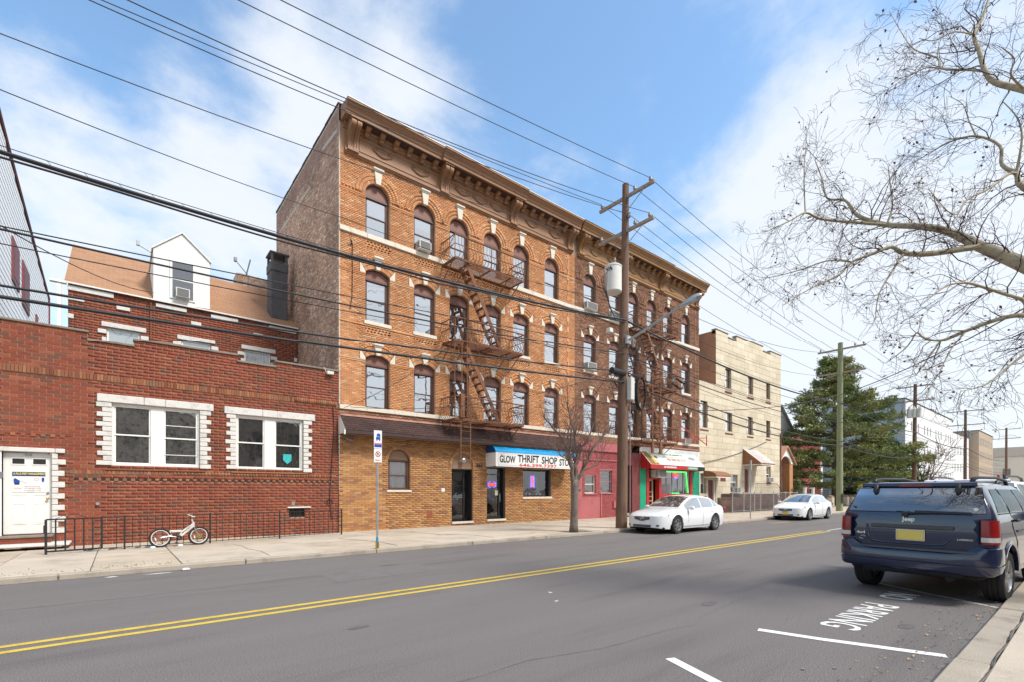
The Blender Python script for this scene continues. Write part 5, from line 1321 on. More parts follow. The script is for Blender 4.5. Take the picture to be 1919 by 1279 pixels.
mb = MB(); mb.tube([(23.6, YS - .03, 1.0), (23.62, YS - .03, .2)], .03, 6); mb.bbox(23.3, 23.6, YS - .1, YS, .6, 1.0, .01); put(mb, 'utility_box', 'pink_paint', T2)
# recessed apartment door
mb = MB(); mb.box(24.0, 25.2, 18.92, 19.3, 3.25, 4.6); mb.box(24.0, 24.12, 18.92, 19.9, 0, 3.25); put(mb, 'door_surround', 'arch_brown', T2)
mb = MB(); mb.bbox(25.2, 26.0, YS - .02, 19.6, 0, 3.25, .01); mb.bbox(24.0, 26.0, YS - .04, YS + .3, 3.25, 4.05, .01); put(mb, 'wine_pilaster', 'maroon_paint', T2)
mb = MB(); y = 19.35; mb.box(24.12, 24.22, y, y + .08, .15, 3.2); mb.box(25.1, 25.2, y, y + .08, .15, 3.2); mb.box(24.22, 25.1, y, y + .08, 2.25, 2.35); mb.box(24.22, 25.1, y, y + .08, 3.1, 3.2); mb.box(24.22, 24.34, y, y + .07, .15, 2.25); mb.box(24.98, 25.1, y, y + .07, .15, 2.25); mb.box(24.34, 24.98, y, y + .07, .15, .55); mb.box(24.34, 24.98, y, y + .07, 1.05, 1.13); mb.box(24.34, 24.98, y, y + .07, 2.15, 2.25)
DR = put(mb, 'door', 'window_brown', T2)
mb = MB(); mb.quad((24.2, y + .04, .5), (25.1, y + .04, .5), (25.1, y + .04, 3.1), (24.2, y + .04, 3.1)); put(mb, 'pane', 'glass_dark', DR)
mb = MB(); mb.box(24.0, 25.2, 18.75, 19.5, .1, .17); mb.box(24.0, 25.2, 19.0, 19.5, .17, .24); put(mb, 'door_step', 'curb', T2)
# green and red corner shop
mb = wall(26.0, 33.25, 0, 4.95, YS, [(26.66, 32.30, .1, 3.16)], depth=.5); put(mb, 'shop_wall', 'white_wall', T2)
mb = MB(); mb.bbox(26.02, 26.66, YS - .02, YS + .06, .1, 3.72, .006); mb.bbox(32.30, 33.22, YS - .02, YS + .06, .1, 3.3, .006); put(mb, 'green_panel', 'green_paint', T2)
brickset(T2, courses(32.32, 33.2, .2, 3.2, YS - .02, .3, .1, .012, proud=.006), 'green_paint', name='green_brick', rest='green_brickwork', nmax=40)
mb = MB(); mb.bbox(26.68, 26.98, YS - .05, YS + .3, .1, 3.1, .01); mb.bbox(28.12, 28.40, YS - .03, YS + .3, .1, 2.45, .01); mb.bbox(28.40, 32.0, YS + .0, YS + .25, .1, 1.42, .01); mb.bbox(31.98, 32.30, YS - .02, YS + .3, .1, 3.1, .01); mb.bbox(26.98, 28.2, YS + .05, YS + .3, 2.42, 2.50, .01); put(mb, 'red_frame', 'red_paint', T2)
mb = MB(); y = YS + .35; mb.box(27.0, 27.12, y, y + .06, .12, 2.42); mb.box(27.85, 27.97, y, y + .06, .12, 2.42); mb.box(27.12, 27.85, y, y + .06, 2.3, 2.42)
for z in (.5, .95, 1.25, 1.55): mb.box(27.12, 27.85, y, y + .06, z, z + .05)
DR = put(mb, 'shop_door', 'wood_board', T2)
mb = MB(); mb.quad((27.1, y + .03, .12), (27.9, y + .03, .12), (27.9, y + .03, 2.4), (27.1, y + .03, 2.4)); put(mb, 'pane', 'glass_dark', DR)
mb = MB(); mb.quad((26.6, y + .9, 0), (32.4, y + .9, 0), (32.4, y + .9, 3.2), (26.6, y + .9, 3.2)); mb.box(26.55, 32.45, YS + .5, y + .95, 0, 3.3, skip=(2,)); put(mb, 'shop_interior', 'interior', T2)
mb = MB()
for i in range(6): x = 28.42 + (31.9 - 28.42) * i / 5; mb.box(x - .025, x + .025, YS + .05, YS + .12, 1.42, 3.05)
mb.box(28.4, 31.95, YS + .05, YS + .12, 3.0, 3.08); SW = put(mb, 'shop_window', 'galvanized', T2)
mb = MB(); mb.quad((28.42, YS + .09, 1.42), (31.92, YS + .09, 1.42), (31.92, YS + .09, 3.02), (28.42, YS + .09, 3.02)); put(mb, 'pane', 'glass_dark', SW)
mb = MB(); mb.quad((28.42, YS + .5, 1.42), (31.92, YS + .5, 1.42), (31.92, YS + .5, 3.02), (28.42, YS + .5, 3.02)); put(mb, 'window_back', 'shade_gray', SW)
mb = MB(); mb.quad((28.42, YS + .14, 1.42), (29.7, YS + .14, 1.42), (29.7, YS + .14, 2.55), (28.42, YS + .14, 2.55)); put(mb, 'menu_board', 'pink_paint', SW)
mb = MB()
for i in range(9): x = 28.5 + i * .14; mb.box(x, x + .02, YS + .0, YS + .02, 1.5, 2.1 if i < 8 else 2.1)
put(mb, 'window_rail', 'galvanized', SW)
mb = MB(); mb.tube([(28.5, YS + .03, 2.96), (31.5, YS + .03, 2.98), (31.55, YS + .03, 2.7), (31.75, YS + .03, 1.5)], .026, 6); mb.tube([(29.7, YS + .03, 1.48), (30.6, YS + .03, 1.48)], .02, 5)
single(mb, 'neon_tube', 'neon_green', 'bright green neon tube around the corner shop window', 'neon sign')
mb = MB(); mb.bbox(29.95, 30.45, YS + .02, YS + .05, 2.62, 2.86, .01); NS = single(mb, 'neon_sign', 'neon_red', 'small red lit sign in the green-edged shop window', 'neon sign')
mb = MB(); mb.bbox(30.05, 30.38, YS + .015, YS + .05, 2.50, 2.58, .01); put(mb, 'lower_strip', 'neon_blue', NS)
t = ac_unit(27.45, 28.35, 2.52, 3.06, YS, 'grey air conditioner jutting out over the red shop door', out_=.45)
AW = thing('shop_awning', 'red, white and green food shop awning over the green-lit window', 'awning', (29, 18.4, 3.0))
xa, xb, yf_ = 26.05, 32.55, 18.08
mat('awn_print', (.78, .77, .73), rough=.45, var=.03)
mb = MB(); mb.quad((xa, yf_, 3.34), (xb, yf_, 3.34), (xb, YS - .02, 4.22), (xa, YS - .02, 4.22)); put(mb, 'slope', 'awn_print', AW)
mb = MB(); mb.quad((xa, yf_, 3.06), (xb - .9, yf_, 3.06), (xb - .9, yf_, 3.34), (xa, yf_, 3.34)); mb.poly([(xa, YS - .02, 4.22), (xa, YS - .02, 3.06), (xa, yf_, 3.06), (xa, yf_, 3.34)]); put(mb, 'valance', 'maroon_paint' if False else 'red_paint', AW)
mb = MB(); mb.quad((xb - .9, yf_, 3.1), (xb, yf_, 3.06), (xb, yf_, 3.34), (xb - .9, yf_, 3.34)); mb.poly([(xb, YS - .02, 3.06), (xb, YS - .02, 4.22), (xb, yf_, 3.34), (xb, yf_, 3.06)]); put(mb, 'valance', 'ink_black', AW)
def onslope(x, t, h=.006): return (x, yf_ + (YS - .02 - yf_) * t, 3.34 + .88 * t + h)
cols_ = {'food_brown': (.28, .14, .05), 'food_green': (.10, .20, .05), 'food_yellow': (.70, .45, .10), 'food_cream': (.75, .65, .5)}
for k_, v_ in cols_.items(): mat(k_, v_, rough=.5, var=.25, vscale=7)
for (x, t, sx, st, mm) in ((26.1, .02, 1.0, .96, 'food_brown'), (26.45, .10, .55, .4, 'food_yellow'), (26.3, .55, .5, .3, 'food_green'), (26.75, .72, .4, .2, 'food_yellow'), (26.95, .05, .35, .35, 'food_cream'), (27.05, .45, .35, .25, 'food_green'), (31.2, .5, .9, .3, 'ink_gray')):
    mb = MB(); h = .006 + .002 * random.random() + (0 if mm == 'food_brown' else .003)
    mb.poly([onslope(x + sx / 2 + sx / 2 * math.cos(a) * (1 if mm != 'food_brown' else 1.0), min(.98, t + st / 2 + st / 2 * math.sin(a)), h) for a in [i * pi / 6 for i in range(12)]] if mm != 'food_brown' else [onslope(x, .01, h), onslope(x + .95, .01, h), onslope(x + .55, .98, h), onslope(x, .98, h)]); put(mb, 'print_patch', mm, AW)
sa = math.atan2(.88, YS - .02 - yf_)
rk = random.Random(3)
for (xa_, xb_, t, hh, mm, wd_) in ((27.3, 30.6, .80, .10, 'green_paint', .13), (28.1, 29.4, .62, .06, 'peach_flash', .10), (28.4, 30.5, .34, .20, 'peach_flash', .20)):
    mb = MB(); x = xa_
    while x < xb_:
        e = x + wd_ * rk.uniform(.6, 1.1); mb.quad(onslope(x, t, .011), onslope(e, t, .011), onslope(e, t + hh, .011), onslope(x, t + hh, .011)); x = e + .03 + .08 * (rk.random() < .2)
    put(mb, 'print_marks', mm, AW)
mb = MB(); mb.box(30.3, 31.6, yf_ - .004, yf_ - .001, 3.10, 3.30); put(mb, 'phone_panel', 'green_paint', AW)
for (a_, b_) in ((27.5, 27.65), (27.75, 28.9)):
    mb = MB(); x = a_
    while x < b_: mb.box(x, x + .07, yf_ - .006, yf_ - .002, 3.15, 3.26); x += .1
    put(mb, 'valance_marks', 'white_paint', AW)
mb = MB(); x = 30.42
while x < 31.5: mb.box(x, x + .06, yf_ - .008, yf_ - .0045, 3.16, 3.25); x += .09 if int(x * 100) % 3 else .13
put(mb, 'phone_marks', 'white_paint', AW)
mb = MB(); mb.box(20.0, 33.25, YS - .014, YS - .002, 4.52, 4.86); put(mb, 'frieze_board', 'brown_brick', T2)
mb = MB(); mb.bbox(26.0, 33.3, YS - .05, YS + .02, 4.58, 4.66, .01); put(mb, 'shop_coping', 'peach_flash', T2)
# ================================================================ cream stone-faced building and what stands beyond it
brickmat('cream_block', [(.61, .53, .395), (.66, .58, .44), (.58, .50, .37), (.63, .555, .42), (.69, .62, .48)], blotch=.12)
mat('cream_joint', (.42, .34, .24), rough=.95); mat('tan_stucco', (.48, .25, .155), rough=.9, var=.12, vscale=.8)
CB = thing('cream_building', 'three-storey cream stone-faced building with stepped roofline and brown awnings', 'building', (41, 18.95, 0))
YC = 18.95
def small_win(root, x0, x1, z0, z1, Y, fm='window_brown', split=.5, up='shade_white', lo='interior_gray', rev=.16, sillm='maroon_paint'):
    fr = MB(); y = Y + rev; t = .06
    fr.box(x0, x0 + t, y, y + .06, z0, z1); fr.box(x1 - t, x1, y, y + .06, z0, z1); fr.box(x0 + t, x1 - t, y, y + .06, z1 - t, z1); fr.box(x0 + t, x1 - t, y, y + .06, z0, z0 + t)
    zm = z0 + (z1 - z0) * split; fr.box(x0 + t, x1 - t, y - .01, y + .05, zm - .03, zm + .03); W_ = put(fr, 'window', fm, root)
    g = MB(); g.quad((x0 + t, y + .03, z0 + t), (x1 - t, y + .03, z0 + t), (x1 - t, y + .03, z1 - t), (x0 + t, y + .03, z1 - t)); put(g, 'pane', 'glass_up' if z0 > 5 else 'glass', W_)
    g = MB(); g.quad((x0, y + .09, zm), (x1, y + .09, zm), (x1, y + .09, z1), (x0, y + .09, z1)); put(g, 'blind', up, W_)
    g = MB(); g.quad((x0, y + .10, z0), (x1, y + .10, z0), (x1, y + .10, zm), (x0, y + .10, zm)); put(g, 'curtain', lo, W_)
    if sillm: g = MB(); g.bbox(x0 - .08, x1 + .08, Y - .06, Y + .06, z0 - .10, z0, .01); put(g, 'sill', sillm, root)
    return W_
wC = [(37.15, 38.15, 9.55, 11.40), (41.0, 41.98, 9.55, 11.30), (44.45, 45.3, 9.55, 11.25), (33.45, 34.5, 6.25, 8.50), (37.2, 38.3, 6.25, 8.0), (40.9, 41.9, 6.25, 7.95), (44.45, 45.3, 6.25, 7.95),
      (38.0, 39.2, 1.50, 3.15), (44.5, 45.4, 2.40, 3.80), (33.45, 34.25, 1.25, 3.1)]
dC = [(34.55, 35.7, .2, 2.70), (40.4, 41.5, 1.45, 3.65)]
mb = wall(33.27, 47.54, 0, 9.85, YC, [w for w in wC if w[2] < 9] + dC, depth=.2)
m2 = wall(35.7, 47.54, 9.85, 13.9, YC, [w for w in wC if w[2] > 9], depth=.2); n0 = len(mb.v); mb.v += m2.v; mb.f += [tuple(i + n0 for i in f) for f in m2.f]
for a, b, z in ((35.7, 37.6, 14.18), (39.0, 43.8, 14.30), (45.3, 47.54, 14.15)): mb.box(a, b, YC, YC + .3, 13.9, z, skip=(0,))
mb.quad((47.54, YC, 0), (47.54, 30, 0), (47.54, 30, 13.9), (47.54, YC, 13.9)); mb.quad((33.27, YC, 9.85), (35.7, YC, 9.85), (35.7, 30, 9.85), (33.27, 30, 9.85)); mb.quad((35.7, YC + .3, 13.8), (47.5, YC + .3, 13.8), (47.5, 30, 13.8), (35.7, 30, 13.8))
mb.quad((33.27, 30, 0), (47.54, 30, 0), (47.54, 30, 13.9), (33.27, 30, 13.9))
put(mb, 'wall', 'cream_joint', CB)
mb = MB(); mb.quad((35.7, YC + .02, 9.85), (35.7, YC + .02, 14.12), (35.7, 30, 14.12), (35.7, 30, 9.85)); put(mb, 'stucco_side_wall', 'tan_stucco', CB)
blks = courses(33.30, 47.52, 0, 9.85, YC, 1.35, .492, .02, wC + dC, proud=.02, stagger=.45) + courses(35.72, 47.52, 9.85, 13.86, YC, 1.35, .5, .02, wC, proud=.02)
for a, b, z in ((35.72, 37.58, 14.16), (39.0, 43.8, 14.28), (45.3, 47.52, 14.13)): blks += courses(a, b, 13.86, z, YC, 1.1, .28, .015, proud=.02)
brickset(CB, blks, 'cream_block', name='stone_block', rest='stone_blockwork')
for a, b, z in ((35.66, 37.64, 14.18), (37.6, 39.0, 13.9), (38.96, 43.84, 14.30), (43.8, 45.3, 13.9), (45.26, 47.6, 14.15)):
    mb = MB(); mb.bbox(a, b, YC - .06, YC + .34, z, z + .08, .01); put(mb, 'coping', 'coping', CB)
for i, w_ in enumerate(wC):
    small_win(CB, *w_, YC, fm='white_frame' if w_[3] < 3.9 else 'window_brown', split=.52, lo=['interior_gray', 'shade_gray', 'interior'][i % 3])
for (a, b, c, d) in dC:
    mb = MB(); mb.bbox(a + .02, b - .25, YC + .12, YC + .18, c, d - .02, .01); D_ = put(mb, 'door', 'maroon_paint', CB); mb = MB(); mb.cyl((b - .35, YC + .12, c + 1.0), (b - .35, YC + .05, c + 1.0), .03, n=8); put(mb, 'door_knob', 'brass', D_)
    mb = MB(); mb.bbox(b - .25, b, YC + .02, YC + .2, c, d - .02, .01); put(mb, 'door_jamb', 'limestone', CB)
def small_awning(x0, x1, ztop, zbot, dep, label, curved=False):
    A = thing('door_awning', label, 'awning', ((x0 + x1) / 2, YC, zbot), group='brown awnings of the cream building'); yf_ = YC - dep
    n = 8 if curved else 1; rows = []
    pr = []
    for j in range(n + 1):
        t = j / n
        if curved: a = t * pi / 2; pr.append((YC - .02 - dep * math.sin(a), zbot + .05 + (ztop - zbot - .05) * math.cos(a)))
        else: pr.append((YC - .02 - (dep - .02) * t, ztop - (ztop - zbot - .12) * t))
    mb = MB(); mb.grid([[(x0, y, z), (x1, y, z)] for y, z in pr]); put(mb, 'canvas', 'awning_top' if not curved else 'awning_brown', A, smooth=curved)
    for x in (x0, x1):
        mb = MB(); mb.poly([(x, y, z) for y, z in pr] + [(x, pr[-1][0], zbot), (x, YC - .02, zbot)]); put(mb, 'side_panel', 'awning_brown', A)
    mb = MB(); k = int((x1 - x0) / .16)
    mb.quad((x0, yf_, zbot), (x1, yf_, zbot), (x1, yf_, pr[-1][1]), (x0, yf_, pr[-1][1]))
    put(mb, 'valance', 'awning_brown', A)
    mb = MB()
    for i in range(k):
        a, b = x0 + (x1 - x0) * i / k, x0 + (x1 - x0) * (i + 1) / k; mb.poly([(a, yf_ - .003, zbot + .01), (b, yf_ - .003, zbot + .01), (b, yf_ - .003, zbot - .03), ((a + b) / 2, yf_ - .003, zbot - .06), (a, yf_ - .003, zbot - .03)])
    k2 = int(dep / .16)
    for i in range(k2):
        a, b = yf_ + dep * i / k2, yf_ + dep * (i + 1) / k2; mb.poly([(x0 - .003, a, zbot + .01), (x0 - .003, b, zbot + .01), (x0 - .003, b, zbot - .03), (x0 - .003, (a + b) / 2, zbot - .06), (x0 - .003, a, zbot - .03)])
    put(mb, 'scalloped_trim', 'white_frame', A)
mat('awning_brown', (.26, .115, .055), rough=.8, var=.08); mat('awning_top', (.56, .50, .47), rough=.8, var=.1)
small_awning(40.1, 42.7, 5.15, 3.80, 1.5, 'tall sloping brown awning over the raised red door of the cream building')
small_awning(33.9, 36.1, 3.16, 2.68, 1.0, 'low rounded brown awning over the ground-level door of the cream building', True)
ac_unit(44.6, 45.35, 2.43, 2.85, YC, 'small white air conditioner in the right ground-floor window of the cream building')
ac_unit(38.7, 39.2, 1.5, 1.95, YC, 'white air conditioner behind the chain-link fence of the cream building')
mb = MB(); mb.bbox(36.4, 37.2, YC - .04, YC - .01, 2.4, 2.68, .01); put(mb, 'name_board', 'maroon_paint', CB)
mb = MB(); mb.tube([(47.35, YC - .08, 0), (47.35, YC - .08, 6.9)], .06, 8); mb.tube([(47.35, YC - .08, 6.9), (47.3, YC - .3, 7.3)], .04, 6); put(mb, 'service_pipe', 'rust', CB)
# forecourt: brown block terrace wall, steps, railing, chain-link fence
brickmat('terrace_brick', [(.10, .06, .05), (.14, .085, .07), (.085, .055, .048), (.17, .105, .085)], blotch=.3)
FC = thing('terrace_wall', 'low dark brown block terrace with stair beside the red doors', 'wall', (40, 17.4, 0))
mb = MB(); mb.box(36.5, 43.2, 17.46, 18.93, .1, 1.42); mb.box(33.4, 36.5, 17.45, 17.6, .1, 1.15)
for i in range(7): mb.box(43.2 + i * .3, 43.5 + i * .3, 17.46, 18.8, .1, 1.42 - (i + 1) * .18)
put(mb, 'core', 'mortar_dark', FC)
brickset(FC, courses(36.5, 43.2, .12, 1.40, 17.46, .42, .2, .015, proud=.012) + courses(33.4, 36.5, .12, 1.14, 17.45, .42, .2, .015, proud=.012), 'terrace_brick', name='block', rest='blockwork', nmax=150)
for i in range(7): mb = MB(); mb.bbox(43.18 + i * .3, 43.55 + i * .3, 17.40, 18.85, 1.42 - (i + 1) * .18, 1.46 - (i + 1) * .18, .01); put(mb, 'stair_tread', 'maroon_paint', FC)
SR = thing('stair_railing', 'black iron railing along the raised terrace and stair of the cream building', 'railing', (42, 17.4, 1.4))
mb = MB(); mb.tube([(39.2, 17.5, 2.25), (43.2, 17.5, 2.25), (45.4, 17.5, .95)], .022, 5); mb.tube([(39.2, 17.5, 1.5), (43.2, 17.5, 1.5), (45.4, 17.5, .25)], .018, 5); put(mb, 'rail', 'iron', SR)
for i in range(30):
    x = 39.2 + i * .21; dz = 0 if x < 43.2 else (x - 43.2) * .58; mb = MB(); mb.cyl((x, 17.5, 1.5 - dz), (x, 17.5, 2.25 - dz), .012, n=5); put(mb, 'baluster', 'iron', SR)
CF = thing('chain_link_fence', 'grey chain-link fence in front of the brown terrace wall', 'fence', (39, 16.6, .1))
for x in (33.6, 35.3, 37.0, 38.0, 40.3, 42.6, 45.0): mb = MB(); mb.tube([(x, 16.6, .1), (x, 16.6, 1.55)], .04, 7); mb.lathe((x, 16.6, 1.55), (0, 0, 1), [(0, .05), (.03, .045), (.06, .001)], 8); put(mb, 'post', 'galvanized', CF)
mb = MB(); mb.tube([(33.6, 16.6, 1.5), (45, 16.6, 1.5)], .025, 6); mb.tube([(33.6, 16.6, .2), (45, 16.6, .2)], .012, 5); put(mb, 'rail', 'galvanized', CF)
mb = MB()
for s in (-1, 1):
    x = 32.4
    while x < 46:
        a = (x, .2) if s > 0 else (x, 1.5); b = (x + 1.3, 1.5) if s > 0 else (x + 1.3, .2)
        if a[0] < 33.6: f_ = (33.6 - a[0]) / 1.3; a = (33.6, a[1] + (b[1] - a[1]) * f_)
        if b[0] > 45: f_ = (45 - a[0]) / (b[0] - a[0]); b = (45, a[1] + (b[1] - a[1]) * f_)
        if b[0] > a[0] + .05: mb.tube([(a[0], 16.6, a[1]), (b[0], 16.6, b[1])], .0022, 3, cap=False)
        x += .12
put(mb, 'mesh', 'steel_gray', CF, kind='stuff')
# neighbours beyond
def simple_house(name, label, x0, x1, y0, y1, h, wm, wins=(), group=None, roofm='roof_tar', fm='white_frame', par=.0, wm2=None):
    B = thing(name, label, 'building', ((x0 + x1) / 2, y0, 0), group=group)
    mb = wall(x0, x1, 0, h, y0, [w[:4] for w in wins], depth=.15); 
    mb.quad((x1, y0, 0), (x1, y1, 0), (x1, y1, h), (x1, y0, h)); mb.quad((x0, y1, 0), (x1, y1, 0), (x1, y1, h), (x0, y1, h)); put(mb, 'wall', wm, B)
    mb = MB(); mb.quad((x0, y0, 0), (x0, y0, h), (x0, y1, h), (x0, y1, 0)); put(mb, 'side_wall', wm2 or wm, B)
    mb = MB(); mb.bbox(x0 - .1, x1 + .1, y0 - .1, y1, h, h + .15 + par, .02); put(mb, 'roof', roofm, B)
    for w_ in wins:
        a, b, c, d = w_[:4]; mb = MB(); t = .07; mb.box(a, a + t, y0 + .05, y0 + .1, c, d); mb.box(b - t, b, y0 + .05, y0 + .1, c, d); mb.box(a + t, b - t, y0 + .05, y0 + .1, d - t, d); mb.box(a + t, b - t, y0 + .05, y0 + .1, c, c + t); mb.box(a + t, b - t, y0 + .05, y0 + .1, (c + d) / 2 - .03, (c + d) / 2 + .03)
        W_ = put(mb, 'window', fm, B); mb = MB(); mb.quad((a, y0 + .12, c), (b, y0 + .12, c), (b, y0 + .12, d), (a, y0 + .12, d)); put(mb, 'pane', 'glass_tint', W_)
    return B
mat('clap_white', (.72, .73, .73), rough=.7, var=.04); mat('clap_gray', (.36, .42, .44), rough=.8, var=.05, vscale=.4); mat('roof_gray', (.33, .34, .34), rough=.9); mat('house_red', (.24, .045, .038), rough=.85, var=.12)
mat('roof_red', (.30, .085, .065), rough=.9, var=.12); mat('tan_brick_far', (.44, .34, .25), rough=.9, var=.08); mat('cream_far', (.85, .79, .66), rough=.9, var=.05); mat('orange_far', (.46, .22, .10), rough=.9, var=.12, vscale=2)
H1 = thing('gabled_house', 'white gabled house peeking out behind the cream building', 'house', (60, 24, 0))
mb = MB(); mb.poly([(56.6, 24, 0), (63.2, 24, 0), (63.2, 24, 9.2), (59.9, 24, 11.6), (56.6, 24, 9.2)]); mb.quad((56.6, 24, 0), (56.6, 34, 0), (56.6, 34, 9.2), (56.6, 24, 9.2)); mb.quad((63.2, 24, 0), (63.2, 34, 0), (63.2, 34, 9.2), (63.2, 24, 9.2)); put(mb, 'wall', 'clap_white', H1)
mb = MB(); mb.quad((56.3, 23.7, 9.0), (59.9, 23.7, 11.75), (59.9, 34, 11.75), (56.3, 34, 9.0)); mb.quad((63.5, 23.7, 9.0), (59.9, 23.7, 11.75), (59.9, 34, 11.75), (63.5, 34, 9.0)); mb.prism([(59.9, 23.7, 11.75), (63.5, 23.7, 9.0), (63.5, 23.7, 8.8), (59.9, 23.7, 11.55)], (0, .2, 0)); put(mb, 'roof', 'roof_gray', H1)
PT = thing('porch', 'orange-tiled gabled porch with white arch and brick pillar', 'porch', (51.5, 20, 0))
mb = MB(); pts = [(49.6, 20, 4.35), (49.9, 20, 4.35)] + [(51.45 - 1.2 * math.cos(a), 20, 4.35 + .75 * math.sin(a)) for a in [i * pi / 10 for i in range(11)]] + [(53.0, 20, 4.35), (53.3, 20, 4.35), (51.45, 20, 6.0)]; mb.prism(pts, (0, .15, 0)); put(mb, 'arch_front', 'white_frame', PT)
mb = MB()
for s in (-1, 1): mb.prism([(51.45, 19.8, 6.15), (51.45 + s * 2.15, 19.8, 4.35), (51.45 + s * 2.15, 19.8, 4.25), (51.45, 19.8, 6.02)], (0, 4, 0))
put(mb, 'roof', 'tan_stucco', PT); mb = MB(); mb.bbox(52.3, 53.1, 20.0, 20.7, 0, 4.3, .02); put(mb, 'pillar', 'orange_far', PT); mb = MB(); mb.bbox(49.8, 50.2, 20.0, 20.4, 0, 4.3, .02); put(mb, 'pillar', 'orange_far', PT)
mb = MB(); mb.quad((49.6, 23.8, 0), (53.3, 23.8, 0), (53.3, 23.8, 5.5), (49.6, 23.8, 5.5)); put(mb, 'back_wall', 'roof_gray', PT)
for a in (50.3, 51.6): 
    mb = MB(); mb.box(a, a + .9, 23.7, 23.78, .6, 2.8); w_ = put(mb, 'window', 'white_frame', PT); mb = MB(); mb.quad((a + .08, 23.69, .7), (a + .82, 23.69, .7), (a + .82, 23.69, 2.7), (a + .08, 23.69, 2.7)); put(mb, 'pane', 'glass_tint', w_)
H2 = simple_house('red_house', 'dark red brick house with a red roof behind the evergreen', 63.5, 82, 27, 38, 8.5, 'house_red', [(x, x + 1.1, z, z + 1.7) for x in (65, 67.5, 70, 72.5, 75, 77.5) for z in (1.2, 5.0)], roofm='roof_red')
mb = MB(); mb.prism([(63.3, 26.7, 8.6), (63.3, 32, 11.9), (63.3, 38, 8.6)], (19, 0, 0)); put(mb, 'pitched_roof', 'roof_red', H2)
simple_house('flat_building', 'pale blue-grey flat-roofed building rising behind the red roof', 66, 90, 36, 46, 15.0, 'clap_gray')
BXK = thing('roof_stack', 'black box-shaped stack on the roof behind the cream building', 'chimney', (68, 36.5, 15)); mb = MB(); mb.bbox(67.6, 69.6, 37, 38.6, 15.1, 16.6, .03); put(mb, 'stack', 'plastic_black', BXK); mb = MB(); mb.bbox(67.5, 69.7, 36.9, 38.7, 16.6, 16.75, .03); put(mb, 'cap', 'plastic_black', BXK)
wl = []
for z in (3.6, 7.4, 11.0):
    for i in range(15):
        if (i * 7 + int(z)) % 4: wl.append((95.5 + i * 2.15, 96.3 + i * 2.15, z, z + 1.5))
HW = simple_house('white_apartments', 'long white four-storey apartment building with brick base', 92, 128, 19, 30, 15.6, 'clap_white', wl, wm2='clap_gray')
mb = MB(); mb.box(97.5, 127.9, 18.9, 18.98, 0, 3.3); put(mb, 'brick_base', 'orange_far', HW)
for k in range(30):
    pass
for i in range(5):
    mb = MB(); x = 99 + i * 5.2; P = [(x + .8 * math.cos(a), 22, 17.0 + .45 * math.sin(a)) for a in [j * pi / 6 for j in range(12)]]; mb.tube(P, .04, 4, closed=True); mb.tube([(x, 22, 15.7), (x, 22, 17)], .05, 5); put(mb, 'dish_aerial', 'steel_gray', HW)
for i in range(6): mb = MB(); z = 5.0 + i * 1.75; mb.box(92.0, 128, 18.955, 18.995, z, z + .03); put(mb, 'siding_line', 'roof_gray', HW)
HW2 = simple_house('white_block', 'plain white block with pale stucco front at the far end of the street', 128.3, 146, 19, 30, 13.3, 'clap_white', [(130 + i * 3.1, 131 + i * 3.1, z, z + 1.6) for i in range(5) for z in (2, 5.6, 9.2)])
simple_house('tan_apartments', 'tan brick apartment building far down the street', 147, 168, 17.5, 30, 15.0, 'tan_brick_far', [(148 + i * 2.4, 149.1 + i * 2.4, z, z + 1.7) for i in range(8) for z in (2, 5.4, 8.8, 11.8)], wm2='tan_brick_far')
EB = thing('corner_hall', 'long cream building closing the end of the street with dark roof', 'building', (178, 5, 0))
mb = MB(); mb.box(176, 190, -28, 19, 0, 10.5, skip=(0,)); put(mb, 'wall', 'cream_far', EB)
mb = MB(); mb.prism([(175.7, -28.2, 10.5), (182, -28.2, 13.2), (190, -28.2, 10.5)], (0, 47.4, 0)); put(mb, 'roof', 'coping', EB)
for y in (15.8, 9, 2): 
    mb = MB(); mb.bbox(175.9, 175.98, y - .9, y + .9, 5.4, 7.6, .01); w_ = put(mb, 'window', 'white_frame', EB); mb = MB(); mb.box(175.85, 175.9, y - .7, y + .7, 5.6, 7.4); put(mb, 'pane', 'glass_tint', w_)
for i, (y, r_) in enumerate(((15.6, .55), (13.9, .5), (9.2, .62))): mb = MB(); mb.tube([(175.8, y + r_ * math.cos(a), 3.6 + r_ * math.sin(a)) for a in [j * pi / 8 for j in range(16)]], .08, 4, closed=True); put(mb, 'ring_emblem', 'iron', EB)
mb = MB()
for i in range(6): mb.box(175.85, 175.93, 8.35, 8.85, 4.9 + i * .75, 5.35 + i * .75)
put(mb, 'sign_letters', 'ink_black', EB)
mb = MB(); mb.prism([(175.9, 20.2, 1.6), (175.9, 16.6, 1.6), (175.9, 16.6, 3.9), (175.9, 20.2, 3.9)], (-.4, 0, 0)); mb.prism([(175.5, 16.6, 1.4), (175.5, 16.6, 3.6), (173.2, 16.6, 1.4)], (0, -.2, 0)); single(mb, 'green_awning', 'green_paint', 'small green awning on the cream hall far down the street', 'awning')
for (y, m_) in ((17.4, 'ink_red'), (16.4, 'ink_navy')):
    FL = thing('flag', 'small flag hanging from the cream hall, %s' % ('the striped one on the left' if m_ == 'ink_red' else 'the dark one on the right'), 'flag', (175, y, 4))
    mb = MB(); mb.tube([(175.8, y, 4.2), (174.8, y, 6.0)], .04, 5); put(mb, 'staff', 'steel_gray', FL); mb = MB(); mb.grid([[(174.8 + .1 * k, y + .08 * (k % 2), 5.9 - .25 * k) for k in range(7)], [(175.1 + .1 * k, y - .45 + .08 * (k % 2), 5.6 - .25 * k) for k in range(7)]]); put(mb, 'cloth', m_, FL)
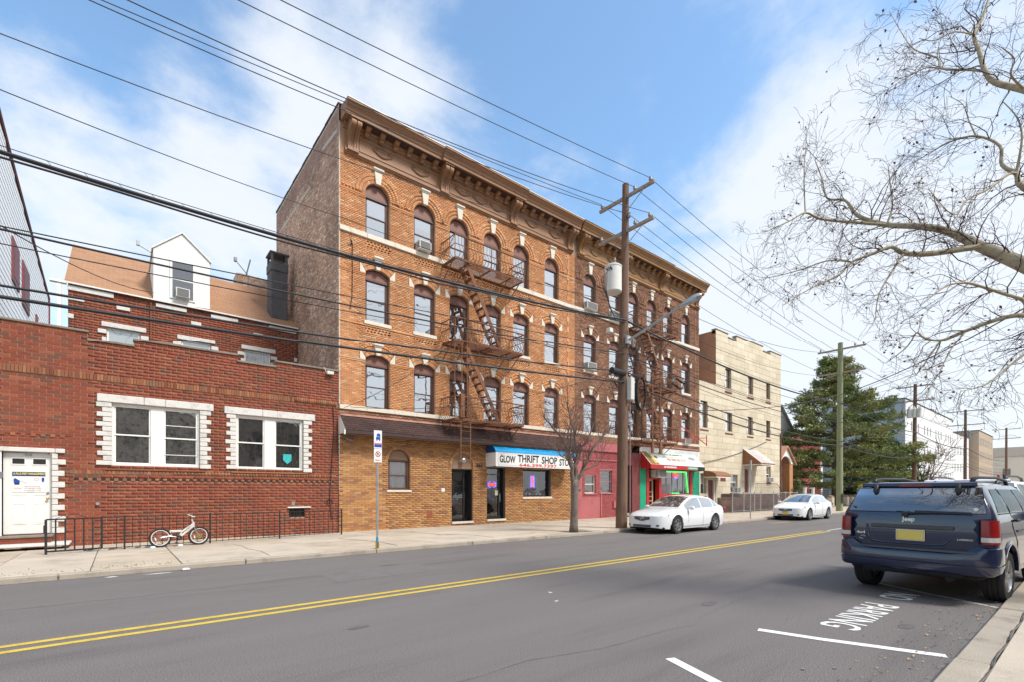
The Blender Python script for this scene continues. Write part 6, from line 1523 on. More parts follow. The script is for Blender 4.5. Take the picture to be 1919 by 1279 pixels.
# the tall white clapboard building behind the red house (left edge)
mat('siding_bright', (.88, .88, .88), rough=.6, var=.02)
WB = thing('white_sided_building', 'tall white clapboard building with red-trimmed roof edge at the left border', 'building', (-6, 30, 0))
mb = MB(); prof = [(28.0, 18.05), (30.4, 17.75), (34, 17.3), (48.9, 15.77), (48.9, 0), (28.0, 0)]
mb.poly([(-4, y, z) for y, z in prof]); mb.quad((-4, 28, 0), (-4, 28, 18.05), (-14, 28, 18.05), (-14, 28, 0)); mb.poly([(-4, y, z) for y, z in prof[:4]] + [(-14, 48.9, 15.77), (-14, 28, 18.05)]); put(mb, 'wall', 'roof_gray', WB)
n = 42
for i in range(n):
    z = 5.6 + i * .30; pr = lambda y: np.interp(y, [28, 30.4, 34, 48.9], [18.05, 17.75, 17.3, 15.77])
    ye = 48.9
    if z + .30 > 15.77: ye = float(np.interp(z + .30, [15.77, 17.3, 17.75, 18.05], [48.9, 34, 30.4, 28]))
    if ye < 28.6: continue
    mb = MB(); mb.quad((-3.965, 28, z + .014), (-3.965, ye, z + .014), (-3.975, ye, z + .286), (-3.975, 28, z + .286)); mb.quad((-3.965, 28, z + .014), (-3.965, ye, z + .014), (-3.995, ye, z + .014), (-3.995, 28, z + .014)); put(mb, 'clapboard', 'siding_bright', WB)
mb = MB(); mb.tube([(-3.95, y, z + .05) for y, z in prof[:4]] + [(-3.95, 48.9, 0)], .07, 5); put(mb, 'red_trim', 'maroon_paint', WB)
for (y0_, y1_, z0_, z1_) in ((33.0, 35.0, 11.8, 13.9), (36.2, 38.6, 11.6, 13.95), (41.6, 42.4, 9.5, 12.6)):
    mb = MB(); mb.bbox(-3.98, -3.90, y0_, y1_, z0_, z1_, .01); w_ = put(mb, 'window', 'maroon_paint', WB); mb = MB(); mb.box(-3.91, -3.885, y0_ + .3, y1_ - .3, z0_ + .25, z1_ - .25); put(mb, 'pane', 'maroon_paint', w_)
NB = simple_house('street_side_building', 'brown building on the near side of the street, seen only reflected in glass and paint', -30, 34, -22, -10, 8.0, 'tan_brick_far', [])
mb = MB()
for i in range(20):
    for z in (1.2, 4.8): mb.box(-28 + i * 3.1, -26.6 + i * 3.1, -9.99, -9.95, z, z + 1.9)
put(mb, 'window_row', 'interior', NB)
# garden wall, piers and gate posts by the evergreen
for i, x in enumerate((57.4, 62.0, 63.6, 65.2, 66.8, 68.4, 70.0)):
    t = thing('stone_pier', 'stone pier with rounded cap, %s' % ('standing apart beside the far white sedan', 'first left of the evergreen wall', 'second in the row by the evergreen', 'third in the row by the evergreen', 'fourth in the row by the evergreen', 'fifth in the row by the evergreen', 'last of the row, farthest down the street')[i], 'pier', (x, 18, .1), group=None if i == 0 else 'row of stone piers')
    mb = MB(); mb.bbox(x - .28, x + .28, 17.72, 18.28, .1, 1.0, .04); put(mb, 'shaft', 'limestone', t); mb = MB(); mb.lathe((x, 18, 1.0), (0, 0, 1), [(0, .34), (.06, .34), (.16, .22), (.22, .001)], 12); put(mb, 'cap', 'mortar_brown', t)
mb = MB(); mb.box(61.0, 71.5, 17.9, 18.1, .1, .55); single(mb, 'garden_wall', 'coping', 'low dark wall between the stone piers', 'wall')
for i, x in enumerate((50.6, 52.6)):
    mb = MB(); mb.bbox(x - .12, x + .12, 17.9, 18.1, .1, 1.9 - .0 * i, .02); mb.bbox(x - .16, x + .16, 17.86, 18.14, 1.9, 1.96, .01); single(mb, 'gate_post', 'white_frame', 'white gate post behind the far white sedan, %s' % ('left one' if i == 0 else 'right one'), 'post')
YFN = thing('yard_fence', 'dark metal yard fence behind the far white sedan', 'fence', (54, 18, .1))
for i in range(44): x = 47.9 + i * .22; mb = MB(); mb.cyl((x, 18.15, .1), (x, 18.15, 1.75), .014, n=4); put(mb, 'picket', 'iron', YFN)
mb = MB(); mb.tube([(47.8, 18.15, 1.7), (57.4, 18.15, 1.7)], .02, 4); mb.tube([(47.8, 18.15, .3), (57.4, 18.15, .3)], .02, 4); put(mb, 'rail', 'iron', YFN)
# ================================================================ poles and wires
def crossarm(x, y, z, L, P, wd=.10, axis=(0, 1, 0), br=True, ins=(), insz=None):
    ax = Vector(axis)
    mb = MB(); c = Vector((x, y, z)); mb.bar(c - ax * L / 2, c + ax * L / 2, .10, .12); A = put(mb, 'crossarm', 'wood_arm', P)
    mb = MB()
    for s in (-1, 1): mb.bar(c + ax * (s * L * .32) - Vector((0, 0, .06)), c - Vector((0, 0, .62)), .035, .012)
    put(mb, 'brace', 'galvanized', P)
    for d in ins:
        p = c + ax * d + Vector((0, 0, .06)); mb = MB(); mb.lathe(p, (0, 0, 1), [(0, .02), (.05, .02), (.05, .055), (.09, .075), (.11, .05), (.14, .07), (.17, .045), (.20, .05), (.21, .001)], 10); put(mb, 'insulator', 'porcelain', A, smooth=True)
def pole(x, y, h, m, label, lean=(0, 0), r0=.20, r1=.125):
    P = thing('utility_pole', label, 'utility pole', (x, y, .1)); mb = MB()
    pts = [(x + lean[0] * t + .02 * math.sin(t * 9), y + lean[1] * t, .0 + h * t) for t in [i / 12 for i in range(13)]]; mb.tube(pts, [r0 + (r1 - r0) * i / 12 for i in range(13)], 14); put(mb, 'shaft', m, P, smooth='auto'); return P
P1 = pole(15.98, 12.52, 14.35, 'wood_pole', 'tall brown wooden utility pole with transformer and street lamp', (.28, 0), .24, .135)
XP = 16.2
crossarm(XP + .05, 12.5, 13.80, 2.75, P1, ins=(-1.2, -.45, 1.25)); crossarm(XP, 12.5, 12.36, 2.75, P1, ins=(-1.2, -.5, 1.25))
mb = MB(); mb.lathe((XP + .02, 12.30, 12.86), (0, 0, 1), [(0, .03), (.04, .07), (.1, .08), (.14, .05), (.2, .07), (.22, .001)], 10); put(mb, 'pole_insulator', 'porcelain', P1)
# transformer
TX = thing('transformer', 'white cylindrical transformer hung on the brown utility pole', 'transformer', (15.62, 12.55, 9.8))
mb = MB(); mb.lathe((15.60, 12.62, 9.72), (0, 0, 1), [(0, .001), (0, .30), (.04, .335), (1.0, .335), (1.02, .35), (1.06, .35), (1.1, .30), (1.16, .001)], 28); put(mb, 'tank', 'ac_white', TX, smooth='auto')
mb = MB(); mb.lathe((15.55, 12.5, 10.86), (0, 0, 1), [(0, .05), (.06, .06), (.1, .03), (.14, .055), (.2, .03), (.24, .03)], 10); mb.box(15.86, 16.0, 12.5, 12.7, 9.9, 10.0); mb.box(15.86, 16.0, 12.5, 12.7, 10.5, 10.6); put(mb, 'bushing', 'porcelain', TX)
mb = MB()
for i in range(3): mb.cyl((15.30, 12.45 + .1 * i, 10.55), (15.18, 12.42 + .1 * i, 10.6), .03, n=6)
put(mb, 'terminal', 'plastic_black', TX)
mb = MB()
mb.tube([(15.55, 12.5, 11.1), (15.5, 12.4, 11.6), (15.9, 12.3, 12.2), (16.15, 12.3, 12.8)], .012, 4)
for i in range(4):
    s = .12 * i; mb.tube([(15.2, 12.45, 10.6 - .02 * i), (14.95 - s, 12.4, 10.3 - s), (14.9 - s * .5, 12.4, 9.6), (15.1 + s, 12.4, 8.9 - s), (15.7, 12.4, 8.8)], .014, 4)
put(mb, 'lead_wire', 'wire', TX)
# street lamp arm
LM = thing('street_lamp', 'grey cobra-head street lamp on a long arm from the brown pole', 'street lamp', (16.3, 12.3, 7.8))
mb = MB(); pts = [(16.14, 12.30, 7.82), (16.25, 11.7, 8.05), (16.45, 10.9, 8.42), (16.6, 10.2, 8.70)]; mb.tube(pts, [.055, .05, .045, .04], 10); mb.bbox(16.0, 16.25, 12.22, 12.34, 7.62, 8.0, .01); put(mb, 'arm', 'alloy', LM, smooth='auto')
mb = MB(); d_ = Vector((.15, -.72, .24)).normalized(); mb.lathe((16.58, 10.28, 8.68), tuple(d_), [(0, .04), (.05, .07), (.25, .10), (.55, .14), (.75, .13), (.88, .07), (.92, .001)], 14); put(mb, 'head', 'alloy', LM, smooth=True)
mb = MB(); mb.lathe((16.63, 9.92, 8.74), tuple(d_), [(0, .001), (.05, .09), (.2, .11), (.34, .09), (.4, .001)], 12); put(mb, 'lens', 'shade_gray', LM, smooth=True)
# boxes and coils on the pole
mb = MB(); mb.bbox(16.10, 16.34, 12.12, 12.36, 5.35, 6.25, .015); put(mb, 'meter_box', 'ac_white', P1)
mb = MB(); mb.cyl((15.15, 12.35, 6.42), (15.95, 12.35, 6.42), .13, n=12); put(mb, 'splice_case', 'plastic_black', P1)
mb = MB(); mb.bbox(15.0, 15.2, 12.3, 12.5, 7.95, 8.12, .01); put(mb, 'junction_box', 'ac_white', P1)
mb = MB(); mb.tube([(16.24, 12.28, .2), (16.24, 12.28, 5.4)], .025, 6); mb.tube([(16.32, 12.45, 6.5), (16.36, 12.45, 11.6)], .02, 6); put(mb, 'conduit', 'steel_gray', P1)
CO = MB()
for k in range(4): CO.tube([(17.05 + (.30 + .02 * k) * math.cos(a), 12.3 + .03 * k, 5.75 + (.68 + .02 * k) * math.sin(a)) for a in [j * pi / 14 for j in range(28)]], .022, 5, closed=True)
CO.tube([(17.05, 12.3, 5.05), (17.1, 12.3, 4.4), (17.05, 12.3, 3.6)], .02, 5)
single(CO, 'cable_coil', 'plastic_black', 'big oval coil of black cable hanging beside the brown pole', 'cable coil')
rnd = random.Random(5)
CO = MB()
for k in range(9):
    c = (rnd.uniform(15.1, 15.8), 12.35, rnd.uniform(5.5, 6.3)); r_ = rnd.uniform(.12, .3)
    CO.tube([(c[0] + r_ * math.cos(a) * .8, c[1] + rnd.uniform(-.03, .03), c[2] + r_ * math.sin(a)) for a in [j * pi / 7 for j in range(14)]], .011, 4, closed=True)
for k in range(12):
    z = rnd.uniform(5.2, 8.4); x_ = rnd.uniform(-1.4, 1.6)
    CO.tube([(16.05, 12.3, z), (16.05 + x_ * .4, 12.3, z + rnd.uniform(-.4, .1)), (16.05 + x_, 12.3, z + rnd.uniform(-.5, .3))], .010, 4)
single(CO, 'tangled_cables', 'wire', 'tangle of thin black cables around the brown pole below the lamp', 'cables')
CO = MB()
for k in range(5): CO.tube([(19.9 + (.40 + .03 * k) * math.cos(a), 12.35, 6.55 + (.14 + .02 * k) * math.sin(a) + .05 * math.cos(a * 3)) for a in [j * pi / 9 for j in range(18)]], .018, 4, closed=True)
single(CO, 'cable_coil', 'plastic_black', 'flat coil of black cable strung on the wires right of the brown pole', 'cable coil')
P2 = pole(42.85, 12.85, 13.05, 'wood_green', 'greenish wooden utility pole in front of the evergreen', (.25, 0), .23, .17)
crossarm(43.1, 12.8, 12.55, 3.2, P2, ins=(-1.45, -.9, 1.4)); crossarm(43.08, 12.8, 10.75, 3.2, P2, ins=(-1.45, -.9, 1.4))
mb = MB(); mb.box(42.66, 42.95, 12.58, 12.62, .75, 1.45); put(mb, 'dark_plate', 'plastic_black', P2)
P3 = pole(65.0, 12.7, 13.0, 'wood_pole', 'dark utility pole with three small transformers, just beyond the evergreen', (.6, 0), .22, .15)
crossarm(65.55, 12.7, 12.75, 3.2, P3, ins=(-1.4, 1.4)); crossarm(65.5, 12.7, 11.2, 3.2, P3, ins=(-1.4, -.9, 1.4))
for i, dy in enumerate((-.42, 0, .42)):
    mb = MB(); mb.lathe((65.2, 12.7 + dy, 9.4), (0, 0, 1), [(0, .001), (0, .2), (.9, .2), (1.0, .12), (1.2, .05), (1.25, .001)], 12); put(mb, 'small_transformer', 'ac_white', P3, smooth='auto')
P4 = pole(94.5, 12.7, 13.4, 'wood_pole', 'distant utility pole with two long crossarms', (.4, 0), .22, .15)
crossarm(94.9, 12.7, 13.2, 4.2, P4, ins=(-1.9, 1.9)); crossarm(94.9, 12.7, 11.2, 4.2, P4, ins=(-1.9, 1.9))
mb = MB(); mb.lathe((94.6, 12.3, 9.3), (0, 0, 1), [(0, .001), (0, .22), (.9, .22), (1.0, .1), (1.2, .001)], 10); put(mb, 'small_transformer', 'steel_gray', P4)
P5 = pole(140.5, 12.7, 14.6, 'wood_pole', 'farthest utility pole near the cream hall', (.4, 0), .25, .17)
crossarm(140.9, 12.7, 14.3, 4.2, P5, ins=(-1.9, 1.9)); crossarm(140.9, 12.7, 12.4, 4.2, P5, ins=(-1.9, 1.9))
def cat(a, b, sag, n=24):
    a, b = Vector(a), Vector(b); return [a + (b - a) * (i / n) - Vector((0, 0, 4 * sag * (i / n) * (1 - i / n))) for i in range(n + 1)]
def wire(name, label, pts, sags, r, m='wire', group='overhead wires along the street', cat_='wire'):
    mb = MB(); P = []
    for i in range(len(pts) - 1):
        q = cat(pts[i], pts[i + 1], sags[i]); P += q if i == 0 else q[1:]
    mb.tube(P, r, 5); return single(mb, name, m, label, cat_, group)
X1_ = 16.2
hi = [('tr', 11.30, 14.0, 10.99, .40, 11.4, 12.83, 'topmost power line, on the near end of the upper crossarm of the brown pole'),
      ('tm', 12.05, 14.0, 11.48, .40, 11.9, 12.83, 'second power line from the top, on the upper crossarm beside the brown pole'),
      ('tl', 13.75, 14.06, 11.3, .30, 14.2, 12.83, 'power line on the far end of the upper crossarm of the brown pole'),
      ('lr', 11.30, 12.6, 10.95, 1.12, 11.4, 11.0, 'power line on the near end of the lower crossarm of the brown pole'),
      ('pole', 12.30, 13.0, 11.19, .98, 11.9, 11.0, 'power line on the insulator fixed to the brown pole itself'),
      ('ll', 13.75, 12.6, 10.71, .87, 14.2, 11.0, 'power line on the far end of the lower crossarm of the brown pole')]
for k, (nm, yw, z1, z0, sg, y2, z2, lb) in enumerate(hi):
    wire('power_line', lb, [(-15, yw, z0), (X1_, yw, z1), (43.08, y2, z2), (65.5, 12.7 + (y2 - 12.8), z2 + (.2 if z2 > 12 else .45)), (94.9, 12.7 + (y2 - 12.8) * 1.3, z2 + (.6 if z2 > 12 else .45)), (140.9, 12.7 + (y2 - 12.8) * 1.3, z2 + (1.7 if z2 > 12 else 1.6))], [sg, .45, .35, .5, .8], .011, 'wire_thin')
lo_ = [('telephone_cable', 'thickest black cable bundle looping past the brown pole below the lamp', 12.38, 8.66, 8.45, .90, 8.35, 7.8, .042),
       ('telephone_cable', 'black cable crossing the white dormer, upper of the pair', 12.36, 7.50, 5.80, .20, 7.2, 7.2, .013),
       ('telephone_cable', 'black cable crossing the white dormer, lower and thicker of the pair', 12.38, 7.24, 6.48, .53, 6.9, 6.9, .022),
       ('telephone_cable', 'thin cable just below the pair that crosses the dormer', 12.50, 7.19, 5.94, .41, 6.4, 6.2, .011),
       ('telephone_cable', 'black cable along the top of the red parapet, upper of two', 12.38, 6.52, 5.20, .49, 5.45, 5.6, .026),
       ('telephone_cable', 'heavy black cable along the red parapet, lower of two', 12.38, 6.07, 4.93, .34, 5.1, 5.2, .036)]
for (nm, lb, yw, z1, z0, sg, z2, z3, r_) in lo_:
    wire(nm, lb, [(-15, yw, z0), (16.05, yw, z1), (42.9, 12.65, z2), (65.2, 12.5, z3), (94.6, 12.5, z3), (140.6, 12.5, z3)], [sg, .55, .4, .5, .6], r_, 'wire')
wire('telephone_cable', 'thin strand carrying the thickest cable bundle', [(-15, 12.38, 8.80), (16.05, 12.38, 8.76), (42.9, 12.65, 8.48)], [1.03, .52], .008)
mb = MB(); a_ = cat((-15, 12.38, 8.80), (16.05, 12.38, 8.76), 1.03, 120); b_ = cat((-15, 12.38, 8.45), (16.05, 12.38, 8.66), .90, 120)
for i in range(2, 119, 2):
    if a_[i].x > -6: mb.tube([a_[i], (a_[i] + b_[i]) / 2 + Vector((.05, 0, 0)), b_[i]], .006, 3)
single(mb, 'cable_hangers', 'wire_thin', 'small wire hangers along the thickest cable bundle', 'hangers', kind=None)
mb = MB(); P = cat((-15, 12.38, 8.40), (16.05, 12.38, 8.60), .93, 60); mb.tube([p + Vector((0, .02 * math.sin(i * .9), .025 * math.sin(i * .7))) for i, p in enumerate(P)], .022, 5); single(mb, 'telephone_cable', 'wire', 'second black cable lashed under the thickest bundle', 'wire', 'overhead wires along the street')
# cross-street and service wires
for (lb, a, b, s, r_) in (('wire from the green pole top rising to the upper right corner', (43.1, 11.4, 12.5), (24, -3.5, 13.5), .25, .012),
    ('heavy cable from the green pole sweeping up to the right border', (42.95, 12.8, 9.05), (22, -3.5, 10.5), .8, .028),
    ('cable from the green pole to the right border, just under the heavy one', (42.95, 12.8, 8.75), (24, -3.5, 9.4), .5, .014),
    ('thin wire from the green pole to the right border, lowest of the fan', (42.95, 12.8, 8.5), (26, -3.5, 8.2), .3, .010),
    ('thin wire from the green pole to the right border, between heavier cables', (42.95, 12.8, 8.9), (23, -3.5, 10.0), .6, .009),
    ('cable from the brown pole to the green pole, nearly level, over the cream roof', (16.3, 12.5, 10.3), (42.95, 12.8, 12.3), .9, .012),
    ('heavy level cable from the brown building wall to the green pole', (21.0, 18.8, 6.9), (42.95, 12.8, 9.05), .9, .022),
    ('service wire from the cream building wall down to the corner shop', (44.5, 18.9, 6.0), (33.4, 18.85, 3.7), .2, .022),
    ('service wire from the brown pole to the orange building second floor', (15.9, 12.5, 6.6), (7.1, 18.8, 4.95), .6, .011),
    ('service wire from the street cables down to the orange building corner', (8.3, 12.4, 6.5), (6.85, 18.8, 4.9), .25, .009),
    ('service wire from the brown pole to the brown building wall', (15.9, 12.5, 7.3), (20.4, 18.9, 6.4), .35, .014),
    ('twin wire from street cables to the dormer of the red house', (-1.8, 12.4, 6.45), (1.1, 24.3, 9.7), .25, .012),
    ('wire slanting from upper left across the sky to the brown wall', (-12, 10, 8.6), (6.9, 18.9, 12.4), .5, .012),
    ('wire from the orange brick corner down the street side of brown pole', (6.9, 18.9, 12.4), (16.0, 12.6, 9.4), .25, .011),
    ('wire from the lamp pole to the green pole below the main cable', (16.3, 12.3, 8.0), (42.95, 12.7, 8.0), .5, .014),
    ('wire from the brown pole to the green pole, second below lamp', (16.3, 12.3, 7.6), (42.95, 12.7, 7.6), .7, .012),
    ('thin wire from upper part of the brown pole to the cream parapet', (16.3, 12.4, 9.3), (43.0, 12.8, 10.5), .9, .010)):
    wire('service_wire', lb, [a, b], [s], r_, group='service wires to the buildings')
# ================================================================ trees
def grow(mb, p, d, L, r, lvl, rng, droop=0.0, up=0.0, bend=.35, kids=(4, 3, 3), minr=.0022, tips=None, n=7, ratio=.55, ang=(.5, 1.1)):
    p = Vector(p); d = Vector(d).normalized(); pts = [p.copy()]; rs = [r]; dirs = [d.copy()]
    for i in range(n):
        t = (i + 1) / n
        d = (d + Vector((rng.gauss(0, bend), rng.gauss(0, bend), rng.gauss(0, bend))) * .5 + Vector((0, 0, up * .12 - droop * .14 * t))).normalized()
        p = p + d * (L / n); pts.append(p.copy()); rs.append(max(minr, r * (1 - .8 * t))); dirs.append(d.copy())
    mb.tube(pts, rs, 5 if r > .02 else (4 if r > .006 else 3), cap=False)
    if tips is not None and lvl == 0: tips.append(pts[-1]); tips.append(pts[-3])
    if lvl > 0:
        K = kids[min(lvl, len(kids)) - 1]
        for k in range(K):
            i = rng.randint(max(1, n // 5), n - 1); ax = dirs[i]
            side = ax.cross(Vector((rng.gauss(0, 1), rng.gauss(0, 1), rng.gauss(0, 1)))).normalized(); a = rng.uniform(*ang)
            grow(mb, pts[i], ax * math.cos(a) + side * math.sin(a), L * ratio * rng.uniform(.6, 1.2), rs[i] * .62, lvl - 1, rng, droop, up, bend, kids, minr, tips, max(4, n - 1), ratio, ang)
mat('bark_gray', (.16, .13, .105), rough=.95, var=.3, vscale=9, bump=.6, bscale=25, stretch=(1, 1, .5)); mat('twig', (.17, .10, .085), rough=.9, var=.15, vscale=12)
mat('bark_sycamore', (.40, .34, .235), rough=.85, var=.25, vscale=5, stain=(.20, .155, .11)); mat('twig_sycamore', (.085, .052, .038), rough=.9, var=.25, vscale=6); mat('seed', (.20, .09, .07), rough=.9, var=.2)
BT = thing('bare_tree', 'small bare street tree on the pavement before the pink wall', 'tree', (13.28, 12.62, .1))
rng = random.Random(21); mb = MB(); B0 = Vector((13.28, 12.62, .05))
tp = [B0 + Vector((x, 0, z)) for x, z in ((0, 0), (.01, .3), (.03, .8), (.04, 1.3), (.06, 1.75), (.05, 2.0))]
mb.tube(tp, [.19, .155, .14, .135, .16, .13], 12); mb.lathe(B0 + Vector((.17, -.06, 1.62)), (.8, -.4, .3), [(0, .07), (.1, .06), (.14, .001)], 8); put(mb, 'trunk', 'bark_gray', BT, smooth=True)
LB = MB(); TW = MB()
mains = [((-.05, 0, 1.95), [(-.05, 0, 1.95), (-.12, -.02, 2.4), (-.22, 0, 2.9), (-.55, .05, 3.5), (-1.0, .1, 3.9), (-1.45, .1, 4.25)], .085), ((.1, 0, 1.95), [(.1, 0, 1.95), (.16, .05, 2.5), (.30, .1, 3.0), (.22, .15, 3.6), (.05, .2, 4.3), (-.1, .2, 5.0)], .09),
         ((.15, 0, 1.9), [(.15, 0, 1.9), (.38, -.1, 2.35), (.62, -.15, 2.8), (1.0, -.1, 3.25), (1.5, 0, 3.6), (1.95, .1, 3.95)], .075), ((0, 0, 2.3), [(0, 0, 2.2), (0, .3, 2.8), (.2, .6, 3.4), (.5, .7, 4.1), (.7, .7, 4.8)], .06), ((.3, 0, 3), [(.30, .1, 3.0), (.62, .0, 3.35), (.9, -.1, 3.9), (1.15, -.1, 4.5)], .045),
         ((-.2, 0, 2.9), [(-.22, 0, 2.9), (-.35, -.2, 3.4), (-.42, -.25, 4.0), (-.5, -.2, 4.7)], .045), ((-.1, 0, 2.4), [(-.12, -.02, 2.4), (-.5, -.2, 2.75), (-1.0, -.3, 2.85), (-1.35, -.3, 3.2)], .035), ((.4, 0, 2.35), [(.38, -.1, 2.35), (.75, -.3, 2.5), (1.1, -.4, 2.95), (1.2, -.4, 3.5)], .035)]
for _, pl, r in mains:
    P = [B0 + Vector(q) for q in pl]; R = [r * (1 - .72 * i / (len(P) - 1)) for i in range(len(P))]
    PP = []; RR = []
    for i in range(len(P) - 1):
        for k in range(3): PP.append(P[i].lerp(P[i + 1], k / 3) + Vector((rng.gauss(0, .02), rng.gauss(0, .02), 0))); RR.append(R[i] + (R[i + 1] - R[i]) * k / 3)
    PP.append(P[-1]); RR.append(R[-1]); LB.tube(PP, RR, 7, cap=False)
    for i in range(3, len(PP)):
        for _k in range(2 if i % 2 else 1):
            d = (PP[i] - PP[i - 1]).normalized(); sd = Vector((rng.gauss(0, 1), rng.gauss(0, 1), rng.gauss(0, .6))).normalized()
            grow(TW, PP[i], d * .5 + sd * .75 + Vector((0, 0, .35)), rng.uniform(.5, 1.1), max(.006, RR[i] * .42), 2, rng, 0, .5, .30, kids=(3, 4), minr=.003)
put(LB, 'limb', 'bark_gray', BT, smooth=True, kind='stuff'); put(TW, 'twigs', 'twig', BT, kind='stuff')
# sycamore: limbs reaching in from the right
LIMBS = {
 'A': [(10.6, -0.77, 3.52, 0.17), (9.87, -0.04, 4.1, 0.15), (9.38, 0.48, 4.45, 0.125), (9.3, 0.67, 4.63, 0.115), (9.27, 1.09, 5.03, 0.085), (9.21, 1.4, 5.34, 0.066), (9.14, 1.71, 5.53, 0.055), (9.13, 2.11, 5.72, 0.046), (9.02, 2.45, 5.97, 0.036), (8.98, 2.61, 6.27, 0.024), (8.88, 2.83, 6.37, 0.018), (8.93, 2.92, 6.74, 0.013), (8.95, 3.03, 7.12, 0.008)],
 'A2': [(9.13, 2.11, 5.72, 0.03), (8.42, 2.55, 5.72, 0.026), (8.09, 2.7, 5.71, 0.022), (7.83, 2.78, 5.73, 0.017), (7.54, 2.89, 5.55, 0.011), (7.22, 3.02, 5.37, 0.007)],
 'A3': [(7.83, 2.78, 5.73, 0.014), (7.92, 2.83, 6.25, 0.01), (8.05, 2.86, 6.72, 0.007), (8.18, 2.88, 7.18, 0.004)],
 'A4': [(9.13, 2.11, 5.72, 0.02), (9.32, 2.08, 6.07, 0.016), (9.41, 2.13, 6.47, 0.012), (9.51, 2.18, 6.83, 0.008)],
 'B': [(9.27, 1.09, 5.03, 0.05), (8.98, 1.19, 4.95, 0.047), (8.46, 1.49, 4.83, 0.044), (8.2, 1.71, 4.84, 0.038), (8.06, 1.81, 4.92, 0.03), (7.89, 1.96, 4.84, 0.025), (7.65, 2.15, 4.72, 0.019), (7.41, 2.22, 4.51, 0.015), (7, 2.42, 4.28, 0.01), (6.61, 2.61, 4.02, 0.006)],
 'B2': [(8.2, 1.71, 4.84, 0.02), (7.96, 1.77, 4.57, 0.016), (7.69, 1.86, 4.2, 0.01), (7.53, 1.86, 3.83, 0.006)],
 'B3': [(7.65, 2.15, 4.72, 0.016), (7.62, 2.43, 4.83, 0.012), (7.44, 2.71, 4.75, 0.009), (7.3, 3.08, 4.73, 0.006), (7.26, 3.25, 4.81, 0.004)],
 'C': [(10.68, -0.96, 4.95, 0.13), (9.81, -0.13, 6.01, 0.1), (9.23, 0.48, 6.7, 0.08), (9.16, 0.66, 6.87, 0.07), (9.15, 0.93, 7.14, 0.06), (9.18, 1.03, 7.37, 0.05), (9.25, 1.1, 7.75, 0.045), (9.34, 1.16, 8.06, 0.04), (9.56, 1.11, 8.38, 0.034), (9.79, 1.06, 8.79, 0.028), (9.99, 1.02, 9.32, 0.02)],
 'C2': [(9.18, 1.03, 7.37, 0.03), (9.17, 1.17, 7.48, 0.027), (9.11, 1.47, 7.67, 0.023), (9.2, 1.53, 7.91, 0.019), (9.2, 1.79, 8.22, 0.014), (9.31, 1.96, 8.65, 0.01), (9.4, 2.14, 9.19, 0.006)],
 'C3': [(9.11, 1.47, 7.67, 0.016), (8.93, 1.62, 7.68, 0.013), (8.7, 1.81, 7.52, 0.009), (8.4, 2.06, 7.28, 0.005)],
 'C4': [(9.34, 1.16, 8.06, 0.018), (8.86, 1.29, 7.91, 0.014), (8.51, 1.45, 7.7, 0.011), (8.22, 1.55, 7.63, 0.007)],
 'C5': [(9.16, 0.66, 6.87, 0.03), (8.88, 0.76, 6.98, 0.02), (8.77, 0.72, 7.09, 0.015), (8.52, 0.8, 7.14, 0.01)],
 'D': [(10.17, -0.54, 4.55, 0.1), (9.39, 0.21, 5.14, 0.075), (9.01, 0.65, 5.52, 0.058), (9.08, 0.73, 5.78, 0.045), (9.07, 0.86, 5.96, 0.036), (9.19, 0.89, 6.28, 0.03), (9.09, 1.11, 6.49, 0.024), (8.94, 1.36, 6.48, 0.018), (8.84, 1.57, 6.38, 0.011), (8.74, 1.78, 6.29, 0.006)],
 'D2': [(9.08, 0.73, 5.78, 0.032), (8.85, 0.78, 5.7, 0.028), (8.53, 0.92, 5.46, 0.022), (8.17, 1.08, 5.25, 0.017), (7.91, 1.17, 5.01, 0.012), (7.54, 1.34, 5.27, 0.006)],
 'D3': [(9.09, 1.11, 6.49, 0.018), (9.14, 1.19, 6.78, 0.013), (9.22, 1.26, 7.08, 0.009), (9.21, 1.4, 7.28, 0.006)],
 'D4': [(9.08, 0.73, 5.78, 0.03), (8.99, 0.67, 6.16, 0.02), (8.94, 0.71, 6.43, 0.014), (8.81, 0.82, 6.63, 0.009)],
 'E': [(9.91, -0.34, 3.49, 0.07), (9.29, 0.3, 3.79, 0.05), (9.01, 0.65, 3.89, 0.036), (8.91, 0.87, 3.88, 0.032), (8.71, 1.16, 3.76, 0.028), (8.59, 1.39, 3.66, 0.024), (8.54, 1.55, 3.72, 0.018), (8.58, 1.65, 3.83, 0.014), (8.49, 1.73, 3.63, 0.01), (8.39, 1.94, 3.43, 0.006)],
 'E2': [(9.01, 0.65, 3.89, 0.03), (9.01, 0.65, 4.07, 0.03), (8.79, 0.84, 4.18, 0.026), (8.54, 1.04, 4.28, 0.021), (8.42, 1.14, 4.31, 0.018), (8.1, 1.27, 4.22, 0.013), (7.72, 1.44, 3.94, 0.007)],
 'E3': [(8.59, 1.39, 3.66, 0.014), (8.45, 1.5, 3.41, 0.01), (8.32, 1.6, 3.18, 0.006)],
 'E4': [(8.71, 1.16, 3.76, 0.014), (8.41, 1.28, 3.44, 0.01), (8.17, 1.34, 3.14, 0.007), (7.91, 1.43, 2.85, 0.004)],
 'F': [(9.03, 0.12, 3.62, 0.04), (8.63, 0.45, 3.43, 0.024), (8.34, 0.69, 3.17, 0.015), (8.09, 0.89, 2.91, 0.009), (7.84, 1.09, 2.82, 0.005)],
}
SY = thing('sycamore_tree', 'big bare sycamore whose pale limbs reach in from the right', 'tree', (11.4, -1.9, .05))
rng = random.Random(4)
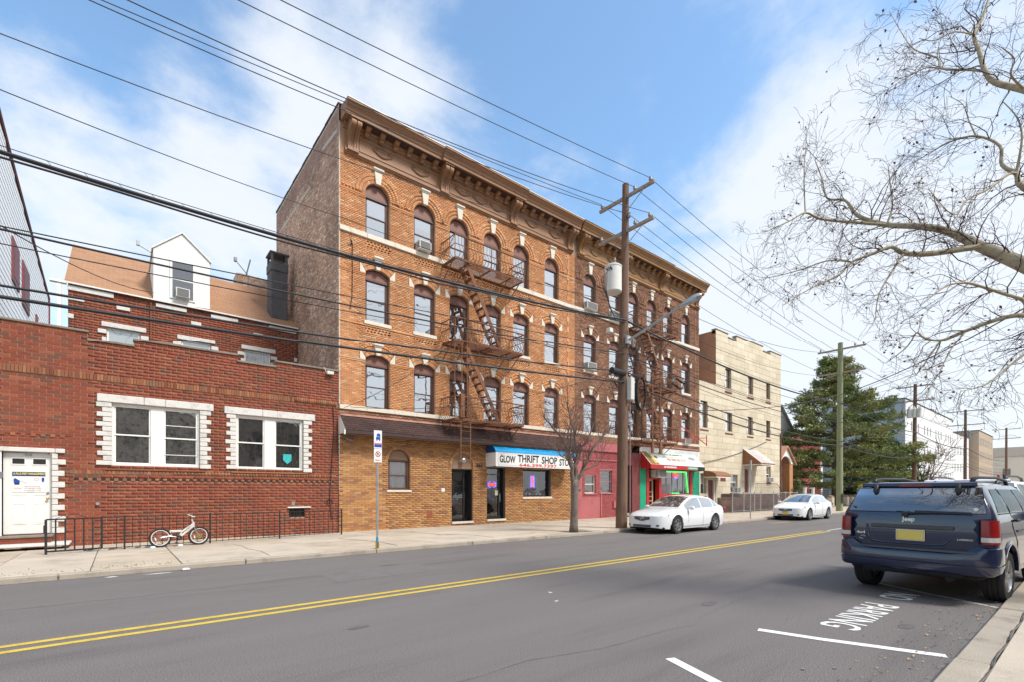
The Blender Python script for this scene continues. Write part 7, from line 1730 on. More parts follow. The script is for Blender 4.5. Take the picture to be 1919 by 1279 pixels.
mb = MB(); tb = Vector((11.4, -1.9, 0)); top_ = [tb + Vector(q) for q in ((0, 0, 0), (0, 0, .4), (.02, .02, 1.5), (0, .05, 3), (-.05, .1, 4.4), (-.05, .15, 6), (.05, .2, 8), (.1, .3, 10), (.1, .4, 13))]
mb.tube(top_, [.42, .34, .31, .30, .28, .23, .17, .12, .05], 16); put(mb, 'trunk', 'bark_sycamore', SY, smooth=True)
TW = MB(); SD = MB(); tips = []
starts = {'A': 4.2, 'C': 5.4, 'D': 4.8, 'E': 3.6, 'F': 3.2}
nodes_ = []
for key, pl in LIMBS.items():
    P = [Vector(q[:3]) for q in pl]; R = [q[3] * (.58 if key[0] in 'CD' else .80) for q in pl]
    if key in starts:
        z0 = starts[key]; P = [Vector((11.38, -1.75, z0)), (Vector((11.38, -1.75, z0)) + P[0]) / 2 + Vector((0, 0, -.05))] + P; R = [R[0] * 1.25, R[0] * 1.12] + R
    PP, RR = [], []
    for i in range(len(P) - 1):
        p0 = P[max(i - 1, 0)]; p1 = P[i]; p2 = P[i + 1]; p3 = P[min(i + 2, len(P) - 1)]; S_ = 4
        for k in range(S_):
            t = k / S_; PP.append(.5 * ((2 * p1) + (p2 - p0) * t + (2 * p0 - 5 * p1 + 4 * p2 - p3) * t * t + (3 * p1 - p0 - 3 * p2 + p3) * t ** 3)); RR.append(R[i] + (R[i + 1] - R[i]) * t)
    PP.append(P[-1]); RR.append(R[-1])
    mb = MB(); mb.tube(PP, RR, 10 if R[0] > .04 else 7, cap=False); put(mb, 'limb', 'bark_sycamore', SY, smooth=True)
    nodes_.append((key, PP, RR))
    seg0 = 0
    for i in range(8 if key in starts else 2, len(PP)):
        Lseg = (PP[i] - PP[i - 1]).length
        cnt = rng.random() < min(1.0, Lseg / .15)
        if not cnt: continue
        d = (PP[i] - PP[i - 1]).normalized()
        for _k in range(1 + (rng.random() < .45)):
            sd = d.cross(Vector((rng.gauss(0, 1), rng.gauss(0, 1), rng.gauss(0, 1)))).normalized()
            a = rng.uniform(.5, 1.2)
            grow(TW, PP[i], d * math.cos(a) + sd * math.sin(a), rng.uniform(.4, 1.05) * (.75 if RR[i] < .01 else 1), min(.009, max(.0038, RR[i] * .40)), 2, rng, .55, .0, .62, kids=(2, 4), minr=.0019, tips=tips, n=7)
put(TW, 'twigs', 'twig_sycamore', SY, kind='stuff')
for p in tips:
    if rng.random() < .05:
        r_ = rng.uniform(.008, .016); SD.lathe(p - Vector((0, 0, r_)), (0, 0, 1), [(0, .001), (r_ * .5, r_), (r_ * 1.5, r_), (r_ * 2, .001)], 5)
    elif rng.random() < .02:
        a = Vector((rng.gauss(0, 1), rng.gauss(0, 1), rng.gauss(0, 1))).normalized() * .03; b = a.orthogonal().normalized() * .022; SD.quad(p - a, p + b, p + a, p - b)
put(SD, 'seed_balls', 'seed', SY, kind='stuff')
# evergreens
def foliage_mat(name, cols):
    m, t, b = newmat(name); L = t.links
    g = t.nodes.new('ShaderNodeNewGeometry'); nz = t.nodes.new('ShaderNodeTexNoise'); nz.inputs['Scale'].default_value = .35; nz.inputs['Detail'].default_value = 5
    L.new(g.outputs['Position'], nz.inputs[0]); a = t.nodes.new('ShaderNodeMath'); a.operation = 'MULTIPLY_ADD'; L.new(g.outputs['Random Per Island'], a.inputs[0]); a.inputs[1].default_value = .45
    a2 = t.nodes.new('ShaderNodeMath'); a2.operation = 'MULTIPLY_ADD'; L.new(nz.outputs[0], a2.inputs[0]); a2.inputs[1].default_value = 1.3; a2.inputs[2].default_value = -.34; L.new(a2.outputs[0], a.inputs[2])
    r = t.nodes.new('ShaderNodeValToRGB'); r.color_ramp.elements[0].color = (*cols[0], 1); r.color_ramp.elements[1].color = (*cols[-1], 1)
    for i, c in enumerate(cols[1:-1]): e = r.color_ramp.elements.new((i + 1) / (len(cols) - 1)); e.color = (*c, 1)
    L.new(a.outputs[0], r.inputs[0]); L.new(r.outputs[0], b.inputs['Base Color']); b.inputs['Roughness'].default_value = .8; b.inputs['Specular IOR Level'].default_value = .2
foliage_mat('needles', [(.07, .12, .06), (.12, .18, .075), (.20, .245, .09), (.32, .31, .115), (.44, .36, .13)]); foliage_mat('needles_dark', [(.03, .07, .03), (.045, .10, .04), (.07, .13, .05), (.10, .15, .06)])
def evergreen(label, x, y, h, prof, m, ntuft, seed, lean=0.0, clear=1.8, per=11):
    T = thing('evergreen_tree', label, 'tree', (x, y, .1)); rg = np.random.RandomState(seed); rn = random.Random(seed)
    mb = MB(); mb.tube([(x + lean * t * t, y, h * t * .95) for t in [i / 8 for i in range(9)]], [.42 * (1 - .9 * i / 8) for i in range(9)], 9); put(mb, 'trunk', 'bark_gray', T, smooth=True)
    Bm = MB(); C = []; Dr = []
    nb = ntuft
    for i in range(nb):
        t = (int(rn.random() ** .85 * 13) + rn.random() * .28) / 13; z = clear + (h - clear) * t; a = rn.random() * 2 * pi
        R = np.interp(t, [p[0] for p in prof], [p[1] for p in prof]) * (.72 + .38 * math.sin(a * 3 + t * 17 + seed) * .6 + rn.uniform(-.12, .22))
        R = max(.3, R); x0 = x + lean * (z / h) ** 2; rise_ = .10 + .25 * t
        tip = Vector((x0 + R * math.cos(a), y + R * math.sin(a), z + R * rise_ * rn.uniform(.4, 1.3) - .25 * R * (1 - t) * .6))
        if i % 3 == 0: Bm.tube([(x0, y, z - .3), tuple(((tip + Vector((x0, y, z))) / 2) + Vector((0, 0, -.1))), tuple(tip)], [.07, .045, .015], 4, cap=False)
        k = max(3, int(per * (.5 + R / 6)))
        for j in range(k):
            u = 1 - (rn.random() ** 2.0) * .42; c = Vector((x0, y, z)).lerp(tip, u) + Vector((rn.gauss(0, .24), rn.gauss(0, .24), rn.gauss(0, .11)))
            C.append(c); Dr.append((tip - Vector((x0, y, z))).normalized())
    C = np.array(C); Dr = np.array(Dr); n = len(C); K = 9
    cc = np.repeat(C, K, 0) + rg.normal(0, .13, (n * K, 3)); dd = np.repeat(Dr, K, 0) + rg.normal(0, .65, (n * K, 3)) + np.array([0, 0, .25]); dd /= np.linalg.norm(dd, axis=1)[:, None]
    sd = np.cross(dd, rg.normal(0, 1, (n * K, 3))); sd /= np.linalg.norm(sd, axis=1)[:, None]; ln = rg.uniform(.13, .30, (n * K, 1)); wd = rg.uniform(.035, .075, (n * K, 1))
    v = np.stack([cc - sd * wd, cc + sd * wd, cc + dd * ln + sd * wd * .2, cc + dd * ln - sd * wd * .6], 1).reshape(-1, 3); F = np.arange(len(v), dtype=np.int32)
    me = bpy.data.meshes.new('needles'); me.vertices.add(len(v)); me.vertices.foreach_set('co', v.ravel()); me.loops.add(len(F)); me.loops.foreach_set('vertex_index', F); me.polygons.add(len(v) // 4); me.polygons.foreach_set('loop_start', np.arange(0, len(F), 4, dtype=np.int32)); me.polygons.foreach_set('loop_total', np.full(len(v) // 4, 4, np.int32)); me.update(calc_edges=True); me.materials.append(MATS[m])
    o = bpy.data.objects.new('crown', me); col.objects.link(o); o.parent = T; o.matrix_parent_inverse = WM[T.name].inverted(); o['kind'] = 'stuff'
    put(Bm, 'branches', 'bark_gray', T, kind='stuff')
evergreen('tall olive-green evergreen with a narrow top behind the green pole', 64.0, 19.6, 17.0, [(0, 6.2), (.12, 7.9), (.3, 7.3), (.45, 5.8), (.58, 4.9), (.68, 2.6), (.78, 2.0), (.9, 1.7), (1, .5)], 'needles', 560, 3, lean=-.6, clear=2.4, per=15)
evergreen('lower dark evergreen between the tall one and the pole with small transformers', 74.5, 18.2, 8.6, [(0, 4.6), (.3, 5.0), (.6, 3.6), (1, .6)], 'needles_dark', 330, 8, clear=.8)
SHB = thing('shrub', 'small clipped conical shrub beside the porch pillar', 'shrub', (51.6, 19.0, .1))
rng = random.Random(9); mb = MB()
for _ in range(900):
    t = rng.random(); a = rng.random() * 2 * pi; R = .75 * (1 - t) * rng.uniform(.7, 1) + .05; p = Vector((51.6 + R * math.cos(a), 19.0 + R * math.sin(a), .2 + 2.6 * t)); q = Vector((rng.gauss(0, .1), rng.gauss(0, .1), rng.gauss(0, .1))); w_ = q.orthogonal().normalized() * .04; mb.quad(p - q - w_, p + q - w_, p + q + w_, p - q + w_)
put(mb, 'leaves', 'needles', SHB, kind='stuff')
rng = random.Random(33)
def bare(label, x, y, h, m, seed):
    T = thing('bare_tree', label, 'tree', (x, y, .1)); rg = random.Random(seed); mb = MB(); mb.tube([(x, y, 0), (x, y, h * .25)], [.2, .15], 8); put(mb, 'trunk', 'bark_gray', T); mb = MB()
    for i in range(13):
        a = i * 2.4; grow(mb, (x, y, h * .22), (math.cos(a) * .8, math.sin(a) * .8, .9), h * .75 * rg.uniform(.7, 1), .09, 2, rg, 0, .25, .22, kids=(3, 5), minr=.022)
    put(mb, 'twigs', m, T, kind='stuff')
mat('twig_red', (.20, .10, .09), rough=.9)
bare('reddish bare tree before the white apartments', 84.0, 15.6, 8.0, 'twig_red', 6)
# ================================================================ vehicles
def paint(name, c, metal=0.0, rough=.25, coat=1.0):
    m, t, b = newmat(name); b.inputs['Base Color'].default_value = (*c, 1); b.inputs['Metallic'].default_value = metal; b.inputs['Roughness'].default_value = rough
    b.inputs['Coat Weight'].default_value = coat; b.inputs['Coat Roughness'].default_value = .04; return m
paint('paint_white', (.80, .81, .82), 0, .35); paint('paint_navy', (.004, .012, .048), .15, .25); paint('paint_red_lens', (.24, .003, .005), 0, .3, .25)
paint('clear_lens', (.62, .62, .60), .3, .12); paint('headlamp', (.55, .56, .57), .5, .12); paint('plate_yellow', (.72, .55, .10), 0, .4); mat('trim_gray', (.055, .058, .062), rough=.5, var=.05); mat('under', (.012, .012, .012), rough=.9, var=.1)
mat('amber', (.75, .12, .03), rough=.2); mat('seat', (.08, .078, .075), rough=.9)
def wheel(P, x, y, R, wd, side, hub=.68, spokes=7, z=None):
    """tyre with rounded shoulders and tread grooves; rim with spokes, as sub-parts; side=+1 outer face towards +y"""
    z = R if z is None else z; s = side; h = wd / 2
    prof = [(-h * .92, R * hub), (-h, R * .80), (-h * .97, R * .93), (-h * .80, R * .985)]
    for g in (-.45, 0, .45): prof += [(h * (g - .09), R), (h * (g - .06), R * .97), (h * (g + .06), R * .97), (h * (g + .09), R)]
    prof += [(h * .80, R * .985), (h * .97, R * .93), (h, R * .80), (h * .92, R * hub)]
    mb = MB(); mb.lathe((x, y, z), (0, s, 0), prof, 36); W_ = put(mb, 'wheel', 'rubber', P, local=True, smooth='auto')
    mb = MB(); r = R * hub; mb.lathe((x, y, z), (0, s, 0), [(h * .92, r), (h * .95, r * .97), (h * .7, r * .90), (h * .2, r * .88), (-h * .8, r * .88)], 36)
    for i in range(spokes):
        a = 2 * pi * i / spokes
        for da in (-.13, .13):
            c0 = Vector((x + r * .16 * math.cos(a + da), y + s * h * .72, z + r * .16 * math.sin(a + da))); c1 = Vector((x + r * .93 * math.cos(a + da * .8), y + s * h * .80, z + r * .93 * math.sin(a + da * .8))); mb.bar(c0, c1, r * .10, r * .06, up=(0, 1, 0))
    mb.lathe((x, y, z), (0, s, 0), [(h * .5, r * .26), (h * .82, r * .22), (h * .88, r * .12), (h * .88, .001)], 16); put(mb, 'rim', 'alloy', W_, local=True, smooth='auto')
    mb = MB(); mb.lathe((x, y, z), (0, s, 0), [(-h * .1, r * .86), (-h * .1, .001)], 20); put(mb, 'brake_disc', 'under', W_, local=True)
    return W_
def mirror_y(pts): return [(x, -y, z) for x, y, z in pts][::-1]
def sedan(loc, rz, label, front_plate=False):
    C = thing('white_sedan', label, 'car', loc, rz, 'white sedans parked along the far kerb')
    XA, XB = 0.0, 2.80; R = .335
    ww = lambda x: inter([-1.03, -1.0, -.9, -.7, -.3, .6, 1.8, 2.8, 3.25, 3.52, 3.70, 3.80, 3.84], [.50, .64, .78, .86, .90, .915, .915, .905, .87, .80, .68, .50, .36], x)
    zt = lambda x: inter([-1.03, -.98, -.85, -.60, 0, 2.2, 2.45, 2.9, 3.3, 3.6, 3.78, 3.84], [.80, 1.03, 1.09, 1.10, 1.02, .98, .985, .94, .86, .76, .62, .52], x)
    belt = lambda x: inter([-1.03, -.9, -.5, .5, 1.8, 2.5, 3.2, 3.6, 3.84], [.76, .93, .97, .945, .91, .885, .80, .68, .50], x)
    def arch(x):
        z = inter([-1.03, -.8, -.4, 2.9, 3.4, 3.84], [.34, .24, .19, .19, .20, .26], x)
        for a in (XA, XB):
            if abs(x - a) < .385: z = max(z, .33 + math.sqrt(.385 ** 2 - (x - a) ** 2))
        return z
    xs = sorted(set([round(-1.03 + i * .07, 3) for i in range(70)] + [XA - .384, XA + .384, XB - .384, XB + .384, -1.03, -1.01, 3.80, 3.82, 3.84])); xs = [x for x in xs if -1.03 <= x <= 3.84]
    L_, R2 = [], []
    for x in xs:
        w, b, t, a = ww(x), belt(x), zt(x), arch(x); t = max(t, b + .01)
        pr = [(w * .95, a), (w * .985, max(.36, a + .01)), (w, max(.55, a + .02)), (w * .992, max(.68, a + .03)), (w * .972, max(b - .10, a + .04)), (w * .93, b), (w * .80, b + (t - b) * .55), (w * .45, b + (t - b) * .92), (0, t)]
        half = [(x, y, z) for y, z in pr]; L_.append(half + mirror_y(half)[1:])
    mb = MB(); mb.grid(L_); mb.poly(L_[0][::-1]); mb.poly(L_[-1]); B = put(mb, 'body', 'paint_white', C, local=True, smooth='auto', fix=True)
    # cabin: base belt ring to roof
    zr = lambda x: inter([-.62, -.3, .15, .9, 1.5, 1.9, 2.3, 2.48], [1.06, 1.22, 1.36, 1.42, 1.375, 1.24, 1.05, .95], x)
    zc = lambda x: zr(x) + inter([-.62, 0, .9, 1.6, 2.48], [.01, .05, .06, .05, .02], x)
    wr = lambda x: inter([-.62, -.2, .5, 1.5, 2.0, 2.48], [.66, .62, .62, .62, .66, .74], x)
    wbz = lambda x: ww(x) * .925
    cab = []
    xs2 = [-.62 + 3.10 * i / 40 for i in range(41)]
    for x in xs2:
        b = belt(x) - .01; r = max(zr(x), b + .005); half = [(x, wbz(x), b), (x, wbz(x) * .5 + wr(x) * .5 + .015, b + (r - b) * .5), (x, wr(x), r), (x, wr(x) * .8, r + (zc(x) - zr(x)) * .6), (x, wr(x) * .4, r + (zc(x) - zr(x)) * .93), (x, 0, r + (zc(x) - zr(x)))]; cab.append(half + mirror_y(half)[1:])
    mb = MB(); mb.grid(cab); put(mb, 'cabin', 'paint_white', C, local=True, smooth='auto', fix=True)
    def side(x, z, off=.006):
        b = belt(x) - .01; r = zr(x); t = min(1, max(0, (z - b) / max(.01, r - b))); y = (wbz(x) + (wbz(x) * .5 + wr(x) * .5 + .015 - wbz(x)) * min(1, t * 2)) if t < .5 else ((wbz(x) * .5 + wr(x) * .5 + .015) + (wr(x) - (wbz(x) * .5 + wr(x) * .5 + .015)) * (t - .5) * 2); return y + off
    for s in (1, -1):
        for nm, xa, xb in (('front_window', 1.04, 2.17), ('rear_window', .10, .97), ('quarter_window', -.27, .05)):
            rows = []
            for i in range(11):
                x = xa + (xb - xa) * i / 10; lo = belt(x) + .025; hi = max(lo + .01, zr(x) - .045); rows.append([(x, s * side(x, lo + (hi - lo) * j / 4), lo + (hi - lo) * j / 4) for j in range(5)])
            mb = MB(); mb.grid(rows); put(mb, nm, 'glass_car', C, local=True, smooth=True)
        mb = MB()
        for (x, z0, z1) in ((2.08, .42, .90), (1.00, .24, .93), (.02, .55, .95)):
            mb.tube([(x + (.03 if z < .5 else 0), s * (ww(x) * (1.0 if z < .7 else .985) + .001), z) for z in [z0 + (z1 - z0) * k / 5 for k in range(6)]], .004, 4)
        mb.tube([(x, s * (ww(x) * .985 + .002), .27) for x in [.42 + i * .2 for i in range(11)]], .008, 4); put(mb, 'door_seam', 'trim_gray', C, local=True)
        for x in (1.16, .17):
            mb = MB(); mb.bbox(x, x + .18, s * .895 - .02, s * .895 + .02, .79, .82, .008); put(mb, 'door_handle', 'paint_white', C, local=True)
        mb = MB(); mb.lathe((2.02, s * .92, .97), (0, s, 0), [(0, .001), (.0, .06), (.08, .085), (.17, .07), (.2, .001)], 12); mb.bar((2.05, s * .84, .93), (2.03, s * .95, .95), .05); put(mb, 'mirror', 'paint_white', C, local=True, smooth='auto')
        # lamps
        mb = MB(); rows = []
        for i in range(7):
            x = 3.28 + .40 * i / 6; lo = inter([3.28, 3.68], [.70, .56], x); hi = inter([3.28, 3.68], [.80, .67], x); rows.append([(x + .012, s * (ww(x) * (.97 if j == 0 else .95 if j == 1 else .90) + .008), lo + (hi - lo) * j / 2) for j in range(3)])
        mb.grid(rows); put(mb, 'headlight', 'headlamp', C, local=True, smooth=True)
        mb = MB(); mb.tube([(3.30, s * (ww(3.3) * .97 + .014), .70), (3.36, s * (ww(3.36) * .95 + .014), .79)], .010, 4); put(mb, 'marker_light', 'amber', C, local=True)
        mb = MB(); mb.bbox(3.66, 3.76, s * .58 - .09, s * .58 + .09, .30, .37, .02); put(mb, 'fog_recess', 'trim_gray', C, local=True)
        mb = MB(); mb.bbox(-1.02, -.80, s * .74 - .12, s * .74 + .1, .80, .95, .03); put(mb, 'tail_light', 'paint_red_lens', C, local=True)
        for x in (XA, XB): wheel(C, x, s * .80, R, .21, s, .66)
        for a in (XA, XB):
            mb = MB(); mb.grid([[(a - q * math.cos(t), s * yy, .335 + q * math.sin(t)) for t in [pi * k / 12 for k in range(13)]] for yy, q in ((.55, .001), (.55, .37), (.86, .37))]); put(mb, 'wheel_well', 'under', C, local=True)
    ws = []
    for i in range(9):
        t = i / 8; x = 2.42 - .88 * t; z = zc(x) ; hw_ = (wr(x) + .02) * .90; ws.append([(x - .16 * (abs(k) / 5) ** 2 * 0 + .004, hw_ * k / 5, (zc(x) if k == 0 else zc(x) - (zc(x) - zr(x)) * (abs(k) / 5) ** 2 * .8) + .008) for k in range(-5, 6)])
    mb = MB(); mb.grid(ws); put(mb, 'windshield', 'glass_car', C, local=True, smooth=True)
    ws = []
    for i in range(7):
        t = i / 6; x = -.55 + .62 * t; hw_ = wr(x) * .90; ws.append([(x, hw_ * k / 5, zc(x) - (zc(x) - zr(x)) * (abs(k) / 5) ** 2 * .8 + .008) for k in range(-5, 6)])
    mb = MB(); mb.grid(ws); put(mb, 'rear_glass', 'glass_car', C, local=True, smooth=True)
    # nose: grille, badge, intake
    nx = lambda y: inter([0, .36, .5, .68, .8], [3.845, 3.84, 3.80, 3.70, 3.52], abs(y))
    def nose(mb, y0, y1, z0, z1, off=.012, n=10, taper=0):
        rows = []
        for i in range(n + 1):
            y = y0 + (y1 - y0) * i / n; tt = taper * (abs(y) / max(abs(y0), abs(y1))) ** 1.5; rows.append([(nx(y) + off - (.035 if z > .6 else 0) * (z - .6) * 8 * 0 - max(0, z - .50) * .42, y, z) for z in (z0 + tt, z1)])
        mb.grid(rows)
    mb = MB(); nose(mb, -.44, .44, .50, .665, .014, 12, .10); put(mb, 'grille', 'trim_gray', C, local=True)
    for k in range(3): mb = MB(); z = .545 + .04 * k; mb.tube([(nx(y) + .02 - max(0, z - .5) * .42, y, z) for y in [(-.36 - .03 * k) + (.72 + .06 * k) * i / 8 for i in range(9)]], .006, 4); put(mb, 'grille_bar', 'chrome', C, local=True)
    mb = MB(); mb.tube([(3.835 + .0, .062 * math.cos(a), .595 + .062 * math.sin(a)) for a in [i * pi / 8 for i in range(16)]], .011, 5, closed=True); mb.box(3.83, 3.845, -.085, .085, .582, .608); put(mb, 'badge', 'chrome', C, local=True)
    mb = MB(); nose(mb, -.40, .40, .27, .36, .008); put(mb, 'lower_intake', 'trim_gray', C, local=True)
    mb = MB(); mb.tube([(nx(y) + .014, y, .315) for y in [-.38 + .76 * i / 8 for i in range(9)]], .007, 4); put(mb, 'intake_bar', 'chrome', C, local=True)
    if front_plate: mb = MB(); mb.bbox(3.855, 3.87, -.16, .16, .33, .49, .004); put(mb, 'number_plate', 'plate_yellow', C, local=True)
    mb = MB(); mb.bbox(-1.05, -1.03, -.16, .16, .60, .74, .004); put(mb, 'rear_plate', 'plate_yellow', C, local=True)
    mb = MB(); mb.bbox(-.8, 3.6, -.78, .78, .17, .30, .05); put(mb, 'underbody', 'under', C, local=True)
    mb = MB(); mb.bbox(.2, 1.7, -.62, .62, .55, .93, .05)
    for x in (.35, 1.35):
        for y in (-.36, .36): mb.bbox(x, x + .16, y - .24, y + .24, .9, 1.22, .05)
    put(mb, 'seats', 'seat', C, local=True)
    return C
sedan((19.28, 11.13, 0), pi, 'nearer white sedan, front end toward the brown utility pole')
sedan((32.45, 11.17, 0), pi, 'farther white sedan wearing a yellowish front plate', True)
# ---------------- the SUV
TXT = Matrix(((0, 0, -1, 0), (-1, 0, 0, 0), (0, 1, 0, 0), (0, 0, 0, 1)))
def suv(loc, rz, sc_, label, pm, badges=True):
    C = thing('suv', label, 'car', loc, rz); C.scale = (sc_,) * 3
    WM[C.name] = Matrix.Translation(loc) @ Matrix.Rotation(rz, 4, 'Z') @ Matrix.Diagonal((sc_, sc_, sc_, 1))
    AX, BX, R = .92, 3.70, .375
    hw = lambda z: inter([.4, .6, .9, 1.2, 1.29, 1.5, 1.66, 1.72], [.905, .935, .94, .925, .905, .82, .745, .70], z)
    xr = lambda z: inter([.4, .76, 1.0, 1.25, 1.31, 1.5, 1.66, 1.72], [.10, .09, .085, .10, .115, .21, .315, .35], z)
    top = lambda x: inter([0, .35, .7, 1.8, 2.7, 2.95, 3.15, 3.5, 4.2, 4.6], [1.70, 1.735, 1.755, 1.765, 1.70, 1.50, 1.22, 1.13, 1.08, .95], x)
    def arch(x):
        z = .47 if x < .5 else (.40 if x < 4.2 else .45)
        for a in (AX, BX):
            if abs(x - a) < .47: z = max(z, .375 + math.sqrt(.47 ** 2 - (x - a) ** 2))
        return z
    def zsx(x): return [arch(x), .62, .76, .92, 1.08, 1.22, 1.29, 1.42, 1.55, 1.66, 1.71]
    xs = sorted([0, .015, .05, .1, .16] + [.25 + .09 * i for i in range(49)] + [AX - .469, AX + .469, BX - .469, BX + .469])
    rows = []
    for x in xs:
        t = top(x); half = []; rnd_ = inter([0, .03, .10, .25], [.955, .975, .992, 1.0], x) * (inter([3.9, 4.3, 4.6], [1, .95, .80], x) if x > 3.9 else 1)
        fade = max(0, 1 - x / 1.3) ** 1.3; a = arch(x)
        for z in zsx(x):
            z2 = max(z, a + .002 * z) if z < 1 else z; z2 = min(z2, t - .03 if z > 1.2 else 9)
            w_ = hw(z if z <= t else t) * rnd_
            if z > t - .03: w_ = hw(min(z, t)) * rnd_ * (1 - .02 * (z - t))
            half.append((x * (1 - 0) + xr(z2) * fade, w_, z2))
        zt_ = t; half += [(x + xr(1.72) * fade, hw(min(1.72, zt_)) * rnd_ * .80, zt_ - .012), (x + xr(1.72) * fade, .35, zt_), (x + xr(1.72) * fade, 0, zt_ + .004)]
        rows.append(half + mirror_y(half)[1:])
    mb = MB(); mb.grid(rows); r0 = rows[0]; n = len(r0)
    for i in range(n // 2): mb.quad(r0[i], r0[i + 1], r0[n - 2 - i], r0[n - 1 - i])
    mb.poly(rows[-1]); B = put(mb, 'body', pm, C, local=True, smooth='auto', fix=True)
    fx = lambda z: xr(z) - .004
    def rear(rows_, nm, m, off=0.0, smooth=True, parent=C, nn=8, bow=.03):
        g = [[(fx(z) - off + bow * (abs(y0 + (y1 - y0) * k / nn) / .9) ** 3, y0 + (y1 - y0) * k / nn, z) for k in range(nn + 1)] for z, y0, y1 in rows_]
        mb = MB(); mb.grid(g); return put(mb, nm, m, parent, local=True, smooth=smooth)
    # tailgate skin, glass and its rim
    TG = rear([(.765, -.775, .775), (.92, -.775, .775), (1.0, -.775, .775), (1.15, -.80, .80), (1.28, -.83, .83), (1.305, -.83, .83)], 'tailgate', pm, .012)
    rear([(1.305 + .36 * i / 8, -.825 + .085 * i / 8, .825 - .085 * i / 8) for i in range(9)], 'rear_glass', 'glass_tint', .016, nn=14)
    rim = [(fx(1.30) - .012, .835), (fx(1.67) - .012, .745)]
    mb = MB(); P_ = [(fx(z) - .010 + .03 * (abs(y) / .9) ** 3, y, z) for y, z in ((-.83, 1.305), (-.78, 1.50), (-.742, 1.668), (-.3, 1.675), (.3, 1.675), (.742, 1.668), (.78, 1.50), (.83, 1.305), (.79, 1.1), (.78, .78), (.3, .765), (-.3, .765), (-.78, .78), (-.79, 1.1))]; mb.tube(P_, .007, 4, closed=True); mb.tube([(fx(1.3) - .014 + .03 * (abs(y) / .9) ** 3, y, 1.303) for y in [-.83 + 1.66 * i / 10 for i in range(11)]], .006, 4); put(mb, 'gate_seam', 'under', C, local=True)
    # raised licence recess edges and applique
    mb = MB(); mb.tube([(fx(z) - .014, y, z) for y, z in ((.56, 1.10), (.53, .90), (.48, .845), (.35, .83), (-.25, .83), (-.38, .845), (-.45, .92))], .014, 6); put(mb, 'recess_edge', pm, TG, local=True, smooth=True)
    mb = MB(); mb.bbox(fx(1.1) - .035, fx(1.1) - .008, -.50, .50, 1.055, 1.115, .012); put(mb, 'handle_bar', 'trim_gray', TG, local=True)
    if badges:
        mb = MB(); mb.bbox(fx(.95) - .030, fx(.95) - .012, -.165, .165, .885, 1.035, .01); NP = put(mb, 'number_plate', 'plate_yellow', TG, local=True)
        mb = MB(); 
        for q in ((-.172, .172, .878, .888), (-.172, .172, 1.030, 1.042), (-.175, -.163, .888, 1.03), (.163, .175, .888, 1.03)): mb.box(fx(.95) - .034, fx(.95) - .028, *q)
        put(mb, 'plate_frame', 'chrome', NP, local=True)
        for body, y, z, s_, xs_, of in (('Jeep', .10, 1.17, .088, 1.0, .003), ('4x4', .70, .945, .060, 1.35, .002), ('LAREDO', -.53, .92, .036, 1.25, .001)):
            text(body, s_, 'chrome', TG, 'lettering', (0, 0, 0), rot=Matrix.Translation((fx(z) - .016, y, z)) @ TXT, xs=xs_, ext=.003, off=of, local=True)
        mb = MB(); mb.tube([(fx(.9) - .018, .62 + .045 * math.cos(a), .885 + .026 * math.sin(a)) for a in [i * pi / 7 for i in range(14)]], .005, 4, closed=True); put(mb, 'oval_badge', 'chrome', TG, local=True)
        mb = MB(); mb.lathe((fx(1.36) - .02, -.72, 1.365), (-1, 0, 0), [(0, .024), (.004, .001)], 12); mb.lathe((fx(1.36) - .02, -.72, 1.365), (-1, 0, 0), [(.001, .026), (.001, .02)], 12); put(mb, 'round_sticker', 'paper', TG, local=True)
    mb = MB(); mb.lathe((fx(1.37) - .02, .745, 1.375), (-1, 0, 0), [(0, .018), (.012, .014), (.014, .001)], 10); put(mb, 'glass_knob', 'trim_gray', TG, local=True)
    # wiper, hinges, third brake light, spoiler
    mb = MB(); mb.lathe((fx(1.27) - .02, .07, 1.275), (-1, 0, 0), [(0, .045), (.03, .04), (.04, .001)], 12); mb.tube([(fx(1.3) - .05, .09, 1.285), (fx(1.3) - .055, -.1, 1.30), (fx(1.3) - .045, -.35, 1.305), (fx(1.3) - .03, -.68, 1.295)], [.020, .017, .014, .006], 6); mb.bar((fx(1.32) - .03, -.05, 1.322), (fx(1.32) - .025, -.68, 1.312), .012, .022); mb.tube([(fx(1.3) - .02, .18, 1.315), (fx(1.3) - .03, 0, 1.31)], .006, 4); put(mb, 'wiper', 'plastic_black', TG, local=True, smooth='auto')
    for y in (.50, -.50):
        mb = MB(); mb.tube([(fx(1.71) - .01, y, 1.715), (fx(1.69) - .035, y, 1.69), (fx(1.62) - .045, y, 1.63), (fx(1.58) - .025, y, 1.59)], [.030, .036, .034, .020], 8); put(mb, 'glass_hinge', 'plastic_black', TG, local=True, smooth=True)
    mb = MB(); rr = []
    mb.grid([[(fx(1.70) - .02 + .02 * (abs(y) / .72) ** 2, y, 1.685) for y in [-.70 + 1.4 * k / 12 for k in range(13)]], [(fx(1.70) - .045 + .02 * (abs(y) / .72) ** 2, y, 1.71) for y in [-.70 + 1.4 * k / 12 for k in range(13)]], [(fx(1.72) - .02 + .02 * (abs(y) / .72) ** 2, y, 1.748) for y in [-.69 + 1.38 * k / 12 for k in range(13)]], [(fx(1.72) + .22, y, 1.764) for y in [-.66 + 1.32 * k / 12 for k in range(13)]]]); put(mb, 'spoiler', pm, C, local=True, smooth=True)
    mb = MB(); mb.prism([(fx(1.72) - .04, -.21, 1.692), (fx(1.72) - .04, .21, 1.692), (fx(1.72) - .032, .17, 1.738), (fx(1.72) - .032, -.17, 1.738)], (-.014, 0, 0)); put(mb, 'brake_light', 'paint_red_lens', C, local=True)
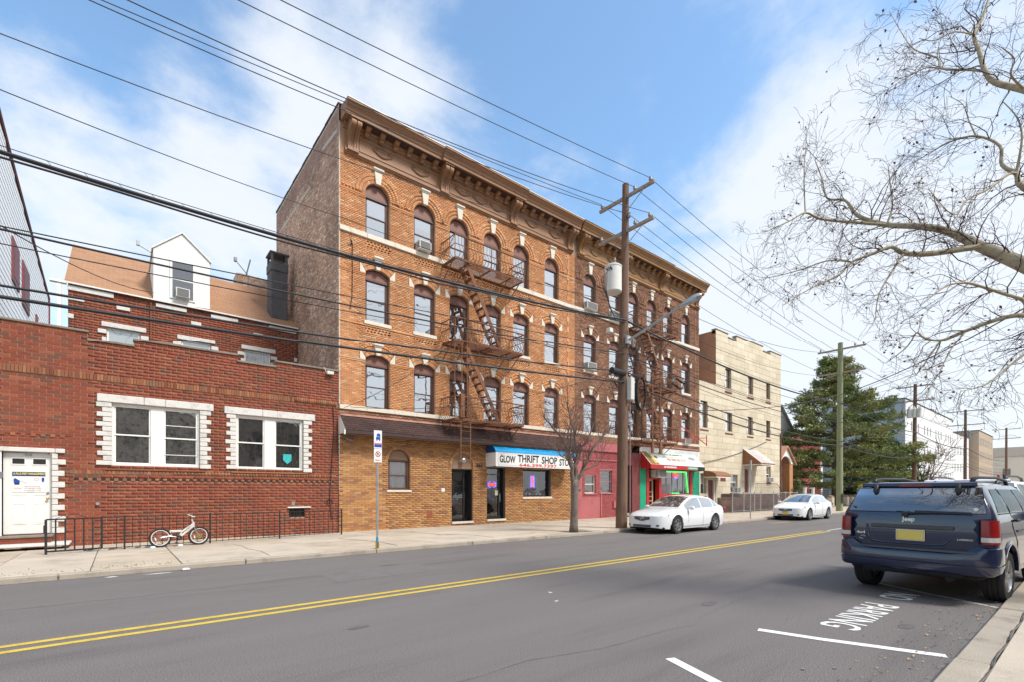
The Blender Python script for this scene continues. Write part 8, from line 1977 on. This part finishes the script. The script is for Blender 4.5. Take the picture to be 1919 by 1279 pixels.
    # tail lights wrap the corner
    for s in (1, -1):
        for z0, z1, m, nm in ((.985, 1.215, 'paint_red_lens', 'tail_light'), (.915, .98, 'clear_lens', 'reverse_light'), (.885, .912, 'paint_red_lens', 'tail_light')):
            g = []
            for j in range(4):
                z = z0 + (z1 - z0) * j / 3; f = fx(z); w_ = hw(z)
                g.append([(f - .028, s * (.782 if z0 > .9 else .79), z), (f - .034, s * .85, z), (f - .018, s * (w_ - .035), z), (f + .035, s * (w_ + .004), z), (f + .10, s * (w_ + .012), z), (f + (.18 if nm == 'tail_light' else .14), s * (w_ + .008), z), (f + (.185 if nm == 'tail_light' else .145), s * (w_ - .03), z)])
            mb = MB(); mb.grid(g); mb.poly(g[0]); mb.poly(g[-1][::-1]); put(mb, nm, m, C, local=True, smooth='auto')
        mb = MB(); f = fx(1.1); mb.box(f - .02, f + .01, s * .776 - .006, s * .776 + .006, .885, 1.215); put(mb, 'light_gap', 'under', C, local=True)
        # side glass
        sw_ = lambda z: hw(z) + .004
        for nm, xa, xb, xat, xbt in (('quarter_glass', .36, 1.02, .62, 1.02), ('rear_door_glass', 1.12, 1.98, 1.12, 1.96), ('front_door_glass', 2.06, 3.02, 2.04, 2.62)):
            g = []
            for j in range(6):
                t = j / 5; z = 1.315 + .335 * t; x0_, x1_ = xa + (xat - xa) * t, xb + (xbt - xb) * t; g.append([(x0_ + (x1_ - x0_) * k / 6, s * sw_(z), z) for k in range(7)])
            mb = MB(); mb.grid(g); put(mb, nm, 'glass_side', C, local=True, smooth=True)
        mb = MB(); mb.tube([(x, s * (hw(1.3) + .008), 1.298) for x in (.36, 1, 2, 3)], .009, 4); mb.tube([(x, s * (hw(1.08) + .004), 1.02) for x in (1.35, 2, 3.2)], .016, 5); put(mb, 'belt_moulding', 'trim_gray', C, local=True)
        mb = MB(); mb.tube([(1.07, s * (hw(z) + .002), z) for z in (1.66, 1.3, 1.1)] + [(1.36, s * (hw(.8) + .002), .85), (1.42, s * (hw(.5) + .002), .42)], .005, 4); mb.tube([(2.03, s * (hw(z) + .002), z) for z in (1.64, 1.3, .9, .45)], .005, 4); put(mb, 'door_seam', 'under', C, local=True)
        for x in (1.22, 2.15): mb = MB(); mb.bbox(x, x + .19, s * (hw(1.18) + .02) - .02, s * (hw(1.18) + .02) + .012, 1.16, 1.20, .01); put(mb, 'door_handle', 'plastic_black', C, local=True)
        mb = MB(); mb.lathe((2.95, s * 1.0, 1.26), (0, s, 0), [(0, .001), (0, .08), (.1, .11), (.2, .09), (.22, .001)], 10); mb.bar((2.95, s * .88, 1.22), (2.95, s * 1.05, 1.24), .06); put(mb, 'mirror', pm, C, local=True)
        # roof rail
        mb = MB(); mb.tube([(.50, s * .60, 1.735), (.56, s * .60, 1.80), (.85, s * .61, 1.825), (1.9, s * .61, 1.835), (2.6, s * .60, 1.80), (2.7, s * .60, 1.73)], [.035, .030, .022, .022, .026, .03], 8); put(mb, 'roof_rail', 'plastic_black', C, local=True, smooth=True)
        for a in (AX, BX):
            wheel(C, a, s * .80, R, .25, s, .62, 5)
            mb = MB(); mb.grid([[(a - q * math.cos(t), s * yy, .40 + q * math.sin(t)) for t in [pi * k / 12 for k in range(13)]] for yy, q in ((.45, .001), (.45, .46), (.87, .46))]); put(mb, 'wheel_well', 'under', C, local=True)
            an = [math.radians(d) for d in range(4, 177, 9)]
            P0 = [(a - .475 * math.cos(t), s * .945, .375 + .475 * math.sin(t)) for t in an]; P1_ = [(a - .535 * math.cos(t), s * .955, .375 + .535 * math.sin(t)) for t in an]; P2_ = [(a - .57 * math.cos(t), s * .925, .375 + .57 * math.sin(t)) for t in an]
            mb = MB(); mb.grid([[(p[0], s * .90, p[2]) for p in P0], P0, P1_, P2_]); put(mb, 'wheel_flare', pm, C, local=True, smooth='auto')
            mb = MB(); mb.tube([(p[0], p[1] + s * .006, p[2]) for p in P0], .006, 4); put(mb, 'flare_trim', 'chrome', C, local=True)
    # rear bumper with rounded corners
    plan = [(.46, .955), (.30, .965), (.15, .955), (.06, .92), (.012, .85), (-.015, .72), (-.032, .45), (-.04, .15), (-.04, -.15), (-.032, -.45), (-.015, -.72), (.012, -.85), (.06, -.92), (.15, -.955), (.30, -.965), (.46, -.955)]
    pr = [(.16, .445), (.05, .44), (.015, .47), (0, .55), (0, .572), (.018, .578), (.018, .592), (0, .598), (0, .70), (.012, .735), (.035, .752), (.12, .765)]
    g = []
    for (px_, py_) in plan:
        nrm = Vector((px_ - .35, py_ * .9)).normalized() if abs(py_) > .7 else Vector((-1, 0)); row = []
        for d, z in pr:
            lift = .02 * max(0, (px_ - .05)) + (.08 * max(0, px_ - .2) if z < .5 else 0)
            zz = z + lift + (.085 if (z > .7 and abs(py_) > .80) else 0)
            row.append((px_ - nrm.x * d, py_ - nrm.y * d, zz))
        g.append(row)
    mb = MB(); mb.grid(g); put(mb, 'bumper', pm, C, local=True, smooth='auto')
    mb = MB(); g = [[(-.035 + (.03 if abs(y) > .6 else 0), y, .772), (.075, y, .778)] for y in [-.76 + 1.52 * k / 10 for k in range(11)]]; mb.grid(g); mb.grid([[(a_[0][0] - .003, a_[0][1], .745), a_[0]] for a_ in g]); put(mb, 'step_pad', 'trim_gray', C, local=True)
    for ya, yb in ((-.62, -.12), (-.06, .28), (.34, .70)):
        mb = MB(); mb.tube([(-.034 + .02 * (abs(y) > .6), y, .598) for y in [ya + (yb - ya) * k / 5 for k in range(6)]], .009, 5); put(mb, 'bumper_crease', pm, C, local=True, smooth=True)
    mb = MB(); mb.bbox(.1, 4.5, -.80, .80, .36, .62, .05); mb.bbox(.02, .4, -.6, .6, .38, .5, .03); mb.cyl((.05, -.45, .36), (.6, -.42, .37), .045, n=10); mb.bbox(.75, 1.1, -.7, .7, .27, .38, .04); mb.bbox(.05, .35, .30, .62, .36, .44, .02); put(mb, 'underbody', 'under', C, local=True)
    # front end
    mb = MB(); mb.bbox(4.52, 4.72, -.86, .86, .42, .72, .05); put(mb, 'front_bumper', pm, C, local=True)
    for i in range(7): mb = MB(); y = -.36 + .12 * i; mb.bbox(4.58, 4.63, y - .04, y + .04, .75, .95, .01); put(mb, 'grille_slot', 'chrome', C, local=True)
    for s in (1, -1): mb = MB(); mb.lathe((4.5, s * .62, .85), (1, 0, 0), [(0, .12), (.12, .11), (.14, .001)], 14); put(mb, 'headlight', 'clear_lens', C, local=True, smooth=True)
    g = []
    for i in range(5): t = i / 4; x = 3.17 - .42 * t; g.append([(x + .012, (hw(1.25) - .14 * t - .06) * k / 5, top(x) + .010) for k in range(-5, 6)])
    mb = MB(); mb.grid(g); put(mb, 'windshield', 'glass_tint', C, local=True, smooth=True)
    return C
suv((9.22, 1.86, 0), math.radians(-4), 1.0, 'dark navy SUV seen from behind, parked at the near kerb', 'paint_navy')
suv((15.2, 2.1, 0), math.radians(-2), 1.08, 'white SUV parked ahead of the navy one, mostly hidden', 'paint_white', badges=False)
# ================================================================ street furniture and small things
BS = thing('bus_stop_sign', 'bus stop sign over a no-parking sign on a slim grey pole', 'sign', (5.30, 12.14, .1))
x, y = 5.30, 12.14
mb = MB(); mb.tube([(x, y, .1), (x + .01, y, 3.15)], .028, 8); put(mb, 'pole', 'galvanized', BS, smooth='auto')
mb = MB(); mb.tube([(x, y, .1), (x, y, .28)], .05, 8); put(mb, 'base_sleeve', 'brass', BS); mb = MB(); mb.tube([(x, y, .28), (x, y, .40)], .034, 8); put(mb, 'sleeve_sticker', 'vinyl_blue', BS)
def plate(z0, z1, nm): mb = MB(); mb.bbox(x - .11, x + .11, y - .050, y - .035, z0, z1, .004); return put(mb, nm, 'paper', BS)
A_ = plate(2.74, 3.22, 'bus_panel'); B_ = plate(2.38, 2.73, 'parking_panel')
yy = y - .052
mb = MB(); mb.bbox(x - .10, x + .10, yy - .002, yy, 2.78, 2.85, .001); put(mb, 'stripe', 'blue_sign', A_); mb = MB(); mb.bbox(x - .10, x + .10, yy - .002, yy, 2.855, 2.89, .001); put(mb, 'stripe', 'pink_sign', A_)
mb = MB(); mb.bbox(x - .055, x + .065, yy - .003, yy, 2.98, 3.05, .001); mb.poly([(x - .03, yy - .001, 3.06), (x + .07, yy - .001, 3.06), (x + .06, yy - .001, 3.13), (x - .0, yy - .001, 3.15), (x - .04, yy - .001, 3.11)]); put(mb, 'bus_symbol', 'blue_sign', A_)
mb = MB()
for dx in (-.035, .045): mb.lathe((x + dx, yy - .002, 2.965), (0, -1, 0), [(0, .016), (.002, .001)], 10)
put(mb, 'bus_symbol', 'blue_sign', A_)
mb = MB(); mb.tube([(x + .065 * math.cos(a), yy - .002, 2.60 + .065 * math.sin(a)) for a in [i * pi / 9 for i in range(18)]], .008, 4, closed=True); mb.bar((x - .045, yy - .003, 2.645), (x + .045, yy - .003, 2.555), .004, .014); put(mb, 'prohibition_ring', 'ink_red', B_)
text('P', .09, 'ink_black', B_, 'letter', (x - .028, yy - .001, 2.568), ext=.001)
mb = MB(); mb.bar((x - .06, yy - .002, 2.44), (x + .06, yy - .002, 2.44), .003, .014); mb.poly([(x - .085, yy - .002, 2.44), (x - .05, yy - .002, 2.46), (x - .05, yy - .002, 2.42)]); put(mb, 'arrow', 'ink_red', B_)
SP = thing('street_sign', 'thin grey sign pole seen edge-on between the two white sedans', 'sign', (26.6, 12.15, .1))
mb = MB(); mb.tube([(26.6, 12.15, .1), (26.6, 12.15, 3.3)], .030, 6); put(mb, 'pole', 'galvanized', SP); mb = MB(); mb.box(26.54, 26.66, 12.10, 12.112, 2.75, 3.3); put(mb, 'plate', 'galvanized', SP)
# iron fence before the red house
FN = thing('iron_fence', 'low black iron picket fence running along the red brick house', 'fence', (2.4, 17.0, .05))
fa, fb = Vector((-1.38, 16.45, 0)), Vector((6.32, 17.62, 0))
def fp(t, z): p = fa.lerp(fb, t); return Vector((p.x, p.y, z))
L_ = (fb - fa).length
for z in (.93, .12):
    mb = MB(); mb.bar(fp(0, z), fp(1, z), .026, .018); put(mb, 'rail', 'iron', FN)
n = 46
for i in range(n + 1):
    t = i / n; th_ = .016
    if i in (9, 21, 33, 46):
        mb = MB(); p = fp(t, 0); mb.box(p.x - .02, p.x + .02, p.y - .02, p.y + .02, .03, .97); put(mb, 'post', 'iron', FN)
    elif i > 7: mb = MB(); mb.bar(fp(t, .10), fp(t, .93), th_, th_, up=(0, 1, 0)); put(mb, 'picket', 'iron', FN)
GT = thing('iron_gate', 'heavier black iron gate beside the white door, left end of the fence', 'gate', (-1.38, 16.42, .05))
for i in range(7):
    t = i * .0225; p = fp(t, 0) - Vector((0, .05, 0)); mb = MB(); w_ = .024 if i in (0, 6) else .015; mb.box(p.x - w_, p.x + w_, p.y - w_, p.y + w_, .04 if i == 0 else .12, .92); put(mb, 'bar', 'iron', GT)
mb = MB()
for z in (.92, .14): mb.bar(fp(0, z) - Vector((0, .05, 0)), fp(.135, z) - Vector((0, .05, 0)), .035, .03)
mb.bar(fp(0, .6) - Vector((.03, .05, 0)), fp(0, .78) - Vector((.03, .05, 0)), .03); put(mb, 'frame', 'iron', GT)
mb = MB(); mb.tube([fp(.02, .93) + Vector((0, -.05, 0)), fp(.04, 1.0), fp(.05, .98), fp(.065, 1.04), fp(.085, 1.0), fp(.10, .94)], .006, 4); put(mb, 'loose_wire', 'wire', GT)
# bicycle leaning on the fence
ang = math.atan2(fb.y - fa.y, fb.x - fa.x)
BK = thing('bicycle', 'small white suspension bicycle without a saddle, leaning on the fence', 'bicycle', (.90, 16.56, .06), ang)
Rw = .265; WB_ = .93
def wh(x0):
    c = Vector((x0, 0, Rw)); mb = MB(); mb.tube([c + Vector(((Rw - .022) * math.cos(a), 0, (Rw - .022) * math.sin(a))) for a in [i * pi / 16 for i in range(32)]], .026, 8, closed=True); W_ = put(mb, 'wheel', 'rubber', BK, local=True, smooth=True)
    mb = MB(); mb.tube([c + Vector(((Rw - .058) * math.cos(a), 0, (Rw - .058) * math.sin(a))) for a in [i * pi / 16 for i in range(32)]], .013, 6, closed=True); put(mb, 'rim', 'white_frame', W_, local=True, smooth=True)
    mb = MB()
    for i in range(20): a = i * 2 * pi / 20; mb.tube([c + Vector((.02 * math.cos(a + 1), .02 if i % 2 else -.02, .02 * math.sin(a + 1))), c + Vector(((Rw - .06) * math.cos(a), 0, (Rw - .06) * math.sin(a)))], .0018, 3, cap=False)
    mb.cyl(c - Vector((0, .05, 0)), c + Vector((0, .05, 0)), .018, n=8); put(mb, 'spokes', 'galvanized', W_, local=True)
    mb = MB(); p = c + Vector((-.10, -.005, -.07)); mb.bar(p, p + Vector((-.02, 0, .08)), .012, .03); put(mb, 'reflector', 'white_frame', W_, local=True)
    return W_
wh(0); W2_ = wh(WB_)
mb = MB(); mb.lathe((WB_, -.03, Rw), (0, -1, 0), [(0, .075), (.004, .075), (.004, .04)], 18); put(mb, 'disc', 'brass', W2_, local=True)
V = Vector
mb = MB()
for a, b, r in (((.80, 0, .62), (.50, 0, .40), .026), ((.80, 0, .56), (.44, 0, .24), .030), ((.50, 0, .40), (.44, 0, .24), .022), ((.50, 0, .42), (.22, 0, .44), .024), ((.22, 0, .44), (.24, 0, .28), .018), ((.80, 0, .53), (.79, 0, .66), .030)): mb.tube([a, b], r, 8)
mb.bbox(.26, .50, -.03, .03, .40, .46, .01); put(mb, 'frame', 'ac_white', BK, local=True, smooth='auto')
mb = MB()
for yy_ in (-.045, .045): mb.tube([(.40, yy_, .26), (.2, yy_, .30), (0, yy_, Rw)], .010, 6); mb.tube([(.26, yy_, .33), (0, yy_, Rw)], .008, 6); mb.tube([(.80, yy_, .52), (.88, yy_, .36), (WB_, yy_, Rw)], .015, 6)
put(mb, 'swingarm_fork', 'alloy', BK, local=True, smooth='auto')
mb = MB(); mb.lathe((.43, -.05, .24), (0, -1, 0), [(0, .075), (.006, .07), (.006, .03)], 18); mb.tube([(.43, -.07, .24), (.36, -.08, .12)], .010, 6); mb.bbox(.32, .40, -.14, -.07, .105, .125, .006); mb.tube([(.43, .06, .24), (.50, .07, .36)], .010, 6); mb.bbox(.47, .55, .07, .14, .355, .375, .006); mb.tube([(.43, -.055, .31), (0, -.055, .31)], .004, 4); mb.tube([(.43, -.055, .17), (0, -.055, .225)], .004, 4); mb.tube([(.30, 0, .30), (.42, 0, .38)], .03, 8); put(mb, 'drivetrain', 'plastic_black', BK, local=True)
mb = MB(); mb.tube([(.79, 0, .66), (.76, 0, .72), (.74, 0, .73)], .018, 6); mb.tube([(.72, -.26, .80), (.70, -.22, .80), (.79, -.12, .84), (.77, 0, .74), (.79, .12, .84), (.70, .22, .88), (.74, .28, .90)], .013, 6); put(mb, 'handlebar', 'white_frame', BK, local=True, smooth=True)
mb = MB(); mb.tube([(.72, -.30, .80), (.71, -.20, .80)], .022, 8); mb.tube([(.70, .22, .88), (.74, .32, .91)], .022, 8); mb.tube([(.79, 0, .62), (.86, -.05, .50), (.90, -.05, .32)], .006, 4); put(mb, 'grips_cable', 'plastic_black', BK, local=True)
# litter
rng = random.Random(12)
cs = ['ink_navy', 'vinyl_blue', 'paper', 'peach_flash', 'white_paint', 'wood_board', 'paper', 'dry_leaf']
names = {'ink_navy': 'dark blue wrapper', 'vinyl_blue': 'bright blue wrapper', 'paper': 'crumpled white paper', 'peach_flash': 'pinkish paper scrap', 'white_paint': 'torn white cup', 'wood_board': 'strip of tan cardboard', 'dry_leaf': 'brown paper scrap'}
for i in range(14):
    t = .10 + .02 * i if i < 11 else rng.uniform(.3, .5); p = fp(t, zs_(16.8) + .012) + Vector((rng.uniform(-.08, .08), rng.uniform(-.05, .5), 0)); s = rng.uniform(.06, .13); mb = MB()
    R0 = []
    for a in range(4): R0.append([(p.x + s * (a - 1.5) * .6 + rng.uniform(-.01, .01), p.y + s * (b - 1.5) * .4, p.z + rng.uniform(0, .05)) for b in range(4)])
    mb.grid(R0); m_ = cs[i % len(cs)]
    single(mb, 'litter', m_, '%s lying by the iron fence, number %d from the gate' % (names[m_], i + 1) if False else '%s lying behind the iron fence before the red wall' % names[m_], 'litter', 'litter along the iron fence')
mb = MB(); mb.bbox(1.0, 1.14, 11.80, 11.92, 0, .05, .02); single(mb, 'paper_scrap', 'stone_white', 'pale lump of rubbish in the gutter below the red house', 'litter')
for i, (x, y) in enumerate(((.72, 16.3), (1.35, 16.45))): mb = MB(); mb.cyl((x - .05, y, .09), (x + .05, y + .03, .09), .035, n=8); single(mb, 'paper_cup', 'white_frame', 'crushed white cup on the pavement by the bicycle %s wheel' % ('rear' if i == 0 else 'front side of the rear'), 'cup')
mb = MB()
for _ in range(170):
    x = rng.uniform(12.6, 14.0) if rng.random() < .4 else rng.uniform(-3, 1.2); y = rng.uniform(12.2, 13.0) if x > 10 else 12.25 + abs(rng.gauss(0, .35)); z = zs_(y) + .008; s = rng.uniform(.008, .02)
    mb.quad((x - s, y, z), (x + s, y, z), (x + s * .4, y + s, z + rng.uniform(0, .02)), (x - s * .3, y + s, z + rng.uniform(0, .02)))
mat('grass_bits', (.16, .17, .06), rough=.9, var=.3, vscale=30); single(mb, 'verge_weeds', 'grass_bits', 'sparse weeds at the kerb and in the tree pit', None, kind='stuff')
# crack lines in the pavement
mb = MB()
for pts in ([(2.6, 16.0), (2.7, 15.2), (2.66, 14.4), (2.8, 13.5), (2.75, 12.4)], [(5.6, 15.9), (5.9, 14.8), (6.1, 13.6), (6.0, 12.4)], [(9.0, 14.8), (9.6, 13.9), (9.5, 12.6)]):
    for i in range(len(pts) - 1):
        a, b = Vector((*pts[i], zs_(pts[i][1]) + .014)), Vector((*pts[i + 1], zs_(pts[i + 1][1]) + .014)); mb.bar(a, b, .018, .004)
single(mb, 'pavement_cracks', 'curb_dark', None, None, kind='structure')
# near curved crack filler along the near kerb
mb = MB(); x = -2.0
pp = []
while x < 30: pp.append((x, .628 + .012 * math.sin(x * 5.1) + rng.uniform(-.006, .006), .075)); x += .12
mb.tube(pp, .008, 4); single(mb, 'kerb_joint', 'curb_dark', None, None, kind='structure')
